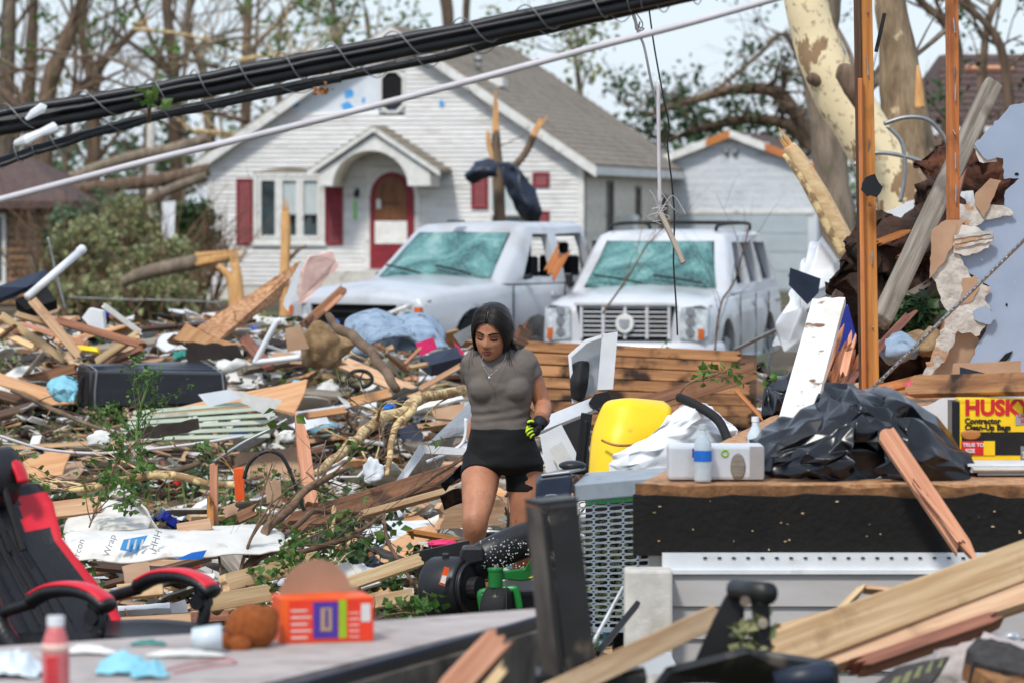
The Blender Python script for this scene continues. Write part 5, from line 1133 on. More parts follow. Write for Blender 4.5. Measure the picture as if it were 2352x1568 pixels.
# ---- things on the platform
hb_ = thing('bag_carton', P(2262, 1068, 14.9), 'yellow and black carton of contractor clean-up bags on the platform', 'box'); hb_.location.z = PZ
BY = 14.9; x0, x1 = P(2205, 0, BY).x, P(2420, 0, BY).x; z0, z1 = PZ, PZ + .262
MB().bb((x0, BY, z0), (x1, BY + .17, z1)).build('carton', 'yellow', hb_, bevel=.004)
MB().bb((x0 + .006, BY - .002, z0 + .045), (x1 - .003, BY - .0005, z0 + .135)).build('dark_band', 'black_matte', hb_)
for i, (a, c) in enumerate(((.012, .08), (.33, .40))): MB().ball((x0 + a + .03, BY - .002, z0 + .125), (.04, .004, .02)).build('printed_hand', 'pine_orange', hb_, smooth=True)
MB().bb((x0, BY - .0018, z1 - .012), (x1, BY - .0005, z1 + .0)).build('top_stripe', 'yellow', hb_)
RX = Matrix.Rotation(math.pi / 2, 4, 'X')
def put(s, size, x, z, mat, bold=0., par_=None, y=BY - .003, rot=0., align='LEFT', sh=0.):
    return text_mesh(s, size, mat, bold, .0008, 'lettering', par_, Matrix.Translation((x, y, z)) @ RX @ Matrix.Rotation(rot, 4, 'Z'), sh, align)
put('HUSKY', .082, x0 + .018, z1 - .035, 'red', .0035, hb_)
put('Contractor', .03, x0 + .018, z1 - .085, 'black_matte', .0012, hb_); put('Clean-Up Bags', .03, x0 + .018, z1 - .11, 'black_matte', .0012, hb_)
MB().bb((x0 + .004, BY - .004, z0 + .045), (x0 + .09, BY - .0022, z0 + .1)).build('red_sticker', 'red', hb_); MB().bb((x0 + .091, BY - .004, z0 + .045), (x0 + .135, BY - .0022, z0 + .1)).build('yellow_sticker', 'yellow', hb_)
put('TRUE TO', .02, x0 + .01, z0 + .085, 'white_plastic', .0006, hb_, BY - .005); put('SIZE', .02, x0 + .02, z0 + .062, 'white_plastic', .0006, hb_, BY - .005)
MB().prism([(x0 + .215, BY - .004, z1 - .1), (x0 + .33, BY - .004, z1 - .09), (x0 + .33, BY - .004, z1 - .05), (x0 + .215, BY - .004, z1 - .06)], (0, .0015, 0)).build('silver_sticker', 'silver_metal', hb_); put('LARGE', .018, x0 + .225, z1 - .067, 'red', .0006, hb_, BY - .005, .09); put('SIZE', .018, x0 + .235, z1 - .086, 'red', .0006, hb_, BY - .005, .09)
MB().bb((x0 + .235, BY - .004, z0 + .012), (x0 + .33, BY - .002, z0 + .08)).build('size_panel', 'galv', hb_); put('3 MIL', .032, x0 + .24, z0 + .045, 'cloth_white', .001, hb_, BY - .005)
put('BAGS', .03, x0 + .02, z0 + .012, 'black_matte', .001, hb_)
MB().bb((x0 - .03, BY + .01, z0 + .003), (x0 - .002, BY + .16, z1 - .01)).build('torn_flap', 'trash_bag', hb_)
b = MB()     # magazines under the carton
for i in range(4): MB().box((P(2330, 0, 14.5).x + rr(-.02, .02), 14.5 + rr(-.03, .03), PZ + .005 + i * .011), (.34, .22, .009), Matrix.Rotation(rr(-.12, .12), 3, 'Z')).build('magazine', RN.choice(['cloth_white', 'drywall', 'white_plastic']))
for o in [o for o in bpy.data.objects if o.name.startswith('magazine')]: tag(o, 'thin magazine lying flat in front of the yellow carton', 'magazine', 'magazines on the platform')
board((2090, 888, 15.6), (2400, 880, 14.7), 50, .04, 'sheathing', 'rough brown plank lying across the top of the bag carton', roll=.35, j=(.06, 0))
sheet([(2190, 835, 16.6), (2345, 828, 16.6), (2345, 880, 16.6), (2186, 885, 16.6)], .02, 'kraft', 'flattened tan cardboard behind the rough plank', 'cardboard', 'cardboard_sheet')
sheet([(2205, 842, 16.2), (2310, 868, 16.2), (2205, 884, 16.2)], .01, 'tarp', 'dark blue plastic flap on the tan cardboard', 'plastic', 'plastic_flap')
sheet(jag([(2105, 940, 15.8), (2200, 900, 15.8), (2210, 1020, 15.8), (2150, 990, 15.8)], 3), .012, 'garage_grey', 'torn pale blue plaster piece behind the black bags', 'plaster', 'plaster_piece')
# black bin bags: sharp-creased open sheets over a stuffed body
def bag(rows, label, seed, wr=.03, fr=9., name='trash_bag'):
    return cloth(rows, 'trash_bag', name, label, 'trash bag', .003, wr, 3, seed, fr, facet=.022)
bag([[(1700, 1098, 14.5), (1790, 1100, 14.35), (1900, 1100, 14.3), (2020, 1100, 14.3), (2130, 1100, 14.3), (2245, 1098, 14.5)],
     [(1705, 1050, 14.55), (1790, 1030, 14.4), (1900, 1020, 14.35), (2020, 1010, 14.3), (2130, 1030, 14.35), (2235, 1070, 14.5)],
     [(1720, 1010, 14.65), (1800, 985, 14.55), (1900, 950, 14.5), (2010, 930, 14.4), (2110, 960, 14.5), (2210, 1045, 14.6)],
     [(1790, 990, 14.9), (1850, 950, 14.85), (1910, 905, 14.8), (2000, 895, 14.7), (2080, 925, 14.8), (2150, 980, 14.9)],
     [(1850, 1000, 15.3), (1890, 960, 15.3), (1940, 930, 15.3), (2000, 930, 15.3), (2060, 950, 15.3), (2120, 1000, 15.3)]], 'heap of shiny black bin bags spread on the platform', 3, .04, 4.)
bag([[(1880, 905, 14.6), (1900, 880, 14.6), (1960, 884, 14.6), (2010, 912, 14.5)], [(1870, 960, 14.45), (1920, 930, 14.4), (1980, 920, 14.35), (2035, 935, 14.4)], [(1850, 1010, 14.3), (1920, 985, 14.25), (1990, 960, 14.25), (2060, 985, 14.3)], [(1760, 1050, 14.25), (1880, 1040, 14.2), (2010, 1010, 14.2), (2090, 1045, 14.25)]], 'folded upright black bag with pale creases atop the heap', 8, .035, 5.)
bag([[(1770, 1098, 14.2), (1860, 1096, 14.16), (1950, 1098, 14.16)], [(1790, 1060, 14.2), (1870, 1050, 14.15), (1960, 1040, 14.15)], [(1830, 1030, 14.25), (1890, 1010, 14.2), (1950, 985, 14.2)]], 'crumpled black bag edge drooping at the front of the heap', 21, .03, 5.)
bag([[(2010, 1098, 14.2), (2100, 1098, 14.16), (2225, 1096, 14.25)], [(2020, 1040, 14.2), (2100, 1030, 14.14), (2200, 1060, 14.25)], [(2030, 985, 14.25), (2090, 960, 14.2), (2160, 1010, 14.3)]], 'bluish crumpled bag flap spread toward the yellow carton', 33, .03, 5.)
bag([[(1760, 870, 19), (1800, 850, 19), (1840, 880, 19)], [(1745, 930, 18.8), (1800, 920, 18.7), (1850, 940, 18.9)], [(1770, 990, 18.9), (1810, 995, 18.8), (1850, 990, 18.9)]], 'crumpled black plastic wedged behind the white painted board', 5, .06)
# white multipack, water bottle
pkx = thing('paper_pack', P(1645, 1100, 14.2), 'white wrapped paper pack with grey end on the platform corner', 'package'); pkx.location.z = PZ
X = lambda u, y=14.15: P(u, 0, y).x
MB().bb((X(1535), 14.15, PZ), (X(1756), 14.32, PZ + .128)).build('wrapper', 'white_plastic', pkx, bevel=.012)
MB().ball((X(1695), 14.146, PZ + .05), (.028, .006, .05), 14, 10).build('printed_grey', 'wood_grey', pkx, smooth=True); MB().bb((X(1722), 14.145, PZ + .004), (X(1752), 14.15, PZ + .125)).build('printed_band', 'siding_grey', pkx)
MB().tube([(X(1665) + .012 * math.cos(a), 14.147, PZ + .1 + .012 * math.sin(a)) for a in np.linspace(0, 6.3, 14)], .003, 4).build('green_mark', 'lime', pkx); MB().bb((X(1590), 14.147, PZ + .085), (X(1632), 14.151, PZ + .118)).build('blue_mark', 'royal', pkx)
wb = thing('water_bottle', (X(1612), 14.1, PZ + .0), 'clear plastic water bottle with white cap beside the paper pack', 'bottle')
prof = [(0, .03), (.01, .033), (.05, .031), (.06, .033), (.10, .031), (.12, .033), (.145, .030), (.17, .016), (.18, .013), (.19, .013)]
mk('clear_plastic', (206, 216, 222), (190, 202, 210), (30, 30, 30), rough=.12, vary=.02, spec=.7)
MB().tube([(X(1612), 14.08, PZ + z) for z, r in prof], [r for z, r in prof], 18).build('bottle_body', 'clear_plastic', wb, smooth=True); MB().tube([(X(1612), 14.08, PZ + .19), (X(1612), 14.08, PZ + .21)], .015, 14).build('cap', 'white_plastic', wb); MB().tube([(X(1612), 14.08, PZ + .075), (X(1612), 14.08, PZ + .115)], .0335, 18).build('label_band', 'blue', wb)
wb2 = thing('water_bottle', (X(1735), 14.6, PZ), 'clear plastic bottle half hidden behind the black bags', 'bottle')
MB().tube([(X(1735, 14.6), 14.6, PZ + z) for z, r in prof], [r for z, r in prof], 14).build('bottle_body', 'clear_plastic', wb2, smooth=True); MB().tube([(X(1735, 14.6), 14.6, PZ + .19), (X(1735, 14.6), 14.6, PZ + .21)], .015, 14).build('cap', 'white_plastic', wb2)

# ------------------------------------------------------------------ studs, torn wall, leaning poles
def stud(u0, v0, u1, v1, y, w, t, mat, label, roll=0., extra=None):
    a, c = P(u0, v0, y), P(u1, v1, y); root = thing('wall_stud', a, label, 'stud')
    M = frame(a, c, roll); board_mb((c - a).length, px(w, y), t).build('timber', mat, root, M=M, bevel=.003)
    for i in range(7): MB().tube([M @ Vector(((c - a).length * (i + .5) / 7 + rr(-.1, .1), rr(-.01, .01), t / 2 - .002)), M @ Vector(((c - a).length * (i + .5) / 7, 0, t / 2 + .012))], .0035, 6).build('nail', 'steel_cable', root)
    return root
s1 = stud(2004, 966, 1986, -40, 18.2, 29, .05, 'pine_orange', 'tall orange stud with a darker strip nailed along its edge', .15)
board((1983, 964, 18.17), (1969, -40, 18.17), 16, .04, 'wood_dark', '', parent=s1, name='edge_strip', j=(.05, 0), roll=-.25)
board((1986, 962, 18.14), (1976, 180, 18.14), 10, .03, 'pine_orange', '', parent=s1, name='edge_strip', roll=-.3)
stud(2189, 505, 2186, -40, 17.6, 24, .05, 'pine_orange', 'tall bare orange stud with a clean cut foot', .25)
sheet(jag([(1978, 436, 18.05), (1988, 408, 18.05), (2010, 400, 18.05), (2028, 430, 18.05), (2014, 454, 18.05), (1992, 452, 18.05)], 4, 10), .03, 'trash_bag', 'black torn tar paper scrap stuck to the tall stud', 'scrap', 'tar_scrap')
o = board((2012, 120, 18.3), (2032, 30, 18.3), 9, .012, 'black_steel', 'black flat metal strap bent off the tall stud', 'strap', name='metal_strap'); 
# torn painted wall
WYR = 19.6
wl = thing('torn_wall', P(2300, 900, WYR), 'pale blue painted interior wall torn along its edge', 'wall'); wl.location.z = PZ
outl = [(2420, 225), (2352, 236), (2320, 243), (2300, 268), (2273, 294), (2258, 312), (2238, 332), (2252, 352), (2267, 368), (2290, 362), (2304, 364), (2307, 412), (2341, 410), (2322, 428), (2310, 439), (2307, 472), (2327, 493), (2300, 496), (2270, 500), (2243, 516), (2225, 540), (2250, 560), (2262, 575), (2200, 592), (2189, 603), (2230, 630), (2273, 657), (2260, 688), (2283, 721), (2260, 769), (2229, 830), (2222, 930), (2420, 930)]
o = sheet([(u, v, WYR) for u, v in jag(outl, 2.5, 9)], .014, 'blue_wall', '', parent=wl, name='plaster_board')
def layer(pts, dy, mat, name, amp=3.): return sheet([(u, v, WYR + dy) for u, v in jag(pts, amp, 9)], .008, mat, '', parent=wl, name=name)
layer([(2262, 330), (2236, 338), (2250, 372), (2290, 372), (2290, 310)], .02, 'drywall', 'white_core')
layer([(2150, 560), (2190, 545), (2215, 610), (2240, 640), (2275, 660), (2262, 690), (2285, 722), (2250, 770), (2200, 760), (2170, 830), (2110, 880), (2150, 790), (2180, 720), (2160, 690), (2140, 630)], -.03, 'drywall_torn', 'torn_paper_layer', 5)
layer([(2195, 470), (2260, 466), (2320, 480), (2330, 492), (2262, 505), (2240, 520), (2200, 520)], -.03, 'drywall_torn', 'torn_paper_layer', 4)
layer([(2190, 515), (2240, 520), (2285, 545), (2270, 570), (2215, 588), (2190, 580)], -.05, 'drywall', 'curled_strip', 3)
for i in range(3): layer([(2192, 562 - i * 11), (2280, 548 - i * 9), (2280, 555 - i * 9), (2192, 571 - i * 11)], -.06 - .004 * i, 'drywall_torn', 'lath_strip', 1.5)
layer([(2240, 770), (2215, 700), (2160, 820), (2105, 905), (2225, 905), (2262, 800)], .03, 'kraft', 'kraft_backing', 3)
layer([(2210, 640), (2240, 632), (2250, 660), (2235, 690), (2205, 700), (2212, 665)], -.036, 'kraft', 'kraft_patch', 3)
layer([(2260, 500), (2300, 415), (2275, 410), (2240, 445), (2240, 470)], -.045, 'kraft', 'kraft_flap', 2)
layer([(2140, 530), (2180, 500), (2215, 505), (2190, 560), (2170, 600), (2135, 640)], .0 - .05, 'kraft', 'kraft_flap', 2)
for u, v in ((2335, 400), (2312, 700)): MB().ball(P(u, v, WYR - .004), (rr(.006, .014), .003, rr(.005, .012)), 7, 5).build('chip_hole', 'dark_hole', wl)
o = sheet([(2292, 832, WYR - .01), (2310, 812, WYR - .01), (2326, 805, WYR - .01), (2318, 822, WYR - .01), (2300, 838, WYR - .01)], .006, 'dark_hole', '', parent=wl, name='gouge')
layer([(2240, 735), (2275, 745), (2285, 720), (2262, 705), (2235, 715)], -.042, 'blue_wall', 'loose_chip', 3)
# poles and cables on the right
board((2022, 740, 20.5), (2280, 195, 22.5), 46, .09, 'wood_grey', 'long weathered grey pole leaning across the torn wall', 'pole', name='grey_pole', bevel=.02, roll=.3)
b = MB().tube([P(2400, 503, 15.6), P(2352, 552, 15.7), P(2200, 700, 16.2), P(2000, 895, 16.8)], px(4.5, 16), 8)
for i in range(120):
    f = i / 120; a = P(2352, 552, 15.7).lerp(P(2000, 895, 16.8), f); q = f * 220; b.ball(a + Vector((.006 * math.cos(q), .006 * math.sin(q), .006 * math.cos(q))), (.005, .005, .005), 5, 4)
tag(b.build('steel_cable', 'steel_cable', smooth=True), 'twisted steel guy cable slanting across the torn wall', 'cable')
tag(MB().tube([P(1690, 802, 27), P(1830, 735, 26), P(1975, 620, 24), P(2000, 590, 24)], px(5, 26), 8).build('metal_rod', 'galv', smooth=True), 'thin grey rod slanting behind the white painted board', 'rod')
# white chipped board with split orange studs beside it
board((1820, 1000, 17.2), (1905, 690, 18.4), 78, .04, 'white_chip', 'wide white chipped board standing at a slant behind the bags', roll=-.25, j=(0, .03))
board((1838, 985, 17.35), (1925, 675, 18.5), 24, .035, 'wood_dark', 'brown board edge showing behind the white chipped board', roll=.4)
sw = thing('split_studs', P(1900, 880, 19.4), 'bundle of split reddish studs beside the tall orange stud', 'boards')
for a, c, w in (((1880, 885), (1935, 735), 26), ((1910, 890), (1950, 770), 20), ((1935, 870), (1962, 760), 18), ((1900, 800), (1925, 715), 14), ((1950, 900), (1968, 800), 16)): board((*a, 19.4 + rr(-.2, .2)), (*c, 19.5 + rr(-.2, .2)), w, .035, 'pine_pink', '', parent=sw, name='split_stud', j=(.05, .14), roll=rr(-.4, .4))
sheet([(1905, 735, 20), (1948, 700, 20), (1968, 780, 20), (1945, 845, 20), (1905, 790, 20)], .04, 'royal', 'royal blue plastic crate piece among the split studs', 'crate', 'blue_crate')
board((1870, 960, 18.8), (2105, 705, 20.5), 20, .03, 'pine_red', 'long thin reddish stick leaning right of the tall stud', j=(.05, .2), roll=.3)
board((1845, 1010, 18.2), (2010, 870, 18.9), 16, .03, 'pine_red', 'short reddish stick behind the tall stud foot', j=(.05, .1))
# broken cream log and white sheets
lg = log([(1965, 612, 26, 20), (1930, 540, 26, 24), (1880, 450, 26, 25), (1835, 370, 26, 20), (1812, 335, 26, 14)], 'pine_cream', 'snapped cream heartwood log leaning before the garage', torn=True, name='broken_log')
log([(1950, 608, 25.8, 8), (1900, 520, 25.8, 9), (1850, 425, 25.8, 8), (1800, 355, 25.8, 5)], 'bark_pale', 'loose strip of pale bark along the cream log', torn=False, name='bark_strip', cat='bark')
cloth([[(1760, 800, 26), (1830, 805, 25.8), (1880, 800, 26)], [(1790, 720, 26), (1840, 720, 25.6), (1900, 730, 26)], [(1830, 640, 26.2), (1880, 640, 25.8), (1950, 660, 26.2)], [(1868, 560, 26.4), (1890, 555, 26.2), (1935, 600, 26.4)]], 'white_plastic', 'plastic_sheet', 'limp translucent white plastic sheet draped behind the SUV side', 'sheet', .006, .06, 3, 4, 4., facet=.05)
sheet([(1815, 615, 24.5), (1885, 640, 24.5), (1880, 672, 24.5), (1855, 700, 24.5), (1812, 655, 24.5)], .02, 'siding_grey', 'bent dark grey shingle-like flap on the white plastic', 'flap', 'grey_flap'); bpy.data.objects['grey_flap'].data.materials[0] = MT['navy_plastic']
sheet(jag([(2015, 500, 24), (2090, 462, 24), (2235, 438, 24), (2242, 470, 24), (2195, 505, 24), (2030, 545, 24)], 2), .03, 'white_plastic', 'bent white panel lying under the sycamore foot', 'panel', 'white_sheeting')
sheet([(2040, 500, 23.6), (2120, 478, 23.6), (2150, 520, 23.6), (2030, 545, 23.6)], .02, 'white_plastic', 'smaller white panel overlapping the bent white panel', 'panel', 'white_sheeting')
# soil and roots behind the wall
rt = MB()
for i in range(40): rt.ball(P(2130 + rr(-130, 130), 660 + rr(-140, 160), 22.3 + rr(-.4, .4)), (rr(.1, .28), rr(.1, .25), rr(.1, .25)), 22, 14)
tag(rt.build('root_ball', 'dark_earth', smooth=True), 'dark reddish earth root ball behind the torn wall', 'root ball')
o = bpy.data.objects['root_ball']
for v in o.data.vertices: v.co += Vector((noise.noise(v.co * 5), noise.noise(v.co * 6), noise.noise(v.co * 5 + Vector((9, 0, 0))))) * .12 + Vector((noise.noise(v.co * 17), noise.noise(v.co * 16), noise.noise(v.co * 15 + Vector((9, 0, 0))))) * .07
rt = MB()
for i in range(16): rt.ball(P(2240 + rr(-60, 70), 415 + rr(-45, 45), 24.5 + rr(-.3, .3)), (rr(.1, .22), rr(.1, .2), rr(.08, .18)), 20, 12)
o = rt.build('earth_clod', 'dirt_red', smooth=True); tag(o, 'red-brown earth clod above the white bent panel', 'earth')
for v in o.data.vertices: v.co += Vector((noise.noise(v.co * 7), noise.noise(v.co * 8), noise.noise(v.co * 7 + Vector((9, 0, 0))))) * .1 + Vector((noise.noise(v.co * 21), noise.noise(v.co * 20), noise.noise(v.co * 19 + Vector((9, 0, 0))))) * .06
for k, (a, c, w, m, l) in enumerate([((2030, 760), (2120, 560), 22, 'wood_dark', 'dark split plank leaning on the root ball'), ((2060, 600), (2170, 540), 20, 'pine_red', 'red plank stub under the white bent panel'), ((2010, 560), (2090, 530), 16, 'pine_orange', 'orange plank stub left under the white bent panel'), ((2045, 700), (2150, 640), 14, 'wood_grey', 'grey lath across the root ball'), ((2120, 700), (2180, 590), 14, 'wood_dark', 'dark lath beside the torn paper edge'), ((2190, 470), (2215, 380), 16, 'pine_red', 'rust-red plank end by the earth clod'), ((2150, 800), (2190, 690), 12, 'pine_pink', 'pink splinter standing below the torn paper edge')]):
    board((*a, 21.3 if k != 5 else 23.8), (*c, 21.5 if k != 5 else 23.9), w, .03, m, l, j=(.05, .15), roll=rr(-.4, .4))
for pts in ([(1960, 380), (2010, 352), (2080, 360), (2140, 380)], [(2030, 285), (2080, 270), (2130, 275), (2165, 310), (2185, 350)], [(2038, 290), (2072, 330), (2078, 400), (2068, 465)]):
    tag(MB().tube(smooth_pts([P(u, v, 26) for u, v in pts], 6), px(5, 26), 8).build('conduit', 'galv', smooth=True), 'loop of grey conduit hanging by the sycamore trunk', 'conduit', 'conduit loops by the sycamore')
leaves_mb([P(2100 + rr(-40, 40), 740 + rr(-45, 45), 21.2) for _ in range(60)], .07, None, .05, 5).build('leaf_clump', 'leaf_dark'); tag(bpy.data.objects['leaf_clump'], 'green leafy sprig on the reddish root ball', 'leaves')
for i, (u, v, w, h, m, l) in enumerate([(2060, 800, 110, 60, 'cloth_blue', 'dark grey wadded cloth at the tall stud foot'), (2130, 790, 90, 60, 'burlap', 'tan burlap lump below the root ball'), (1830, 640, 40, 60, 'navy_plastic', 'navy plastic tub behind the cream log')]):
    b = MB().ball(P(u, v, 20 if i < 2 else 27), (px(w / 2, 20), .2, px(h / 2, 20)), 18, 12); b.v = [tuple(Vector(p) + Vector((noise.noise(Vector(p) * 9), noise.noise(Vector(p) * 8 + Vector((3, 0, 0))), noise.noise(Vector(p) * 9 + Vector((7, 0, 0))))) * .05) for p in b.v]
    tag(b.build('cloth_lump', m, smooth=True), l, 'cloth')
board((2000, 900, 19.2), (2120, 870, 19.0), 22, .03, 'pine_orange', 'short orange plank behind the bag heap')
tag(MB().ball(P(2090, 892, 16.4), (.022, .02, .03), 8, 6).ball(P(2096, 900, 16.4), (.02, .02, .02), 8, 6).build('pink_flower_scrap', 'pink'), 'small crimson cloth scrap beside the rough plank', 'scrap')
# ------------------------------------------------------------------ sheathing wall section lying behind the woman
sec = thing('roof_section', P(1470, 960, 27), 'broken brown plank roof section lying behind the woman', 'roof section')
A0 = P(1205, 960, 27.5); 
for i in range(7):
    v = 800 + i * 27; b = board_mb(px(520 + rr(-10, 14), 27), px(25.5, 27), .045, .05, .05)
    M = frame(P(1206 + rr(-6, 6), v - 4 + i * .5, 27.2 - i * .09), P(1738 + rr(-8, 4), v + 22 - i * 2, 27.2 - i * .09), face=(0, -1, .35))
    b.build('plank', 'sheathing', sec, M=M, bevel=.006)
sheet([(1206, 790, 27.45), (1738, 815, 27.45), (1738, 985, 27.2), (1206, 985, 27.2)], .03, 'wood_dark', '', parent=sec, name='felt_backing')
b = MB()
for i in range(120):
    p = P(rr(1215, 1725), rr(800, 970), 26.55); b.ball(p, (rr(.05, .16), .004, rr(.006, .02)), 7, 4)
board((1465, 935, 26.3), (1738, 850, 26.4), 40, .04, 'pine_red', 'red-brown beam lying across the plank roof section', j=(.05, .02), roll=.3)
board((1440, 945, 25.9), (1560, 905, 26), 14, .03, 'pine_red', 'thin red strip at the base of the plank section')
board((1690, 895, 24.6), (1755, 965, 24.4), 9, .02, 'pine_orange', 'thin orange stick beside the white chipped board')
board((1186, 770, 29), (1225, 785, 29), 40, .1, 'wood_dark', 'dark splintered stump end behind the woman shoulder', j=(.02, .05), roll=.2)
board((1190, 782, 29), (1212, 735, 29), 24, .05, 'pine_red', 'upright rust-brown splinter behind the woman shoulder', j=(.02, .1))
# ---- white appliance housing, legs and panels behind the mower
ap = thing('appliance_housing', P(1365, 925, 21), 'open white metal appliance housing with a bent door', 'appliance')
sheet([(1383, 768, 21), (1419, 763, 21), (1408, 893, 21), (1372, 895, 21)], .05, 'white_plastic', '', parent=ap, name='door_edge')
sheet([(1305, 815, 21.1), (1345, 780, 21.1), (1384, 770, 21.1), (1372, 898, 21.1), (1318, 925, 21.1)], .02, 'silver_metal', '', parent=ap, name='inner_panel')
sheet([(1305, 815, 21.0), (1345, 780, 21.0), (1384, 769, 21.0), (1384, 775, 21.0), (1348, 788, 21.0), (1312, 820, 21.0), (1322, 925, 21.0), (1314, 925, 21.0)], .03, 'white_plastic', '', parent=ap, name='rim')
cloth([[(1312, 840, 21.05), (1335, 830, 21.0), (1350, 835, 21.05)], [(1310, 880, 21.0), (1328, 880, 20.95), (1345, 880, 21.0)], [(1318, 915, 21.0), (1328, 920, 20.95), (1338, 915, 21.0)]], 'black_matte', 'dark_residue', '', '', parent=ap, wr=.02)
board((1225, 985, 19.6), (1392, 918, 20.2), 30, .05, 'white_plastic', 'white channel rail sloping down to the glove', 'rail', name='metal_rail', roll=.2)
sheet([(1365, 905, 20), (1395, 898, 20), (1412, 925, 20), (1385, 955, 20), (1352, 925, 20)], .05, 'black_plastic', 'black perforated bracket joined to the white rail', 'bracket', 'corner_bracket')
sheet([(1240, 1000, 19.5), (1290, 975, 19.5), (1345, 1080, 19.5), (1255, 1090, 19.5)], .03, 'white_plastic', 'white panel with paper notice leaning behind the woman', 'panel', 'white_sheeting')
sheet([(1262, 1030, 19.45), (1290, 1012, 19.45), (1318, 1060, 19.45), (1285, 1080, 19.45)], .003, 'cloth_white', 'square paper notice stuck on the leaning white panel', 'paper', 'paper_notice')
sb = thing('seat_belt_frame', P(1340, 1080, 18.8), 'black slotted bracket standing left of the yellow seat', 'bracket')
board((1332, 1082, 18.8), (1348, 948, 18.8), 26, .04, 'black_plastic', '', parent=sb, name='plate'); board((1337, 1060, 18.77), (1346, 965, 18.77), 9, .01, 'black_steel', '', parent=sb, name='slot')
sheet([(1250, 960, 20.6), (1340, 945, 20.6), (1360, 1080, 20.4), (1300, 1080, 20.4)], .04, 'dark_hole', 'black opening board behind the slotted bracket', 'board', 'black_board')
# ------------------------------------------------------------------ riding mower with bagger
MY = 16.4
mw = thing('riding_mower', P(1250, 1450, MY), 'green riding mower with yellow seat and grey slotted grass catcher', 'mower'); mw.location.z = 0
def Mq(u, v, d=0.): return P(u, v, MY + d)
# seat
seat = cloth([[(1362, 1098, MY + .9), (1400, 1098, MY + .8), (1500, 1080, MY + .85)], [(1368, 1010, MY + .95), (1415, 1010, MY + .84), (1525, 1005, MY + .9)], [(1380, 965, MY + .98), (1430, 958, MY + .9), (1536, 965, MY + .95)], [(1392, 938, MY + 1.0), (1440, 930, MY + .95), (1537, 945, MY + 1.0)], [(1405, 930, MY + 1.08), (1450, 926, MY + 1.06), (1522, 932, MY + 1.08)]], 'yellow', 'seat', '', '', .05, .0, 6, parent=mw)
MB().tube(smooth_pts([Mq(1382, 1010, .78), Mq(1420, 1022, .74), Mq(1490, 1018, .8)], 5), .006, 6).build('seat_seam', 'pine_orange', seat, smooth=True)
cloth([[(1412, 1085, MY + .6), (1500, 1080, MY + .6), (1600, 1060, MY + .7), (1680, 1030, MY + .8)], [(1418, 1050, MY + .62), (1500, 1020, MY + .6), (1600, 990, MY + .7), (1690, 985, MY + .8)], [(1470, 1010, MY + .7), (1540, 965, MY + .7), (1610, 945, MY + .75), (1670, 980, MY + .85)], [(1540, 950, MY + .8), (1570, 935, MY + .8), (1610, 932, MY + .8), (1650, 960, MY + .85)]], 'white_plastic', 'plastic_bag', 'thin white plastic bag spilling over the yellow mower seat', 'plastic bag', .002, .04, 4, 2, 5., facet=.012)
tag(MB().tube(smooth_pts([P(1560, 912, 17.2), P(1600, 930, 17.1), P(1650, 965, 17), P(1675, 1018, 16.9)], 6), px(11, 17), 12).build('black_hose', 'black_matte', smooth=True), 'bent black foam grip bar over the white plastic bag', 'grip bar')
# catcher lid and slotted basket
MB().prism([Mq(1316, 1111, -.25), Mq(1345, 1084, .05), Mq(1540, 1072, .05), Mq(1560, 1089, -.25)], (0, 0, -.025)).build('catcher_lid', 'grey_plastic', mw, bevel=.01)
MB().prism([Mq(1316, 1112, -.262), Mq(1560, 1090, -.262), Mq(1560, 1130, -.262), Mq(1318, 1152, -.262)], (0, .012, 0)).build('lid_edge', 'grey_plastic', mw, bevel=.006)
def basket(c0, c1, rows, cols, name, topv0, topv1, botv0, botv1, d0, d1):
    b = MB(); pc = 16
    def q(s, t): return Mq(c0 + (c1 - c0) * s, (topv0 + (topv1 - topv0) * s) * (1 - t) + (botv0 + (botv1 - botv0) * s) * t, d0 + (d1 - d0) * s + .02 * t)
    for i in range(cols):
        for j in range(rows):
            s0, s1, t0, t1 = i / cols, (i + 1) / cols, j / rows, (j + 1) / rows; sm, tm = (s0 + s1) / 2, (t0 + t1) / 2; hs, ht = (s1 - s0) / 2, (t1 - t0) / 2
            out = []; inn = []
            for a in range(pc):
                an = 2 * math.pi * (a + .5) / pc; cx, sx = math.cos(an), math.sin(an); m = max(abs(cx), abs(sx))
                out.append(q(sm + hs * cx / m, tm + ht * sx / m))
                ex = .87 * hs * math.copysign(min(1, abs(cx) * 1.12), cx); ey = .70 * ht * math.copysign(abs(sx) ** .6, sx); inn.append(q(sm + ex, tm + ey))
            b.add(out + inn, [(a, (a + 1) % pc, pc + (a + 1) % pc, pc + a) for a in range(pc)])
    return b.build(name, 'grey_plastic', mw, solid=.006)
basket(1330, 1465, 21, 4, 'slotted_side', 1152, 1140, 1440, 1445, -.25, -.22)
basket(1465, 1580, 21, 4, 'slotted_side', 1140, 1135, 1445, 1440, -.22, -.1)
MB().prism([Mq(1345, 1160, .25), Mq(1560, 1140, .25), Mq(1560, 1440, .25), Mq(1345, 1440, .25)], (0, .02, 0)).build('inner_liner', 'black_matte', mw)
leaves_mb([Mq(rr(1345, 1470), rr(1180, 1430), -.05 + rr(-.1, .2)) for _ in range(110)], .03, None, .03, 5).build('clippings', 'leaf_pale', mw)['kind'] = 'stuff'
MB().prism([Mq(1332, 1440, -.26), Mq(1470, 1443, -.24), Mq(1470, 1452, -.24), Mq(1334, 1450, -.26)], (0, .03, 0)).build('bottom_rim', 'grey_plastic', mw)
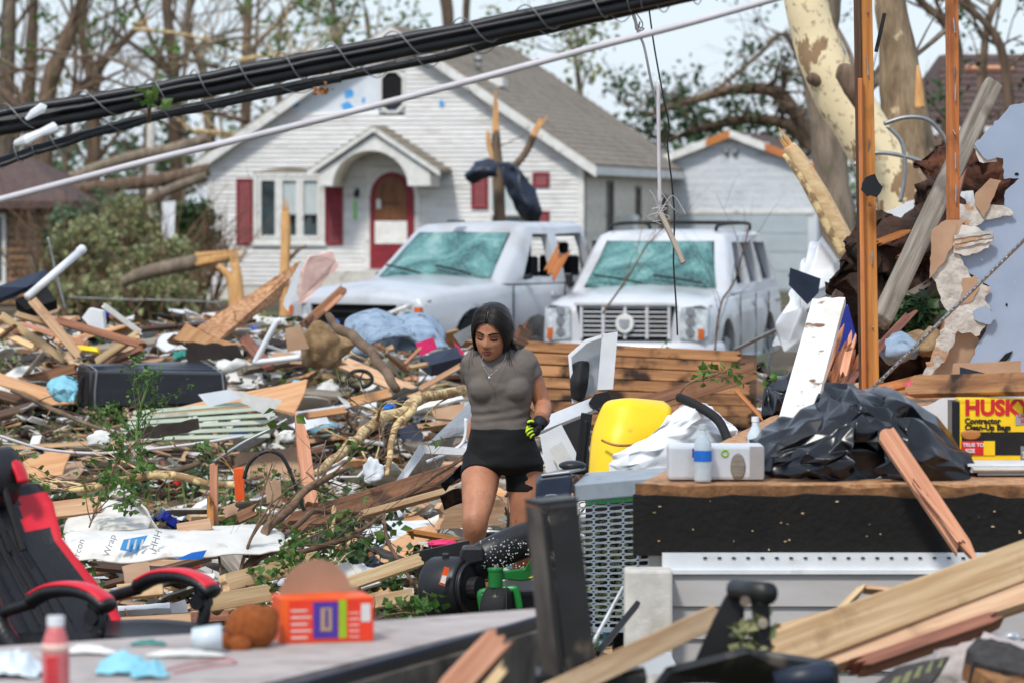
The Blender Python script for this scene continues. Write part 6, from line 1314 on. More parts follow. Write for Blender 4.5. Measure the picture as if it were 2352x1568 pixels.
# dark housing with latch, left of the catcher
MB().prism([Mq(1230, 1150, -.3), Mq(1232, 1108, -.3), Mq(1242, 1096, -.3), Mq(1310, 1088, -.3), Mq(1316, 1098, -.3), Mq(1312, 1150, -.3)], (0, .28, 0)).build('engine_cover', 'navy_plastic', mw, bevel=.012)
MB().prism([Mq(1242, 1095, -.3), Mq(1310, 1087, -.3), Mq(1345, 1078, .0), Mq(1285, 1083, .0)], (0, 0, .012)).build('cover_top', 'galv', mw, bevel=.004)
MB().tube(smooth_pts([Mq(1254, 1146, -.31), Mq(1254, 1138, -.325), Mq(1278, 1136, -.325), Mq(1278, 1144, -.31)], 3), .004, 6).build('latch', 'chrome', mw)
MB().ball(Mq(1315, 1068, -.05), (.06, .05, .022), 12, 8).build('fuel_cap', 'black_plastic', mw, smooth=True)
# blower housing (drum) and chute
drum = Mq(1042, 1350, -.1)
ax = Vector((.86, -.5, .05)).normalized()
MB().tube([drum - ax * .11, drum - ax * .09, drum + ax * .06, drum + ax * .075], [.115, .135, .135, .125], 30).tube([drum + ax * .07, drum + ax * .09], [.118, .10], 30).build('blower_housing', 'black_plastic', mw, smooth=True, bevel=.006)
rim_ = [drum + ax * .085 + (Quaternion(ax, a) @ ax.orthogonal().normalized()) * .105 for a in np.linspace(0, 2 * math.pi, 30)]
MB().tube(rim_, .009, 6).build('drum_rim', 'black_steel', mw, smooth=True)
for a in (1.0, 2.6, 4.2): 
    q = Quaternion(ax, a) @ ax.orthogonal().normalized() * .138; MB().box(drum + q - ax * .02, (.03, .03, .03)).build('lug', 'black_plastic', mw, bevel=.006)
MB().tube([drum + ax * .09, drum + ax * .13], .05, 16).build('hub', 'black_steel', mw)
MB().prism([Mq(1055, 1278, -.15), Mq(1062, 1256, -.15), Mq(1110, 1256, -.15), Mq(1112, 1290, -.15), Mq(1060, 1300, -.15)], (0, .14, 0)).build('chute_neck', 'black_plastic', mw, bevel=.01)
MB().tube(smooth_pts([Mq(1085, 1300, -.05), Mq(1130, 1272, -.05), Mq(1190, 1245, .0), Mq(1260, 1225, .05)], 4), [(.075, .06)] * 13, 16, up=Vector((0, 0, 1))).build('discharge_chute', 'black_plastic', mw, smooth=True)
b = MB()
for _ in range(110): b.ball(Mq(rr(1100, 1215), rr(1235, 1305), -.135 + rr(-.01, .01)), (rr(.001, .004),) * 3, 5, 4)
stuff(b.build('dried_clippings', 'cloth_white', mw))
sk = MB().prism([Mq(1008, 1340, -.27), Mq(1021, 1300, -.27), Mq(1032, 1303, -.27), Mq(1022, 1345, -.27)], (0, .004, 0)).build('warning_sticker', 'orange', mw)
MB().prism([Mq(1011, 1336, -.275), Mq(1016, 1320, -.275), Mq(1026, 1322, -.275), Mq(1022, 1340, -.275)], (0, .003, 0)).build('sticker_panel', 'cloth_white', mw)
# front caster: wheel, fork, pivot, arm
cw = Mq(1147, 1398, -.25)
w_ = MB().tube([cw + Vector((-.055, .02, 0)), cw + Vector((-.045, .016, 0)), cw + Vector((.045, -.016, 0)), cw + Vector((.055, -.02, 0))], [.075, .095, .095, .075], 24).build('caster_wheel', 'rubber', mw, smooth=True)
for i in range(4): MB().tube([cw + Vector((-.03 + i * .02, .011 - i * .0075, 0)) + Vector((0, .096 * math.cos(a), .096 * math.sin(a))) for a in np.linspace(0, 6.2832, 22)], .004, 5).build('tread_rib', 'rubber', w_, smooth=True)
MB().tube(smooth_pts([Mq(1110, 1408, -.25), Mq(1104, 1370, -.25), Mq(1112, 1358, -.25), Mq(1175, 1352, -.27), Mq(1186, 1358, -.27), Mq(1194, 1400, -.27)], 4), (.012, .016), 8).build('caster_fork', 'green', mw, smooth=True)
MB().tube([Mq(1138, 1348, -.25), Mq(1138, 1310, -.25)], .031, 18).tube([Mq(1138, 1311, -.25), Mq(1138, 1303, -.25)], .034, 18).build('caster_pivot', 'green', mw, bevel=.003)
MB().tube([Mq(1140, 1303, -.25), Mq(1140, 1296, -.25)], .012, 6).build('pivot_nut', 'galv', mw)
MB().prism([Mq(1152, 1330, -.25), Mq(1152, 1312, -.25), Mq(1205, 1306, -.2), Mq(1222, 1280, -.2), Mq(1250, 1276, -.15), Mq(1250, 1325, -.15), Mq(1200, 1334, -.2)], (0, .05, 0)).build('front_arm', 'green', mw, bevel=.006)
MB().tube([Mq(1228, 1268, -.24), Mq(1250, 1266, -.24)], .034, 16).build('arm_boss', 'green', mw, bevel=.004)
MB().prism([Mq(1214, 1326, -.262), Mq(1232, 1316, -.262), Mq(1228, 1323, -.262), Mq(1250, 1322, -.262), Mq(1232, 1334, -.262), Mq(1234, 1327, -.262)], (0, .004, 0)).build('yellow_mark', 'yellow', mw)
MB().bb(Mq(1150, 1440, .1), Mq(1330, 1330, .6)).build('cutting_deck', 'black_steel', mw, bevel=.02)
for s in (0, 1): 
    c = Mq(1290 + s * 170, 1420, .7); MB().tube([c + Vector((-.1, 0, 0)), c + Vector((.1, 0, 0))], .22, 22).build('rear_wheel', 'rubber', mw, smooth=True)
MB().bb(Mq(1350, 1250, .55), Mq(1480, 1100, .85)).build('chassis', 'green', mw, bevel=.02)
sheet([(948, 1268, 17.2), (1078, 1240, 17.2), (1082, 1325, 17.2), (962, 1345, 17.2)], .03, 'black_steel', 'scuffed black board leaning behind the blower drum', 'board', 'black_board')
# folded black bags held in the woman's right hand
for i, rows in enumerate(([[(1058, 1066, 18.45), (1040, 1084, 18.4), (1010, 1110, 18.4)], [(1062, 1094, 18.45), (1040, 1108, 18.4), (1022, 1128, 18.45)]], [[(1064, 1120, 18.5), (1040, 1125, 18.45), (1008, 1140, 18.45)], [(1066, 1150, 18.5), (1045, 1155, 18.5), (1020, 1168, 18.5)]])):
    cloth(rows, 'trash_bag', 'held_bag', ('upper', 'lower')[i] + ' folded black bag flap held behind the woman leg', 'bag', .006, .012, 5, i, 12.)
# ------------------------------------------------------------------ fallen utility cables
CY = 13.0
def cable(pts, th, mat, label, dy=0., name='utility_cable', n=10, cat='cable', wob=0., group=None):
    q = smooth_pts([P(u, v, CY + dy + (p[0] if p else 0)) for u, v, *p in pts], 8)
    if wob: q = [p + Vector((0, 0, wob * noise.noise(Vector((i * .35, dy * 9, th))))) for i, p in enumerate(q)]
    return tag(MB().tube(q, px(th, CY + dy) / 2, n).build(name, mat, smooth=True), label, cat, group)
def helix(pts, r, turns, dy, label, th=3.0):
    q = smooth_pts([P(u, v, CY + dy) for u, v in pts], 40); n = len(q); out = []
    for i, p in enumerate(q):
        a = turns * 2 * math.pi * i / n + .5 * math.sin(i * .07); out.append(p + Vector((0, math.cos(a), math.sin(a))) * (px(r, CY) * (1 + .12 * noise.noise(Vector((i * .1, dy, 0))))))
    return tag(MB().tube(out, px(th, CY) / 2, 5).build('lashing_wire', 'wire_grey', smooth=True), label, 'wire')
c1 = [(-60, 270), (0, 260), (340, 203), (560, 158), (784, 115), (1130, 48), (1390, -8), (1480, -30)]
c3 = [(-60, 312), (0, 298), (150, 272), (300, 242), (560, 192), (784, 146), (1200, 62), (1530, -8), (1600, -22)]
c4 = [(-60, 392), (0, 372), (60, 350), (140, 325), (337, 270), (506, 233), (784, 175), (1000, 134), (1200, 82), (1445, 27), (1580, -4), (1650, -20)]
c2 = [(-60, 288), (0, 276), (340, 220), (560, 174), (784, 131), (1150, 56), (1430, -8), (1500, -24)]
c5 = [(-60, 474), (0, 459), (337, 371), (523, 327), (784, 263), (1121, 175), (1358, 111), (1568, 57), (1770, 0), (1860, -26)]
cable(c1, 22, 'black_cable', 'thick black cable topmost in the sagging bundle', wob=.004)
cable(c2, 15, 'black_cable', 'thin black cable second from top of the bundle', -.03, wob=.004)
cable(c3, 31, 'black_cable', 'thickest black cable in the middle of the bundle', -.02, wob=.003)
cable([(u, v - 19) for u, v in c3], 11, 'black_cable', 'slim black cable riding on the thickest cable', -.05, wob=.005)
cable(c4, 20, 'black_cable', 'black cable slung lowest below the bundle', .05, wob=.003)
cable([(u, v + 9) for u, v in c4[:7]], 12, 'black_cable', 'slim black cable twisted beside the lowest black cable', .02, wob=.006)
cable([(640, 206), (784, 168), (1020, 112), (1200, 72), (1445, 19), (1560, -8)], 8, 'white_cable', 'thin pale cable running just above the lowest black cable', .08)
cable(c5, 16, 'white_cable', 'single pale grey cable hanging below the black bundle', -.3)
helix([(u, v + 14) for u, v in c1], 35, 15, -.02, 'thin lashing wire spiralling round the upper cables')
helix([(u, v - 6) for u, v in c4], 26, 17, .02, 'thin lashing wire spiralling round the lower cables', 2.6)
b = MB().tube([P(60, 275, 12.8), P(75, 262, 12.8), P(98, 248, 12.8), P(106, 250, 12.8)], [(.006, .004), (.014, .008), (.018, .01), (.01, .006)], 7); tag(b.build('splice_cover', 'white_plastic'), 'small pale plastic splice cover on the upper cables', 'splice cover')
b = MB().tube([P(35, 330, 12.8), P(60, 322, 12.75), P(95, 305, 12.75), P(128, 292, 12.8)], [(.012, .008), (.02, .012), (.014, .01), (.02, .012)], 8); tag(b.build('splice_cover', 'white_plastic', bevel=.004), 'long pale torn splice case hanging between the cables', 'splice cover')
b = MB().tube(smooth_pts([P(342, 280, 12.85), P(343, 250, 12.8), P(348, 222, 12.8)], 4), .008, 6); root = tag(b.build('caught_twig', 'bark_twig', smooth=True), 'small leafy twig caught upright on the cables', 'twig')
leaves_mb([P(346, 228, 12.78), P(340, 214, 12.8)], .05, None, .03, 6).build('leaves', 'leaf', root)
b = leaves_mb([P(750, 203, 12.9), P(735, 205, 12.9)], .022, None, .012, 7); tag(b.build('caught_leaves', 'pine_orange'), 'withered orange leaves caught under the lowest cable', 'leaves')
# wires hanging down in front of the vehicles
def hang(pts, th, mat, label, y=20., cat='wire', name='hanging_wire'):
    return tag(MB().tube(smooth_pts([P(u, v, y) for u, v in pts], 8), px(th, y) / 2, 7).build(name, mat, smooth=True), label, cat)
hang([(1447, 0), (1458, 40), (1468, 78), (1480, 110), (1496, 190), (1508, 240), (1514, 330), (1516, 420), (1518, 492)], 6, 'wire_grey', 'frayed grey wire hanging with a stick at its end')
hang([(1512, 190), (1513, 330), (1516, 470)], 9, 'white_cable', 'white rope hanging beside the frayed grey wire', 19.95, 'rope', 'hanging_rope')
hang([(1488, 0), (1500, 90), (1510, 150), (1525, 230), (1537, 290), (1533, 330), (1543, 420), (1549, 500), (1547, 600), (1553, 700), (1556, 770)], 4, 'black_cable', 'long thin dark wire hanging down across the SUV', 20.2)
b = MB()
for k in range(3): b.tube(smooth_pts([P(1452 + rr(-6, 6), 20, 20), P(1466 + 9 * math.cos(k * 2), 52 + k * 7, 20), P(1472 + 9 * math.sin(k * 2.2), 66, 20), P(1464, 70 + k * 3, 20), P(1470, 50, 20)], 5), .004, 5)
tag(b.build('wire_knot', 'wire_grey'), 'tangled knot of grey wire near the cable crossing', 'wire')
board((1518, 490, 19.9), (1570, 605, 19.8), 12, .02, 'wood_grey', 'grey stick dangling from the frayed wire', 'stick', name='dangling_stick', bevel=.004)
b = MB()
for k in range(9): b.tube(smooth_pts([P(1516, 488, 19.9), P(1516 + rr(-30, 30), 470 + rr(-40, 40), 19.9), P(1516 + rr(-50, 60), 490 + rr(-60, 60), 19.9)], 4), .0018, 4)
tag(b.build('frayed_strands', 'white_cable'), 'fine frayed strands where the stick is tied', 'strands')
# ------------------------------------------------------------------ debris that can be picked out one by one, left half
mk('cabinet_black', (40, 43, 50), (32, 34, 40), (6, 6, 6), rough=.36, vary=0, dirt=((86, 84, 82), 12, .64, .8))
sk = thing('speaker_cabinet', P(350, 935, 29), 'long black speaker cabinet lying on its side in the rubble', 'speaker')
y = 29.
prof = [(525, 905), (520, 866), (515, 848), (470, 832)]
A = [P(208, 935, y), P(208, 900, y), P(213, 852, y), P(197, 840, y + .35), P(178, 836, y + .55), P(176, 936, y + .55)]
e = P(522, 917, y + .1) - P(208, 935, y)
def lerp_end(p, s): return p
A2 = [P(524, 926, y + .1), P(524, 905, y + .1), P(519, 857, y + .1), P(478, 832, y + .45), P(468, 828, y + .65), P(470, 926, y + .65)]
b = MB(); b.add(A + A2, [(0, 1, 2, 3, 4, 5), (11, 10, 9, 8, 7, 6)] + [(i, 6 + i, 6 + (i + 1) % 6, (i + 1) % 6) for i in range(6)]); b.build('cabinet', 'cabinet_black', sk, bevel=.012)
for s in (.03, .97):
    q = [a.lerp(c, s) for a, c in zip(A, A2)]; ce = sum(q, Vector()) / 6; q = [ce + (p - ce) * 1.02 for p in q]
    MB().tube(q + [q[0]], .008, 6).build('corner_trim', 'galv', sk)
for f in (.25, .5, .75):
    MB().tube([A[2].lerp(A[3], f) + Vector((0, 0, .003)), A2[2].lerp(A2[3], f) + Vector((0, 0, .003))], .006, 5).build('rib', 'navy_plastic', sk)
sheet([(178, 850, y - .0), (203, 855, y - .03), (203, 925, y - .03), (178, 925, y)], .01, 'black_matte', '', parent=sk, name='grille')
MB().tube(smooth_pts([P(190, 862, y - .04), P(182, 885, y - .05), P(186, 915, y - .04)], 4), .01, 6).build('handle', 'black_steel', sk)
# big OSB sheets and panels
sheet(jag([(690, 599, 33), (642, 685, 32.6), (503, 779, 31.5), (452, 752, 31.8)], 2), .02, 'osb', 'large OSB sheet tilted up against the debris left of the pickup', 'sheet', 'osb_sheet')
sheet(jag([(672, 640, 32.5), (695, 600, 32.5), (682, 660, 32.5), (662, 718, 32.5), (650, 700, 32.5)], 3), .02, 'garage_grey', 'torn pale blue strip hanging off the OSB sheet corner', 'strip', 'torn_strip')
sheet(jag([(688, 700, 33.4), (694, 625, 33.4), (712, 590, 33.4), (765, 578, 33.5), (778, 612, 33.5), (745, 645, 33.5), (705, 690, 33.4)], 2), .05, 'insulation', 'pale pink insulation board tilted beside the OSB sheet', 'insulation', 'insulation_board')
for a, c, w, m, l in [((690, 755), (800, 655), 22, 'pine_red', 'red-brown slat rising behind the pink insulation'), ((700, 745), (770, 680), 10, 'wood_dark', 'dark slat just below the pink insulation'), ((740, 720), (795, 670), 9, 'pine_pink', 'short pink slat beside the pickup bumper')]: board((*a, 33), (*c, 33.4), w, .03, m, l, j=(.05, .1), roll=.2)
sheet(jag([(398, 778, 30), (428, 742, 30), (445, 752, 30), (500, 778, 30), (560, 790, 30), (520, 800, 30)], 3), .02, 'plywood', 'yellow torn plywood under the OSB sheet', 'sheet', 'plywood_piece')
sheet(jag([(430, 800, 29.6), (400, 786, 29.6), (545, 792, 29.6), (560, 825, 29.6), (430, 828, 29.6)], 4), .04, 'roof_felt', 'dark roofing felt slab below the OSB sheet', 'felt', 'roofing_slab')
sheet([(340, 952, 26.5), (530, 905, 27), (640, 885, 27.2), (706, 870, 27.3), (700, 900, 27), (676, 948, 26.6), (600, 930, 26.6)], .018, 'plywood', 'bare orange plywood triangle lying over green siding', 'sheet', 'plywood_piece')
gs = thing('green_siding', P(480, 1000, 26), 'sheet of pale green corrugated siding under the orange plywood', 'siding')
for i in range(6):
    v0 = 934 + i * 12; board((300 + rr(-10, 10) - i * 6, v0 + 14, 26.2 - i * .1), (640 - i * 4, v0 - 14 + i * 4, 26.4 - i * .1), 11.5, .012, 'siding_green', '', parent=gs, name='siding_strip', face=(0, -1, .9))
sheet(jag([(528, 896, 26), (650, 918, 26), (632, 935, 26), (618, 965, 26), (602, 948, 26), (570, 930, 26)], 2), .004, 'cloth_white', 'torn white sheet hanging from the orange plywood', 'paper', 'white_scrap')
sheet([(455, 905, 26.3), (530, 893, 26.3), (560, 912, 26.3), (480, 935, 26.3)], .003, 'house_wrap', 'pale printed wrap lying along the orange plywood', 'wrap', 'wrap_scrap')
sheet(jag([(285, 1000, 24.5), (300, 985, 24.5), (455, 960, 24.5), (458, 985, 24.5), (400, 1000, 24.5), (290, 1012, 24.5)], 3), .02, 'roof_felt', 'flat black felt strip below the green siding', 'felt', 'roofing_slab')
# back left woodpile
bk = 'debris heap before the olive bush'
tag(MB().tube([P(62, 683, 30), P(188, 574, 30.5)], px(9, 30), 12).tube([P(182, 579, 30.48), P(191, 571, 30.52)], px(11, 30), 12).build('white_pipe', 'white_plastic', smooth=True), 'white plastic pipe sticking up from the heap', 'pipe')
for a, c, w, m, l, r in [((72, 688), (190, 825), 22, 'pine', 'long pine plank sloping down from the white pipe foot', .1), ((0, 722), (155, 832), 18, 'pine_cream', 'cream plank sloping across the heap at the navy panel', .2), ((-5, 760), (82, 800), 14, 'pine_cream', 'narrow cream plank below the sloping cream plank', .1), ((35, 722), (115, 745), 14, 'pine', 'short level pine plank near the white pipe', 0), ((222, 832), (322, 764), 20, 'pine_cream', 'pale plank propped up behind the speaker cabinet', .3), ((128, 735), (335, 795), 18, 'pine_red', 'long dark red beam behind the speaker cabinet', .2), ((240, 838), (330, 800), 18, 'pine_red', 'short red plank resting on the speaker cabinet', .2), ((36, 880), (178, 845), 24, 'pine_red', 'reddish plank running into the speaker cabinet end', .2), ((0, 970), (185, 965), 14, 'pine_red', 'straight rust-red lath lying below the speaker cabinet', 0), ((55, 865), (105, 805), 14, 'wood_grey', 'short grey plank leaning left of the speaker cabinet', 0), ((0, 775), (38, 745), 8, 'pine_red', 'short orange stick on the heap edge', 0), ((235, 700), (330, 770), 13, 'white_paint', 'white painted lath falling away from the white box', .2), ((170, 798), (232, 806), 12, 'yellow', 'bright yellow strip poking out of the heap', 0)]:
    board((*a, 30 + rr(-.4, .4)), (*c, 29.6 + rr(-.4, .4)), w, .035, m, l, j=(.02, .06), roll=r)
sheet([(-10, 660, 31), (105, 618, 31.3), (108, 640, 31.2), (60, 660, 31), (-10, 690, 31)], .05, 'navy_plastic', 'dark navy panel tilted behind the white pipe', 'panel', 'navy_board')
sheet([(35, 690, 31), (105, 655, 31.2), (130, 690, 31), (60, 712, 31)], .1, 'dark_hole', 'black box side under the navy panel', 'box', 'black_box')
sheet([(188, 730, 30), (205, 708, 30), (235, 715, 30), (240, 755, 30), (215, 760, 30)], .2, 'white_plastic', 'crushed white carton behind the red beam', 'carton', 'white_carton')
hang([(155, 683), (280, 688), (400, 690), (510, 695)], 4, 'wire_grey', 'taut grey wire stretched in front of the bush', 45)
hang([(110, 545), (122, 600), (134, 650), (150, 710)], 6, 'galv', 'thin leaning grey rod beside the white pipe', 32, 'rod', 'metal_rod')
cloth([[(105, 880, 28.5), (140, 868, 28.4), (172, 872, 28.5)], [(112, 905, 28.3), (145, 895, 28.1), (176, 900, 28.3)], [(140, 925, 28.2), (160, 922, 28.1), (178, 920, 28.2)]], 'cloth_aqua', 'blue_cloth', 'light blue cloth heaped at the speaker cabinet end', 'cloth', .01, .05, 6, 1, 9.)
# furniture frame, burlap lump, blankets
fr = thing('wrecked_chair', P(600, 830, 29), 'bent white metal chair frame in front of the OSB sheet', 'frame')
for pts in ([(584, 835), (600, 805), (632, 745), (645, 735)], [(585, 832), (640, 826), (690, 820)]): MB().tube(smooth_pts([P(u, v, 29.3) for u, v in pts], 4), px(7, 29), 8).build('frame_tube', 'white_plastic', fr, smooth=True)
def lump(u, v, y, w, h, mat, label, cat, name='cloth_lump', amp=.25, fr_=4.5, d=.5):
    c = P(u, v, y); b = MB().ball(c, (px(w / 2, y), px(w / 2, y) * d, px(h / 2, y)), 30, 20); s = px(min(w, h), y)
    b.v = [tuple(Vector(p) + Vector((noise.noise(Vector(p) * fr_ / s * .4), noise.noise(Vector(p) * fr_ / s * .4 + Vector((5, 0, 0))), noise.noise(Vector(p) * fr_ / s * .4 + Vector((0, 7, 0))))) * s * amp + (Vector(p) - c) * (.25 * noise.noise(Vector(p) * fr_ / s))) for p in b.v]
    return tag(b.build(name, mat, smooth=True), label, cat)
lump(745, 795, 29, 130, 100, 'burlap', 'big dirty burlap sack slumped beside the white frame', 'sack')
sheet([(655, 755, 28.8), (690, 748, 28.8), (710, 800, 28.8), (660, 808, 28.8)], .03, 'kraft', 'torn cardboard between the white frame and the sack', 'cardboard', 'cardboard_sheet')
cloth([[(795, 770, 30), (805, 735, 30), (850, 718, 30), (890, 725, 30.1)], [(800, 795, 29.7), (830, 762, 29.6), (880, 752, 29.6), (930, 752, 29.8)], [(840, 815, 29.5), (870, 790, 29.3), (930, 780, 29.3), (985, 785, 29.5)]], 'cloth_blue', 'blanket', 'crumpled pale blue blanket below the pickup bumper', 'blanket', .02, .09, 6, 2, 3.5)
cloth([[(890, 780, 30.2), (905, 735, 30), (950, 722, 30), (1005, 740, 30.2)], [(900, 800, 29.8), (930, 765, 29.6), (970, 760, 29.6), (1018, 770, 29.9)], [(910, 815, 29.6), (940, 800, 29.4), (985, 800, 29.4), (1022, 800, 29.6)]], 'cloth_blue', 'blanket', 'rumpled grey-blue quilt under the pickup front wheel', 'blanket', .02, .09, 6, 6, 3.5)
sheet([(954, 788, 28), (995, 775, 28), (1004, 800, 28), (966, 818, 28)], .06, 'pink', 'hot pink folder lying left of the woman head', 'folder', 'pink_folder')
sheet([(1042, 785, 28), (1058, 800, 28), (1068, 815, 28), (1050, 812, 28)], .04, 'pink', 'small hot pink scrap near the woman shoulder', 'scrap', 'pink_scrap')
sheet([(965, 820, 27.8), (1050, 795, 27.9), (1060, 820, 27.8), (990, 838, 27.7)], .1, 'navy_plastic', 'dark navy case under the pink folder', 'case', 'navy_case')
sheet([(1040, 770, 28.6), (1085, 745, 28.6), (1090, 760, 28.6), (1060, 795, 28.6)], .02, 'galv', 'grey flat panel slanting behind the woman head', 'panel', 'grey_sheeting')
b = MB(); c = P(826, 870, 27.5)
b.tube([c + Vector((.09 * math.cos(a), .03 * math.sin(a), .06 * math.sin(a))) for a in np.linspace(0, 6.2832, 26)], .014, 8); wh = tag(b.build('small_wheel', 'black_matte', smooth=True), 'small black spoked wheel lying in the litter', 'wheel')
for k in range(5): MB().tube([c, c + Vector((.085 * math.cos(k * 1.2566), .03 * math.sin(k * 1.2566), .055 * math.sin(k * 1.2566)))], .006, 5).build('spoke', 'black_matte', wh)
for (a, c, w, m, l) in [((935, 845), (985, 835), 9, 'pine', 'short stick crossing in front of the navy case'), ((925, 840), (970, 795), 7, 'pine_pink', 'thin pink stick leaning on the pink folder'), ((885, 810), (935, 855), 7, 'pine_red', 'thin red stick leaning left of the pink folder'), ((800, 925), (905, 900), 22, 'plywood', 'flat tan plank under the small black wheel'), ((960, 895), (1062, 838), 12, 'pine', 'straight pine batten left of the woman sleeve'), ((700, 955), (800, 940), 16, 'plywood', 'tan plank right of the orange plywood'), ((968, 900), (1000, 885), 10, 'pine_cream', 'stubby cream batten left of the woman')]: board((*a, 27), (*c, 27.2), w, .03, m, l, j=(.03, .05), roll=.1)
# branches
def branch(pts, mat, label, y=None, twigs=0, tl=.25, leaves=0, lm='leaf', name='broken_branch', group=None, lsize=.05, n=10, bend=.35):
    q = [P(*p[:3]) for p in pts]; r = [px(p[3], p[2]) / 2 for p in pts]; k = 5; s = smooth_pts(q, k); m = len(s)
    rad = [float(np.interp(i / k, range(len(r)), r)) * (1 + .12 * noise.noise(s[i] * 14)) for i in range(m)]
    s = [p + Vector((noise.noise(p * 5), 0, noise.noise(p * 5 + Vector((4, 0, 0))))) * rad[i] * .9 for i, p in enumerate(s)]
    root = thing(name, q[0], label, 'branch', group=group); b = MB().tube(s, rad, n); tips = []
    for _ in range(twigs):
        i = RN.randint(1, m - 2); d = (s[i + 1] - s[i]).normalized() + Vector((rr(-1, 1), rr(-.7, .7), rr(-.5, 1.1))) * .8
        limb(b, s[i], d, tl * rr(.4, 1.3), max(.003, rad[i] * rr(.2, .42)), 2, tips, bend, 5, (1, 3), 0., .6)
    b.build('limb', mat, root, smooth=True)
    if leaves and tips: leaves_mb([tips[RN.randrange(len(tips))] for _ in range(leaves)], lsize, None, lsize, 5).build('leaves', lm, root)
    return root
branch([(758, 728, 27, 16), (790, 765, 26.8, 24), (840, 800, 26.5, 24), (880, 845, 26.2, 24), (912, 895, 26, 20)], 'bark_brown', 'thick brown curved branch standing left of the woman head')
branch([(1075, 890, 20.5, 22), (1020, 905, 20.3, 24), (940, 930, 20, 27), (860, 978, 19.6, 28), (800, 1022, 19.2, 24), (740, 1075, 18.8, 18), (700, 1105, 18.6, 12)], 'bark_pale', 'long peeling pale branch arching down from behind the woman', twigs=4, tl=.3)
branch([(955, 922, 20, 20), (925, 960, 19.8, 18), (905, 1000, 19.6, 16), (895, 1050, 19.4, 14), (888, 1090, 19.2, 10)], 'bark_pale', 'short pale fork dropping from the long peeling branch', twigs=2, tl=.2)
branch([(500, 1405, 16.4, 26), (545, 1330, 16.6, 27), (590, 1262, 16.8, 26), (625, 1205, 17, 22), (690, 1140, 17.2, 18), (740, 1105, 17.4, 16), (800, 1075, 17.6, 10)], 'bark_twig', 'grey forked branch with scraped orange bark left of the mower', twigs=14, tl=.3, leaves=5)
branch([(588, 1305, 16.7, 20), (640, 1290, 16.8, 18), (700, 1270, 16.9, 15), (760, 1248, 17, 14), (830, 1215, 17.2, 10), (880, 1180, 17.3, 6)], 'bark_twig', 'crooked grey side branch reaching right across the litter', twigs=12, tl=.3, leaves=3)
branch([(600, 1262, 16.8, 18), (660, 1225, 17.2, 14), (720, 1175, 17.8, 13), (790, 1180, 18.3, 12), (880, 1160, 18.8, 11), (960, 1120, 19.2, 10), (1010, 1085, 19.4, 9), (1062, 1052, 19.6, 6)], 'bark_twig', 'long thin dark branch reaching up toward the woman hip', twigs=14, tl=.28, leaves=2)
branch([(880, 1182, 17.2, 8), (890, 1240, 17.1, 9), (920, 1290, 17, 9), (960, 1360, 16.9, 7)], 'bark_twig', 'drooping knobbly twig left of the mower drum', twigs=6, tl=.09)
branch([(560, 1120, 18.5, 14), (500, 1110, 18.6, 18), (430, 1100, 18.7, 20), (340, 1090, 18.8, 20), (230, 1115, 18.9, 17), (150, 1125, 19, 10)], 'bark_pale', 'level pale branch stretched across the litter at mid height', twigs=8, tl=.3, leaves=8)
branch([(460, 1060, 20, 12), (380, 1085, 20, 16), (300, 1070, 20, 20), (190, 1120, 20, 14)], 'bark_brown', 'brown bough lying behind the level pale branch', twigs=8, tl=.3, leaves=8)
branch([(25, 895, 24, 10), (100, 930, 24, 12), (180, 965, 23.8, 10), (250, 990, 23.6, 6)], 'bark_brown', 'thin dark branch below the light blue cloth', twigs=7, tl=.3)
branch([(330, 1090, 17.6, 5), (315, 1020, 17.7, 7), (320, 960, 17.8, 7), (335, 900, 17.9, 4)], 'leaf', 'upright green leafy shoot before the speaker cabinet', twigs=16, tl=.16, leaves=34, lsize=.028, name='leafy_shoot')
branch([(205, 1210, 17.2, 4), (240, 1120, 17.3, 6), (270, 1060, 17.4, 5), (300, 1030, 17.5, 3)], 'bark_twig', 'small sapling with drooping green leaves above the white wrap', twigs=14, tl=.18, leaves=60, lsize=.034, name='leafy_shoot')
branch([(850, 1425, 15.6, 5), (890, 1412, 15.5, 5), (930, 1405, 15.4, 4), (955, 1410, 15.4, 3)], 'bark_twig', 'leafy maple sprig lying beside the blower drum', twigs=6, tl=.1, leaves=16, lsize=.045, name='leafy_sprig')
branch([(640, 1275, 16.5, 4), (655, 1260, 16.5, 4), (675, 1270, 16.5, 3)], 'bark_twig', 'green maple leaves on the forked branch', twigs=6, tl=.07, leaves=12, lsize=.045, name='leafy_sprig')
branch([(590, 1370, 16.4, 4), (620, 1350, 16.4, 4), (650, 1360, 16.4, 3)], 'bark_twig', 'second clump of maple leaves below the forked branch', twigs=6, tl=.08, leaves=14, lsize=.045, name='leafy_sprig')
branch([(1560, 905, 17.4, 5), (1580, 880, 17.4, 4), (1630, 865, 17.4, 3), (1670, 850, 17.5, 2)], 'bark_twig', 'thin green-leaved twig above the black grip bar', twigs=5, tl=.12, leaves=12, lsize=.04, name='leafy_twig')
branch([(1640, 810, 36, 5), (1655, 700, 36, 5), (1690, 640, 36, 4), (1720, 520, 36, 2)], 'bark_twig', 'tall thin twig standing before the SUV headlight', twigs=10, tl=.5)
branch([(1385, 720, 37, 5), (1440, 640, 37, 4), (1490, 560, 37, 3), (1540, 510, 37, 2)], 'bark_twig', 'tall thin twig crossing the SUV bonnet', twigs=10, tl=.5)
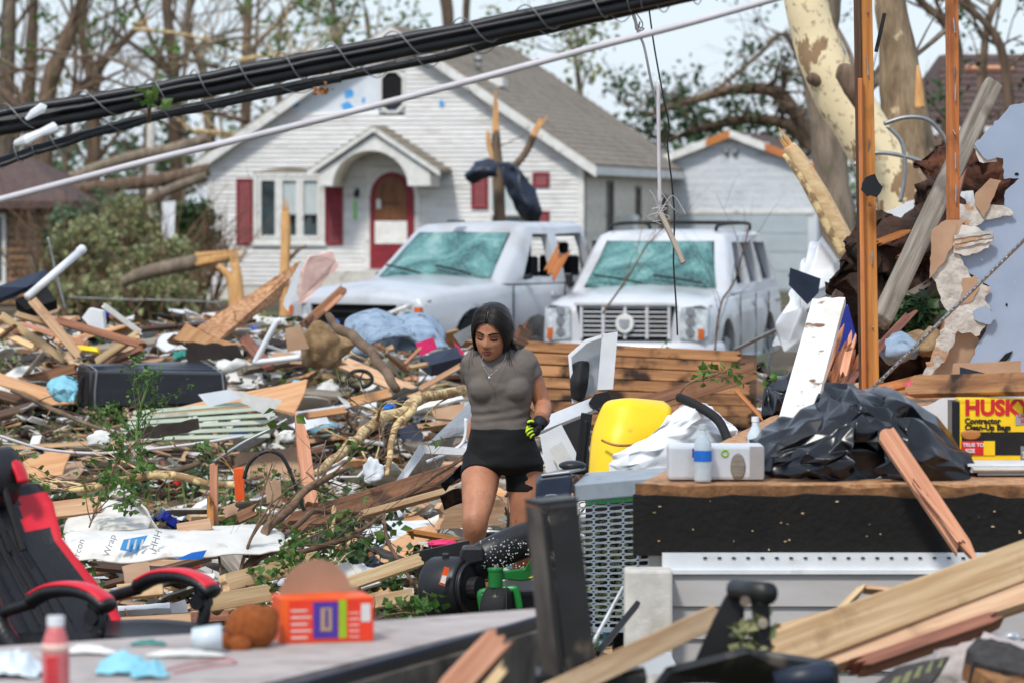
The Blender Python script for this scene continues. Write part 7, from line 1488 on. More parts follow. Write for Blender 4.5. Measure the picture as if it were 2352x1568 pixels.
# lumber pieces near the woman, sharp
for a, c, w, m, l, r, j in [
    ((660, 1205, 18.6), (1058, 1082, 19.6), 46, 'pine_red', 'long red-brown beam slanting up behind the woman knee', .1, (.1, .05)),
    ((820, 1185, 18.2), (1060, 1120, 19), 16, 'pine', 'narrow pale lath along the red-brown beam', .1, (.05, .1)),
    ((492, 1203, 17.3), (491, 1062, 17.3), 18, 'pine_pink', 'upright clean pink stake in the litter', 0, (0, .02)),
    ((484, 1206, 17.25), (483, 1128, 17.25), 15, 'pine_orange', 'short split stake nailed to the pink stake', 0, (0, .08)),
    ((552, 1152, 18), (548, 1072, 18), 22, 'orange', 'bright orange upright marker board', 0, (.01, .01)),
    ((716, 1162, 18), (684, 940, 18.4), 30, 'pine_pink', 'tall splintered pink board standing by the black cable loop', .1, (.02, .3)),
    ((632, 1165, 17.8), (626, 1096, 17.8), 36, 'kraft', 'brown scorched board end standing beside the pink board', 0, (.03, .02)),
    ((408, 1215, 17), (486, 1202, 17), 26, 'pine', 'short cut pine block on the white wrap', .3, (0, 0)),
    ((120, 1172, 17.6), (232, 1158, 17.6), 38, 'pine', 'clean pine two-by-four end above the grey soffit piece', .1, (0, 0)),
    ((270, 1360, 15.8), (375, 1350, 15.8), 34, 'pine', 'pine block lying between the chair armrests', .1, (0, 0)),
    ((275, 1432, 15.6), (440, 1422, 15.6), 26, 'pine', 'pine plank lying behind the chair seat', .1, (0, 0)),
    ((510, 1340, 16.3), (730, 1285, 16.8), 40, 'pine', 'wide pine plank lying under the crooked side branch', .4, (.02, .05)),
    ((470, 1385, 16), (620, 1360, 16.2), 40, 'pine', 'broad pine plank at the foot of the forked branch', .4, (.02, .02)),
    ((785, 1345, 16.4), (965, 1285, 16.9), 30, 'pine_cream', 'cream plank lying left of the mower drum', .3, (.02, .02)),
    ((820, 1390, 15.9), (950, 1365, 16.1), 30, 'pine', 'stubby pine plank in front of the mower drum', .3, (.05, .02)),
    ((760, 1230, 17.4), (770, 1150, 17.4), 10, 'pine_cream', 'thin cream stake among the twigs', 0, (0, .05)),
    ((935, 1220, 17.6), (1055, 1240, 17.8), 12, 'pine_orange', 'orange lath lying by the woman shin', .2, (.05, .05)),
    ((1000, 1185, 20), (1180, 1172, 20.4), 60, 'pine', 'rough split plank lying behind the woman legs', .6, (.05, .15)),
    ((545, 1190, 17.4), (600, 1165, 17.4), 24, 'pine_red', 'red-brown offcut near the orange marker board', .2, (.02, .05)),
    ((510, 1180, 17.5), (550, 1165, 17.5), 26, 'kraft', 'dark brown offcut by the pink stake', .2, (.02, .02))]:
    board(a, c, w, .04, m, l, j=j, roll=r)
hang([(560, 1098), (575, 1060), (610, 1036), (645, 1045), (670, 1090), (690, 1150), (700, 1172)], 9, 'black_cable', 'black cable looping up beside the pink board', 17.8, 'cable', 'cable_loop')
hang([(0, 1000), (100, 1030), (220, 1040), (350, 1030), (470, 1015), (560, 1000)], 7, 'white_cable', 'pale cable snaking across the litter below the green siding', 22, 'cable', 'pale_cable')
hang([(490, 1060), (560, 1015), (620, 985), (660, 962)], 9, 'galv', 'straight grey conduit pipe slanting to the orange plywood', 20, 'pipe', 'conduit_pipe')
hang([(980, 1060), (1060, 1020), (1070, 960)], 8, 'white_plastic', 'white bent trim strip left of the woman hip', 20.3, 'trim', 'trim_strip')
cloth([[(905, 1110, 20.6), (985, 1020, 20.5), (1085, 1000, 20.4)], [(940, 1095, 20.8), (1010, 1000, 20.9), (1085, 930, 21)], [(1000, 1090, 21), (1050, 990, 21.2), (1085, 900, 21.4)]], 'galv', 'metal_sheet', 'curved dull metal sheet rising behind the woman hip', 'metal sheet', .01, .03, 6, 2, 2.)
sheet([(900, 1120, 19.8), (965, 1020, 20), (1080, 1030, 20), (1085, 1045, 20), (975, 1040, 20), (915, 1125, 19.8)], .02, 'white_plastic', 'white channel edge below the curved metal sheet', 'trim', 'trim_strip')
# Tyvek-like wrap, soffit and other sheets
hw_ = cloth([[(150, 1285, 16.6), (300, 1290, 16.5), (420, 1280, 16.5), (540, 1275, 16.6), (690, 1262, 16.8)], [(148, 1262, 16.7), (300, 1258, 16.55), (420, 1252, 16.55), (545, 1245, 16.7), (660, 1245, 16.9)], [(150, 1232, 16.9), (300, 1232, 16.8), (420, 1228, 16.8), (550, 1220, 16.9), (640, 1222, 17.1)], [(158, 1222, 17.2), (300, 1220, 17.2), (420, 1215, 17.2), (540, 1205, 17.3), (620, 1210, 17.4)]], 'wrap_white', 'house_wrap_sheet', 'crumpled white house wrap with blue logo lying in the litter', 'wrap', .006, .022, 6, 3, 7.)
def patch(pts, mat, name, y): return sheet([(u, v, y) for u, v in pts], .003, mat, '', parent=hw_, name=name)
patch([(275, 1262), (284, 1238), (340, 1228), (326, 1252), (312, 1268)], 'wrap_blue', 'printed_logo', 16.48)
for u in (290, 305, 320): patch([(u, 1260), (u + 6, 1238), (u + 10, 1237), (u + 5, 1260)], 'wrap_white', 'logo_stroke', 16.46)
for s_, u, v in (('ercon', 180, 1262), ('Wrap', 252, 1252), ('HHH', 358, 1240)):
    text_mesh(s_, .042, 'print_grey', 0, .001, 'lettering', hw_, Matrix.Translation(P(u, v, 16.46)) @ RX @ Matrix.Rotation(1.25, 4, 'Z'))
patch([(400, 1285), (440, 1268), (475, 1262), (465, 1282)], 'blue', 'printed_logo', 16.45)
sf = cloth([[(150, 1225, 17.4), (240, 1222, 17.3), (340, 1218, 17.3)], [(155, 1200, 17.5), (250, 1195, 17.4), (345, 1190, 17.5)], [(150, 1165, 17.9), (230, 1145, 17.9), (300, 1160, 18)]], 'drywall', 'soffit_piece', 'crushed grey soffit panel behind the white wrap', 'panel', .01, .02, 5, 5, 5.)
cloth([[(245, 1150, 18.2), (265, 1130, 18.2), (300, 1150, 18.2), (350, 1220, 18)], [(260, 1140, 18.1), (285, 1135, 18.1), (330, 1165, 18), (365, 1225, 17.8)]], 'drywall', 'bent_flashing', 'bent dirty white flashing curling over the soffit panel', 'flashing', .008, .02, 5, 5, 6.)
for pts, t, m, l, nm in [
    ([(360, 1210), (480, 1140), (488, 1146), (380, 1222)], .02, 'white_plastic', 'long white trim strip left of the pink stake', 'trim_strip'),
    ([(440, 1170), (475, 1150), (480, 1185), (455, 1190)], .02, 'shingle_dark', 'triangle of dark shingle under the white trim strip', 'shingle_piece'),
    ([(545, 1160), (640, 1105), (650, 1118), (560, 1178)], .02, 'galv', 'grey white gutter length behind the marker board', 'gutter_piece'),
    ([(560, 1185), (600, 1160), (690, 1185), (640, 1215), (580, 1210)], .01, 'wrap_white', 'rumpled pale wrap piece beside the grey fork', 'wrap_scrap'),
    ([(280, 1300), (340, 1282), (350, 1330), (290, 1345)], .02, 'kraft', 'flat brown cardboard behind the chair armrest', 'cardboard_sheet'),
    ([(390, 1385), (425, 1375), (432, 1405), (395, 1415)], .02, 'siding_grey', 'small square grey board near the chair armrest', 'grey_sheeting'),
    ([(270, 1390), (390, 1382), (392, 1395), (272, 1402)], .03, 'white_plastic', 'white window sash length behind the chair', 'trim_strip'),
    ([(380, 1440), (420, 1415), (435, 1420), (410, 1455)], .01, 'cloth_white', 'folded white paper behind the chair seat', 'white_scrap'),
    ([(530, 1080), (545, 1040), (690, 1025), (700, 1085), (600, 1110)], .02, 'kraft', 'wide brown board lying behind the black cable loop', 'brown_board'),
    ([(730, 1090), (760, 1060), (830, 1080), (790, 1110)], .02, 'cloth_white', 'bright white scrap beside the pale branch', 'white_scrap'),
    ([(790, 1225), (900, 1195), (985, 1205), (860, 1260)], .02, 'garage_grey', 'pale blue panel lying under the dark branch', 'grey_sheeting'),
    ([(830, 1180), (880, 1140), (1050, 1130), (1060, 1160), (900, 1190)], .02, 'garage_grey', 'bluish white panel under the red-brown beam', 'grey_sheeting'),
    ([(725, 1330), (770, 1305), (800, 1315), (760, 1345)], .02, 'silver_metal', 'bent silver scrap left of the cream plank', 'metal_scrap'),
    ([(600, 1265), (670, 1250), (690, 1275), (620, 1290)], .01, 'wrap_white', 'white rag under the fork of the grey branch', 'white_scrap'),
    ([(835, 1330), (880, 1300), (890, 1310), (850, 1345)], .01, 'cloth_white', 'white curled strip beside the cream plank', 'white_scrap'),
    ([(1000, 1000), (1075, 985), (1070, 1010), (1010, 1030)], .02, 'wood_grey', 'grey shingle slab left of the woman waist', 'shingle_piece'),
    ([(915, 985), (955, 970), (975, 1010), (930, 1020)], .02, 'navy_plastic', 'dark slate panel hanging below the pale branch', 'slate_panel'),
    ([(985, 935), (1065, 925), (1070, 965), (1000, 960)], .02, 'kraft', 'tan board left of the woman elbow', 'brown_board'),
    ([(930, 925), (1060, 905), (1065, 915), (945, 945)], .02, 'cloth_white', 'white panel tucked behind the pale branch', 'white_sheeting'),
    ([(525, 990), (545, 975), (570, 985), (560, 997), (535, 998)], .03, 'blue', 'bright blue plastic lid below the green siding', 'blue_tub')]:
    y_ = 8820 * 1.9 / (max(v for u, v in pts) - 485); y_ = min(y_, 27)
    sheet(jag([(u, v, y_ + (pts[0][1] - v) * .004) for u, v in pts], 1.5), t, m, l, 'scrap', nm)
lump(1018, 1248, 17.5, 70, 20, 'pink', 'flattened bright pink ball by the woman shin', 'ball', 'pink_ball', .08)
lump(660, 1000, 22, 40, 26, 'cloth_white', 'small grey plastic bag below the speaker cabinet', 'bag', 'plastic_bag_scrap')
lump(232, 1008, 22, 60, 34, 'cloth_white', 'crumpled translucent bag left of the leafy shoot', 'bag', 'plastic_bag_scrap')
lump(855, 1080, 19, 44, 60, 'house_wrap', 'pale blue-white crumpled wrap under the pale branch', 'wrap', 'wrap_lump')
# ------------------------------------------------------------------ foreground: tray with litter, chair, post, lumber
TZ = .96
def T(u, v, dz=0.): y = FPX * (EYE - TZ) / (v - CV); return P(u, v, y) + Vector((0, 0, dz))
tray = thing('tailgate_tray', T(600, 1480), 'dirty grey flatbed tray with black side rail', 'tray')
top = [T(-500, 1700), T(-330, 1500), T(0, 1483), T(640, 1442), T(1232, 1396), T(1240, 1414), T(590, 1572), T(200, 1700)]
mk('tray_top', (178, 168, 164), (156, 146, 142), (5, 5, 5), rough=.7, vary=0, dirt=((120, 106, 96), 8, .56, .8))
MB().prism(top, (0, 0, -.03)).build('tray_top', 'tray_top', tray)
a, c = T(1242, 1414), T(200, 1702); d = Vector((0, 0, -.034))
side = (a - c).cross(Vector((0, 0, 1))).normalized() * .02
MB().prism([a, c, c + Vector((0, 0, -.012)), a + Vector((0, 0, -.012))], -side * .6).build('edge_strip', 'navy_plastic', tray)
MB().prism([a + Vector((0, 0, -.034)), c + Vector((0, 0, -.034)), c + Vector((0, 0, -.32)), a + Vector((0, 0, -.2))], side).build('side_rail', 'steel_dirty', tray)
MB().prism([a + Vector((0, 0, -.013)), c + Vector((0, 0, -.013)), c + Vector((0, 0, -.05)), a + Vector((0, 0, -.05))], -side * .9).build('rail_lip', 'black_steel', tray)
for u, v in ((250, 1500), (1150, 1425), (600, 1560), (100, 1640)): MB().tube([T(u, v, -.03), T(u, v, -.03) + Vector((0, .0, -TZ + .03))], .03, 8).build('leg', 'black_steel', tray)
# cracker carton
cx = thing('snack_carton', T(745, 1472), 'orange snack carton lying on the grey tray with open flap', 'carton')
y0 = T(745, 1478).y; L, Rr = P(643, 0, y0).x, P(860, 0, y0).x; h = px(104, y0)
yaw = Matrix.Rotation(math.radians(14), 4, 'Z'); Mx = Matrix.Translation(((L + Rr) / 2, y0 + .03, TZ)) @ yaw; wd = (Rr - L)
def cb(lo, hi, nm, m, bev=0.): MB().bb(lo, hi).build(nm, m, cx, M=Mx, bevel=bev)
cb((-wd / 2, 0, 0), (wd / 2, .14, h), 'carton_body', 'orange', .002)
mk('box_red', (226, 62, 36), (212, 52, 30), rough=.45, vary=0)
cb((-wd * .42, -.0015, .006), (wd * .49, -.0002, h - .006), 'printed_face', 'box_red')
cb((-wd * .16, -.003, .012), (wd * .11, -.0016, h - .01), 'purple_panel', 'purple'); cb((wd * .12, -.003, .012), (wd * .2, -.0016, h - .006), 'green_stripe', 'lime')
cb((-wd * .08, -.0045, .03), (wd * .04, -.0031, h - .025), 'printed_picture', 'kraft'); cb((-wd * .03, -.006, .04), (wd * .0, -.0046, h - .03), 'printed_picture', 'royal')
cb((wd * .36, -.003, h * .45), (wd * .46, -.0016, h * .85), 'barcode_patch', 'cloth_white')
for i in range(5): cb((-wd * .4, -.003, .012 + i * .017), (-wd * .22 + .01 * (i % 2), -.0016, .018 + i * .017), 'text_line', 'insulation'); cb((wd * .23, -.003, .012 + i * .015), (wd * .34, -.0016, .016 + i * .015), 'text_line', 'insulation')
for s in (-1, 0, 1): pass
fp = [(-wd * .44 + wd * .9 * i / 12, .10 + .005 * i, h + .012 + .075 * math.sin(math.pi * min(1, i / 11)) ** .6) for i in range(13)]
MB().add([(x, y_, h - .004) for x, y_, z in fp] + fp, [(i, i + 1, 14 + i, 13 + i) for i in range(12)]).build('open_flap', 'kraft', cx, M=Mx, solid=.003)
# stuffed toy
ty = thing('plush_toy', T(580, 1482), 'brown plush toy slumped against the orange carton', 'toy'); yy = T(560, 1486).y
mk('plush', (172, 96, 44), (146, 76, 32), (60, 60, 60), rough=1, vary=0, bump=.8, bsc=220)
def plush(name, *balls):
    b = MB()
    for u, v, ru, rv, dy in balls: b.ball(P(u, v, yy + dy), (px(ru, yy), px((ru + rv) / 2, yy), px(rv, yy)), 20, 14)
    return b.build(name, 'plush', ty, smooth=True)
plush('body_stuffed', (578, 1440, 62, 54, .02)); plush('arm_stuffed', (508, 1474, 28, 24, .0)); plush('arm_stuffed', (548, 1482, 30, 24, -.04)); plush('arm_stuffed', (615, 1415, 26, 26, .04))
# bottle, gloves, wrappers
bo = thing('juice_bottle', T(130, 1595), 'pink juice bottle with white cap standing on the grey tray', 'bottle'); by = T(130, 1600).y; bx = P(128, 0, by).x
pr = [(0, .026), (.008, .031), (.1, .031), (.125, .029), (.15, .021), (.16, .018)]; 
mk('pink_label', (206, 116, 118), (190, 98, 100), (20, 20, 40), rough=.45, vary=0)
MB().tube([(bx, by, TZ + z) for z, r in pr], [r for z, r in pr], 20).build('bottle_body', 'pink_label', bo, smooth=True); MB().tube([(bx, by, TZ + .16), (bx, by, TZ + .182)], .02, 16).build('cap', 'white_plastic', bo, smooth=False)
MB().tube([(bx, by, TZ + .103), (bx, by, TZ + .122)], .0316, 20).build('pale_band', 'insulation', bo, smooth=True)
for i in range(6): MB().bb((bx - .018, by - .0335, TZ + .02 + i * .013), (bx + .008, by - .031, TZ + .027 + i * .013)).build('printed_line', 'red', bo)
def litter(u, v, w, h, mat, label, cat, name, seed, hh=.03):
    c0 = T(u, v); b = MB(); rw, rh = px(w / 2, c0.y), px(h / 2, c0.y) * 2.2
    def fn(s, t):
        e = max(0, 1 - ((s - .5) ** 2 + (t - .5) ** 2) * 3.6); k = 1 - .25 * abs(t - .5) - .2 * noise.noise(Vector((s * 3, t * 3, seed)))
        return c0 + Vector(((s - .5) * 2 * rw * k + rr(-1, 1) * rw * .07, (t - .5) * 2 * rh * k + rr(-1, 1) * rh * .07, .004 + hh * e * rr(.35, 1.25) + hh * .15 * rr(0, 1)))
    b.grid(fn, 11, 11); o = b.build(name, mat, smooth=True, solid=.002)
    q = o.modifiers.new('film', 'SUBSURF'); q.levels = q.render_levels = 2
    return tag(o, label, cat)
litter(285, 1545, 130, 60, 'cloth_aqua', 'crumpled light blue rubber glove lying on the grey tray', 'glove', 'rubber_glove', 2, .05)
litter(345, 1556, 90, 40, 'cloth_aqua', 'smaller balled light blue glove beside the crumpled glove', 'glove', 'rubber_glove', 4, .04)
litter(30, 1550, 150, 80, 'clear_plastic', 'crumpled clear plastic bag beside the pink bottle', 'plastic bag', 'clear_bag', 5, .06)
litter(430, 1508, 190, 26, 'cloth_white', 'flattened white wrapper lying beside the blue gloves', 'wrapper', 'white_wrapper', 8, .015)
litter(200, 1502, 130, 26, 'cloth_white', 'white printed napkin behind the pink bottle', 'napkin', 'napkin', 9, .02)
litter(340, 1482, 90, 14, 'teal', 'small teal tray lid behind the white wrapper', 'lid', 'teal_lid', 1, .012)
tag(MB().tube(smooth_pts([T(380, 1540, .004), T(450, 1525, .006), T(520, 1515, .004), T(540, 1525, .004), T(460, 1536, .004), T(400, 1548, .004)], 5), .002, 5).build('purple_cord', 'pink_label', smooth=True), 'thin mauve cord curled on the grey tray', 'cord')
cup = thing('clear_cup', T(472, 1500), 'clear plastic cup lying by the plush toy', 'cup'); q = T(470, 1498)
MB().tube([q + Vector((-.03, 0, .034)), q + Vector((.04, .01, .036))], [.026, .034], 20, cap=False).build('cup_wall', 'clear_plastic', cup, smooth=True, solid=.002); MB().tube([q + Vector((-.031, 0, .034)), q + Vector((-.027, 0, .034))], .025, 20).build('cup_base', 'clear_plastic', cup)
# ------------------------------------------------------------------ gaming chair
mk('chair_black', (32, 33, 37), (24, 25, 28), (14, 14, 14), rough=.38, vary=0, bump=.15, bsc=90)
mk('chair_red', (212, 34, 52), (194, 28, 44), (14, 14, 14), rough=.38, vary=0)
cyaw = math.radians(-33); CX = P(262, 0, 12.3); CM = Matrix.Translation((CX.x, 12.3, .15)) @ Matrix.Rotation(cyaw, 4, 'Z')
ch = thing('gaming_chair', (0, 0, 0), 'black and red racing-style office chair half sunk in the debris', 'chair', M=CM)
# local: +X is the way the chair faces, Y its left
tilt = .66
def bk_pt(s, t, lift=0.):      # s across -1..1, t up the back 0..1.2
    w = float(np.interp(t, [0, .15, .35, .55, .75, .9, 1.0, 1.1], [.25, .27, .24, .205, .265, .24, .205, .11]))
    dish = .075 * abs(s) ** 2.6 * (1 if t < .85 else .4); x = -.22 - math.sin(tilt) * t * .74 + dish + lift * math.cos(tilt)
    return (x, s * w, .47 + math.cos(tilt) * t * .74 + lift * math.sin(tilt) + dish * .3)
N1, N2 = 40, 48
def zone(i, j):
    s = abs((i + .5) / N1 * 2 - 1); t = (j + .5) / N2 * 1.1
    if s > .90 and .10 < t < .62: return 1
    if .62 < t < .80 and s > .52 + (t - .62) * .8: return 1
    if .70 < t < .75 + .1 * s and s < .22: return 1
    return 0
b = MB(); vs = [bk_pt(i / N1 * 2 - 1, j / N2 * 1.1, .012 * math.sin(min(1, abs(abs(i / N1 * 2 - 1) - .3) * 5) * 1.57)) for i in range(N1 + 1) for j in range(N2 + 1)]
b.v = vs
for i in range(N1):
    for j in range(N2): b.f.append((i * (N2 + 1) + j, (i + 1) * (N2 + 1) + j, (i + 1) * (N2 + 1) + j + 1, i * (N2 + 1) + j + 1)); b.m.append(zone(i, j))
o = b.build('backrest', ['chair_black', 'chair_red'], ch, local=True, smooth=True, solid=.07); q = o.modifiers['thickness']; q.material_offset = q.material_offset_rim = -1; q.offset = -1
for s in (-.3, -.1, .1, .3): MB().tube([bk_pt(s, .12 + .5 * q, .042) for q in np.linspace(0, 1, 9)], .0045, 5).build('seam', 'black_matte', ch, local=True)
b = MB(); hp = [bk_pt(s, .86 + .09 * math.sin(0), .085) for s in (-.55, -.2, .2, .55)]
b.tube(smooth_pts(hp, 4), [(.05, .03)] + [(.10, .055)] * 11 + [(.05, .03)], 16, up=Vector((0, 0, 1))); b.build('head_pillow', 'chair_black', ch, local=True, smooth=True)
for s in (-.42, .42): MB().tube(smooth_pts([bk_pt(s - .02, .78, .13), bk_pt(s, .86, .146), bk_pt(s + .02, .94, .13)], 4), [(.03, .012)] * 9, 8, up=Vector((0, 1, 0))).build('red_stripe', 'chair_red', ch, local=True, smooth=True)
for s in (-.18, .18): MB().tube([bk_pt(s, .8, .1), bk_pt(s * .8, .5, .05)], .012, 6).build('strap', 'black_matte', ch, local=True)
def st_pt(s, t): return (-.22 + .54 * t, s * .24, .47 + .045 * abs(s) ** 2.5 + .02 * math.sin(t * 3) - .05 * max(0, t - .8) * 4 * (t - .8))
b = MB(); b.v = [st_pt(i / 20 * 2 - 1, j / 20) for i in range(21) for j in range(21)]
for i in range(20):
    for j in range(20): b.f.append((i * 21 + j, (i + 1) * 21 + j, (i + 1) * 21 + j + 1, i * 21 + j + 1)); s_ = abs((i + .5) / 10 - 1); b.m.append(1 if (.66 < s_ < .74 and j > 3) or (j in (4,) and s_ < .66) or (j > 17 and s_ < .12) else 0)
o = b.build('seat', ['chair_black', 'chair_red'], ch, local=True, smooth=True, solid=.09); q = o.modifiers['thickness']; q.material_offset = q.material_offset_rim = -1
for s in (-1, 1):
    pad = smooth_pts([(-.12, s * .268, .67), (-.04, s * .268, .705), (.06, s * .268, .715), (.14, s * .268, .70), (.20, s * .268, .665)], 5); k = len(pad)
    MB().tube(pad, [(.022, .03)] + [(.024, .042)] * (k - 2) + [(.02, .03)], 14, up=Vector((0, 0, 1))).build('armrest', 'chair_black', ch, local=True, smooth=True)
    MB().tube([Vector(p) + Vector((0, 0, .017)) for p in pad[1:-1]], [(.010, .038)] * (k - 2), 12, up=Vector((0, 0, 1))).build('arm_pad', 'chair_red', ch, local=True, smooth=True)
    MB().tube(smooth_pts([(.13, s * .268, .68), (.16, s * .268, .62), (.13, s * .266, .52), (.07, s * .25, .44), (-.02, s * .22, .41)], 5), [(.022, .018)] * 21, 10).build('arm_bracket', 'black_plastic', ch, local=True, smooth=True)
    MB().tube(smooth_pts([(-.11, s * .268, .665), (-.2, s * .265, .64), (-.26, s * .25, .62)], 4), .02, 8).build('arm_bracket', 'black_plastic', ch, local=True, smooth=True)
    MB().tube([(.145, s * .268 - .03, .635), (.145, s * .268 + .03, .635)], .026, 14).build('pivot_knob', 'black_plastic', ch, local=True)
MB().tube([(0, 0, .42), (0, 0, .1)], .03, 12).build('gas_lift', 'black_steel', ch, local=True)
for k in range(5):
    a = k * 1.2566 + .3; MB().tube([(0, 0, .12), (.3 * math.cos(a), .3 * math.sin(a), .06)], [.03, .02], 8).build('base_leg', 'black_plastic', ch, local=True); MB().ball((.3 * math.cos(a), .3 * math.sin(a), .03), .03, 10, 8).build('castor', 'black_matte', ch, local=True)
# ------------------------------------------------------------------ post, bracket and lumber close to the camera
ps = thing('steel_post', P(1300, 1600, 9.7), 'thick black steel channel post standing in front of the mower', 'post')
a, c = P(1322, 1640, 9.7), P(1268, 1160, 9.7); M = frame(a, c, 0, (0, -1, 0)); L = (c - a).length
MB().bb((0, -px(60, 9.7), -.02), (L, px(12, 9.7), 0)).build('face_plate', 'black_steel', ps, M=M, bevel=.004)
MB().bb((0, px(13, 9.7), -.12), (L - .01, px(26, 9.7), -.002)).build('flange', 'black_steel', ps, M=M, bevel=.004)
MB().bb((0, -px(60, 9.7), -.12), (L - .01, -px(46, 9.7), -.021)).build('flange', 'black_steel', ps, M=M, bevel=.004)
MB().prism([M @ Vector((L, -px(60, 9.7), 0)), M @ Vector((L, px(26, 9.7), 0)), M @ Vector((L, px(62, 9.7), -.16)), M @ Vector((L, -px(40, 9.7), -.16))], M.to_3x3() @ Vector((.012, 0, 0))).build('cap_plate', 'black_steel', ps)
MB().prism([M @ Vector((0, px(27, 9.7), -.004)), M @ Vector((L - .004, px(27, 9.7), -.004)), M @ Vector((L - .004, px(62, 9.7), -.15)), M @ Vector((0, px(70, 9.7), -.15))], (.004, .004, 0)).build('weathered_side', 'steel_dirty', ps)
MB().bb(P(1230, 1600, 9.75), P(1480, 1530, 9.95)).build('foot_plate', 'black_steel', ps)
br = thing('loader_bracket', P(1700, 1568, 10.2), 'black triangular steel bracket caked with dried grass', 'bracket')
sheet([(1560, 1600, 10.2), (1640, 1420, 10.2), (1668, 1366, 10.2), (1712, 1362, 10.2), (1700, 1600, 10.2)], .02, 'black_steel', '', parent=br, name='gusset_plate')
sheet([(1722, 1362, 10.1), (1742, 1345, 10.1), (1766, 1360, 10.1), (1778, 1600, 10.1), (1752, 1600, 10.1)], .025, 'black_steel', '', parent=br, name='gusset_plate')
MB().tube([P(1690, 1352, 10.2), P(1765, 1362, 10.05)], .03, 12).build('pivot_tube', 'black_steel', br, smooth=True)
for u, v in ((1712, 1380), (1748, 1376), (1752, 1430)): MB().tube([P(u, v, 10.17), P(u, v, 10.07)], .014, 10).build('bolt', 'wood_grey', br)
b = leaves_mb([P(1722 + rr(-18, 18), 1480 + rr(-55, 60), 10.12) for _ in range(26)], .05, None, .02, 3); b.build('dried_grass', 'leaf_pale', br)
sheet([(1540, 1545, 10), (1720, 1500, 10), (1925, 1530, 10.2), (1930, 1600, 10.2), (1500, 1600, 10)], .03, 'black_steel', '', parent=br, name='base_plate')
MB().tube([P(1612, 1600, 9.6), P(1612, 1578, 9.6)], .07, 20).build('round_badge', 'cloth_white', br)
MB().tube([P(1780, 1570, 10), P(1910, 1545, 10)], .035, 14).build('pin_tube', 'navy_plastic', br, smooth=True)
FB = [((1765, 1505, 11.2), (2420, 1262, 12.2), 92, 'pine', 'broad clean pine plank slanting up in the lower corner', .25, (.02, 0)), ((1850, 1530, 11.3), (2420, 1345, 12.1), 62, 'pine', 'second pine plank tucked under the broad plank', -.2, (.05, 0)), ((1950, 1540, 11.2), (2300, 1420, 11.8), 34, 'pine_red', 'shadowed red plank lowest under the pine planks', -.3, (.1, .1)), ((1270, 1590, 9.4), (1640, 1415, 10.4), 54, 'pine', 'pale plank end reaching from the post to the bracket', .5, (0, .03)), ((1020, 1600, 8.7), (1150, 1462, 9.0), 62, 'pine_pink', 'splintered pink wood stump poking up before the tray', .2, (.02, .09)), ((1100, 1600, 8.8), (1160, 1530, 8.9), 24, 'pine_cream', 'small pale splinter beside the pink stump', .2, (.02, .05)), ((1780, 1448, 12.2), (1920, 1410, 12.4), 16, 'pine', 'thin pine strip behind the broad plank', 0, (.02, .05)), ((1910, 1420, 11.9), (1985, 1345, 12), 13, 'pine_cream', 'small cream splinter standing on the broad plank', 0, (.02, .04)), ((1980, 1352, 12), (2050, 1358, 12), 9, 'pine', 'short sliver bridging above the broad plank', 0, (.01, .03))]
for a, c, w, m, l, r, j in FB: board(a, c, w, .05, m, l, j=j, roll=r)
lump(2330, 1560, 11, 420, 190, 'drywall', 'heap of pinkish plaster rubble in the lower corner', 'rubble', 'plaster_rubble', .12, 6.)
bpy.data.objects['plaster_rubble'].data.materials[0] = MT['tray_top']
sheet(jag([(2220, 1490, 10.6), (2245, 1462, 10.7), (2290, 1470, 10.7), (2420, 1510, 10.6), (2420, 1560, 10.5), (2300, 1540, 10.5), (2235, 1515, 10.5)], 4), .08, 'shingle_dark', 'thick dark shingle chunk on the plaster rubble', 'shingle', 'shingle_chunk')
sheet(jag([(2215, 1520, 10.55), (2300, 1548, 10.5), (2420, 1565, 10.5), (2420, 1582, 10.4), (2290, 1572, 10.4)], 3), .05, 'rough_edge', 'rotten brown board edge under the dark shingle chunk', 'board', 'rotten_board')
sc_ = sheet([(1985, 1590, 10.5), (2060, 1530, 10.6), (2180, 1505, 10.7), (2160, 1540, 10.6), (2110, 1600, 10.5)], .015, 'shingle_dark', 'patterned yellow and black shingle scrap before the planks', 'shingle', 'shingle_scrap')
for i in range(5): sheet([(2040 + i * 28, 1580 - i * 12, 10.47), (2054 + i * 28, 1555 - i * 12, 10.48), (2072 + i * 24, 1550 - i * 12, 10.48), (2058 + i * 26, 1578 - i * 12, 10.47)], .004, 'leaf_pale', '', parent=sc_, name='yellow_mark')
lump(2325, 1462, 11.2, 40, 26, 'silver_metal', 'small crumpled foil on the plaster rubble', 'foil', 'foil_scrap')
board((1372, 1500, 13.4), (1465, 1385, 13.6), 12, .03, 'black_plastic', 'black rod slanting below the grey catcher', 'rod', name='black_rod')
board((1365, 1470, 13.3), (1430, 1350, 14.4), 6, .02, 'white_plastic', 'thin white rod beside the concrete pier', 'rod', name='white_rod')
sheet([(1390, 1530, 12.8), (1445, 1490, 12.8), (1540, 1500, 12.8), (1560, 1540, 12.8), (1400, 1560, 12.8)], .02, 'garage_grey', 'pale blue board at the concrete pier foot', 'board', 'grey_sheeting')
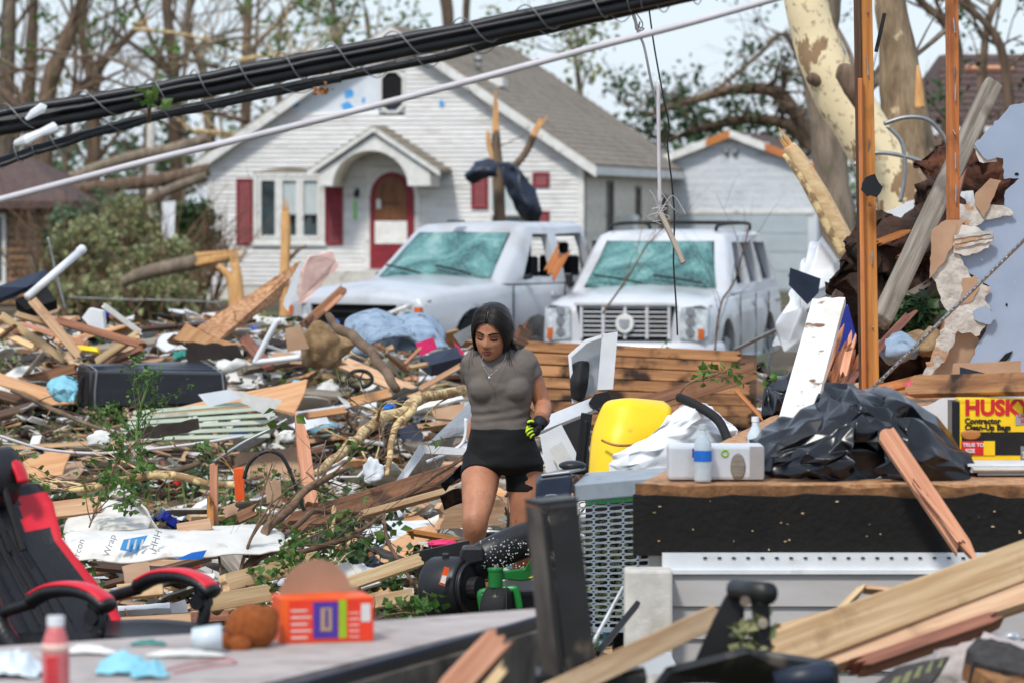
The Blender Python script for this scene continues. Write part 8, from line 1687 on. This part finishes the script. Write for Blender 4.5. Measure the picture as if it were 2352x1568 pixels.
# ------------------------------------------------------------------ loose debris strewn over the ground
def keep_out(x, y):
    if 12.5 < y < 23 and x > .34 + max(0, (y - 14)) * .19: return True          # platform
    if 14.2 < y < 17.9 and -.5 < x < .75: return True                         # mower
    if 17.0 < y < 18.9 and -.75 < x < .25: return True                          # woman
    if y > 40.5 and -3.4 < x < 4: return True                                 # vehicles
    return False
def spot(y0, y1, pw=1.0):
    while True:
        y = y0 + (y1 - y0) * RN.random() ** pw; x = rr(-.15, .15) * y
        if not keep_out(x, y): return x, y
def hero(x, y): return (25.2 < y < 29.4 and -3.5 < x < -1.95) or (23.2 < y < 27.3 and -2.75 < x < -1.25) or (15.4 < y < 17.3 and -2.0 < x < -.95)
def lay(me, name, label, cat, group, x, y, h, yaw, tilt, roll=0., sc=1.):
    if hero(x, y): h *= .15; tilt *= .12; roll *= .2; sc *= .7
    o = bpy.data.objects.new(name, me); C.objects.link(o)
    o.location = (x, y, mound(x, y) + h); o.rotation_euler = (roll, tilt, yaw); o.scale = (sc,) * 3
    return tag(o, label, cat, group)
def where(x, y):
    if y < 17.5: return 'behind the gaming chair' if x < -1 else 'left of the mower'
    if y < 22: return 'around the woman' if x > -1 else 'by the white house wrap'
    if y < 27: return 'below the speaker cabinet' if x < -1.5 else 'behind the woman' if x < 1 else 'behind the torn wall'
    if y < 34: return 'around the speaker cabinet' if x < -1.8 else 'below the pickup blankets' if x < .5 else 'round the plank roof section'
    return 'before the olive bush' if x < -2.6 else 'in front of the pickup' if x < .8 else 'in front of the SUV'
def scatter(protos, name, label, cat, group, n, y0, y1, hr=(.0, .16), tl=.25, pw=1.1, s=(.8, 1.2), rl=.5):
    for i in range(n):
        x, y = spot(y0, y1, pw); wv = where(x, y); lay(protos[i % len(protos)], name, label.replace('in the debris field', wv), cat, group.replace('in the debris field', '').replace('in the debris', '').strip() + ' ' + wv, x, y, rr(*hr) * (1 + .6 * (y > 24)), rr(0, 6.28), rr(-tl, tl), rr(-rl, rl), rr(*s))
def boards(mat, Ls, ws, n, t=.038, j=(.06, .12)):
    return [board_mb(rr(*Ls), rr(*ws), rr(.6, 1) * t, j[0] * rr(0, 1), j[1] * rr(.2, 1)).mesh('board', mat) for _ in range(n)]
scatter(boards('pine', (.3, 1.3), (.05, .14), 9), 'loose_board', 'loose pale pine board lying in the debris field', 'board', 'pale pine boards in the debris', 120, 15.4, 40)
scatter(boards('pine_red', (.3, 1.3), (.04, .14), 8), 'loose_board', 'loose red-brown board lying in the debris field', 'board', 'red-brown boards in the debris', 90, 15.4, 40)
scatter(boards('pine_cream', (.2, .9), (.03, .09), 7, .025), 'loose_lath', 'loose cream lath splinter in the debris field', 'lath', 'cream laths in the debris', 130, 15.4, 40, s=(.6, 1.2))
scatter(boards('pine_pink', (.3, 1.0), (.03, .10), 6), 'loose_board', 'loose pinkish splintered board lying in the debris field', 'board', 'pinkish boards in the debris', 80, 15.4, 40)
scatter(boards('wood_grey', (.4, 1.5), (.05, .16), 6), 'weathered_board', 'weathered grey board lying in the debris field', 'board', 'grey boards in the debris', 150, 15.4, 42)
scatter(boards('wood_dark', (.3, 1.2), (.05, .2), 6), 'dark_board', 'dark brown board lying in the debris field', 'board', 'dark boards in the debris', 120, 15.4, 42)
scatter(boards('white_chip', (.3, 1.4), (.04, .12), 6, .02), 'trim_board', 'loose white painted trim lying in the debris field', 'trim', 'white trim in the debris', 110, 15.4, 42)
def panel_mb(a, c, t, amp=.02, n=5):
    b = MB(); pts = []
    for k in range(14):
        q = 2 * math.pi * k / 14; m = max(abs(math.cos(q)) , abs(math.sin(q))); e = rr(.72, 1.05); pts.append((a / 2 * math.cos(q) / m * e, c / 2 * math.sin(q) / m * e, rr(-amp, amp)))
    return b.prism(pts, (0, 0, t))
for mat, n, cnt, lab, nm, sz in [('drywall', 6, 170, 'broken off-white plasterboard piece in the debris field', 'plasterboard_piece', (.12, .5)), ('plywood', 5, 60, 'torn tan plywood piece in the debris field', 'plywood_scrap', (.15, .6)), ('osb', 5, 55, 'torn OSB piece in the debris field', 'osb_scrap', (.15, .55)), ('shingle_dark', 6, 150, 'torn dark roof shingle in the debris field', 'shingle_tab', (.12, .4)), ('kraft', 5, 60, 'torn cardboard piece in the debris field', 'cardboard_scrap', (.12, .45)), ('siding_white', 5, 100, 'bent white vinyl siding piece in the debris field', 'siding_piece', (.1, .6)), ('galv', 4, 45, 'bent grey metal scrap in the debris field', 'metal_scrap', (.1, .4)), ('garage_grey', 4, 45, 'pale blue painted board scrap in the debris field', 'painted_scrap', (.12, .4))]:
    pr_ = [panel_mb(rr(*sz), rr(*sz) * rr(.35, .9), rr(.004, .014)).mesh(nm, mat) for _ in range(n)]
    scatter(pr_, nm, lab, 'scrap', lab.replace('piece', 'pieces').replace('scrap in', 'scraps in').replace('shingle in', 'shingles in'), cnt, 15.4, 42, (.01, .2), .45)
for mat, cnt, lab, nm in [('drywall', 34, 'large off-white plasterboard sheet lying in the debris field', 'plasterboard_sheet'), ('plywood', 26, 'large tan plywood sheet lying in the debris field', 'plywood_sheet'), ('siding_white', 26, 'long white siding length lying in the debris field', 'siding_length'), ('roof_felt', 22, 'large dark roofing felt sheet lying in the debris field', 'felt_sheet'), ('garage_grey', 18, 'large pale blue-grey panel sheet lying in the debris field', 'painted_sheet'), ('kraft', 18, 'large brown cardboard sheet lying in the debris field', 'cardboard_slab')]:
    pr_ = [panel_mb(rr(.5, 1.0), rr(.2, .5), rr(.006, .016), .03).mesh(nm, mat) for _ in range(4)]
    scatter(pr_, nm, lab, 'sheet', lab.replace('sheet', 'sheets').replace('length', 'lengths'), cnt, 16.5, 38, (.04, .2), .3, rl=.45)
def rag_mb(s):
    b = MB().ball((0, 0, .3 * s), (s, s * .8, s * .45), 14, 9); b.v = [tuple(Vector(p) * (1 + .55 * noise.noise(Vector(p) * (3 / s) + Vector((s * 50, 0, 0))))) for p in b.v]; return b
for mat, cnt, lab, nm in [('cloth_white', 70, 'crumpled white plastic or paper wad in the debris field', 'paper_wad'), ('trash_bag', 45, 'crumpled black plastic wad in the debris field', 'plastic_wad'), ('cloth_aqua', 16, 'crumpled aqua cloth wad in the debris field', 'cloth_wad'), ('navy_plastic', 26, 'lumpy navy cloth wad in the debris field', 'cloth_wad'), ('burlap', 34, 'lumpy tan insulation wad in the debris field', 'insulation_wad'), ('insulation', 26, 'fluffy pink insulation wad in the debris field', 'insulation_wad')]:
    pr_ = [rag_mb(rr(.04, .13)).mesh(nm, mat, True) for _ in range(4)]
    scatter(pr_, nm, lab, 'wad', lab.replace('wad', 'wads'), cnt, 15.4, 42, (-.02, .14), .3)
for mat, cnt in [('red', 14), ('blue', 16), ('yellow', 8), ('pink', 8), ('orange', 8), ('teal', 8), ('royal', 8)]:
    nm = {'red': 'red', 'blue': 'bright blue', 'yellow': 'yellow', 'pink': 'pink', 'orange': 'orange', 'teal': 'teal', 'royal': 'royal blue'}[mat]
    pr_ = [panel_mb(rr(.05, .14), rr(.04, .1), rr(.01, .05)).mesh('plastic_bit', mat) for _ in range(3)]
    scatter(pr_, 'plastic_bit', 'small %s plastic bit in the debris field' % nm, 'plastic bit', '%s plastic bits in the debris' % nm, cnt, 15.6, 42, (.03, .2), .6)
def stick_mb(L, r, tw):
    b = MB(); pts = [Vector((0, 0, 0))]; d = Vector((1, 0, 0))
    for i in range(7): d = (d + Vector((0, rr(-.3, .3), rr(-.2, .25)))).normalized(); pts.append(pts[-1] + d * L / 7)
    b.tube(pts, [r * (1 - .1 * i) for i in range(8)], 7); tips = []
    for _ in range(tw): i = RN.randint(1, 6); limb(b, pts[i], Vector((rr(-.3, 1), rr(-1, 1), rr(-.2, 1))), L * rr(.2, .45), r * .45, 1, tips, .4, 5, (1, 3))
    return b, tips
brm = []; 
for k in range(8): b, tips = stick_mb(rr(.6, 1.6), rr(.008, .026), RN.randint(2, 6)); brm.append(b.mesh('stick', RN.choice(['bark_twig', 'bark_brown', 'bark_pale', 'bark_grey']), True))
scatter(brm, 'fallen_stick', 'bare twiggy stick lying in the debris field', 'stick', 'bare sticks in the debris', 110, 18.9, 38, (.0, .12), .12, rl=.3)
lfm = []
for k in range(6):
    b, tips = stick_mb(rr(.4, .9), .007, 6); lfm.append((b.mesh('twig', 'bark_twig', True), leaves_mb(tips + tips, .05, None, .06, 5).mesh('leaves', ['leaf', 'leaf', 'leaf_pale', 'leaf_dark'][k % 4])))
for k in range(30):
    x, y = spot(15.2, 38, 1.1); wv = where(x, y)
    o = lay(lfm[k % 6][0], 'leafy_twig', 'leafy green twig lying ' + wv, 'twig', 'leafy twigs ' + wv, x, y, rr(0, .14), rr(0, 6.28), rr(-.2, .2), rr(-.5, .5), rr(.8, 1.2))
    c = bpy.data.objects.new('leaves', lfm[k % 6][1]); C.objects.link(c); c.parent = o
# fine litter nobody could count
def chips(mat, n, size, name, y0=14.6, y1=44, hh=.12, asp=.3, pw=1.3, lift=0.):
    b = MB()
    for _ in range(n):
        x, y = spot(y0, y1, pw); c = Vector((x, y, mound(x, y) + lift + hh * RN.random() ** 2)); s = size * rr(.4, 1.5) * (1 + .03 * (y - 15))
        d = Vector((rr(-1, 1), rr(-1, 1), rr(-.35, .35))).normalized(); e = d.cross(Vector((rr(-.5, .5), rr(-.5, .5), 1))).normalized() * s * asp * rr(.5, 1.3) * .5; d = d * s * .5; h = d.cross(e).normalized() * s * .05
        b.add([c - d - e, c + d - e * rr(.3, 1), c + d * rr(.7, 1) + e, c - d + e * rr(.5, 1), c - d - e + h, c + d - e + h, c + d + e + h, c - d + e + h], [(4, 5, 6, 7), (0, 3, 2, 1), (0, 1, 5, 4), (1, 2, 6, 5), (2, 3, 7, 6), (3, 0, 4, 7)])
    o = b.build(name, mat); tag(o, name.replace('_', ' ') + ' scattered thickly over the ground', 'litter'); return stuff(o)
for m, n, s, nm, a in [('pine', 3400, .11, 'pale_wood_chips', .22), ('pine_red', 1500, .10, 'red_wood_chips', .2), ('wood_dark', 1800, .12, 'dark_wood_chips', .25), ('drywall', 2800, .09, 'plaster_crumbs', .6), ('shingle_dark', 1700, .10, 'shingle_crumbs', .6), ('cloth_white', 1600, .07, 'paper_scraps', .7), ('wood_grey', 1500, .13, 'grey_wood_chips', .18), ('galv', 400, .08, 'metal_bits', .4)]:
    MT2 = MT[m]
    chips(m, n, s, nm, asp=a)
def green_litter(mat, n, name, size, y0, y1, clump):
    pts = []
    while len(pts) < n:
        x, y = spot(y0, y1, 1.2)
        if noise.noise(Vector((x * .9, y * .7, clump))) > .02: pts.append(Vector((x, y, mound(x, y) + rr(0, .12))))
    o = leaves_mb(pts, size, None, .07, 5).build(name, mat); tag(o, name.replace('_', ' ') + ' spread in patches over the debris', 'leaves'); stuff(o)
green_litter('leaf', 700, 'fallen_green_leaves', .045, 15, 46, 1); green_litter('leaf_pale', 800, 'withered_pale_leaves', .045, 15, 46, 7); green_litter('leaf_dark', 450, 'fallen_dark_leaves', .05, 15, 46, 13)
b = MB()
for _ in range(9000):
    x, y = spot(14, 70, 1.4)
    if noise.noise(Vector((x * .5, y * .3, 20))) < -.1: continue
    c = Vector((x, y, mound(x, y) - .01)); h = rr(.05, .16) * (1 + y * .01); d = Vector((rr(-.05, .05), rr(-.05, .05), h)); e = Vector((rr(-1, 1), rr(-1, 1), 0)).normalized() * .006 * (1 + y * .03)
    b.add([c - e, c + e, c + d], [(0, 1, 2)])
o = b.build('grass', 'grass'); tag(o, 'ragged grass growing up between the debris', 'grass'); stuff(o)
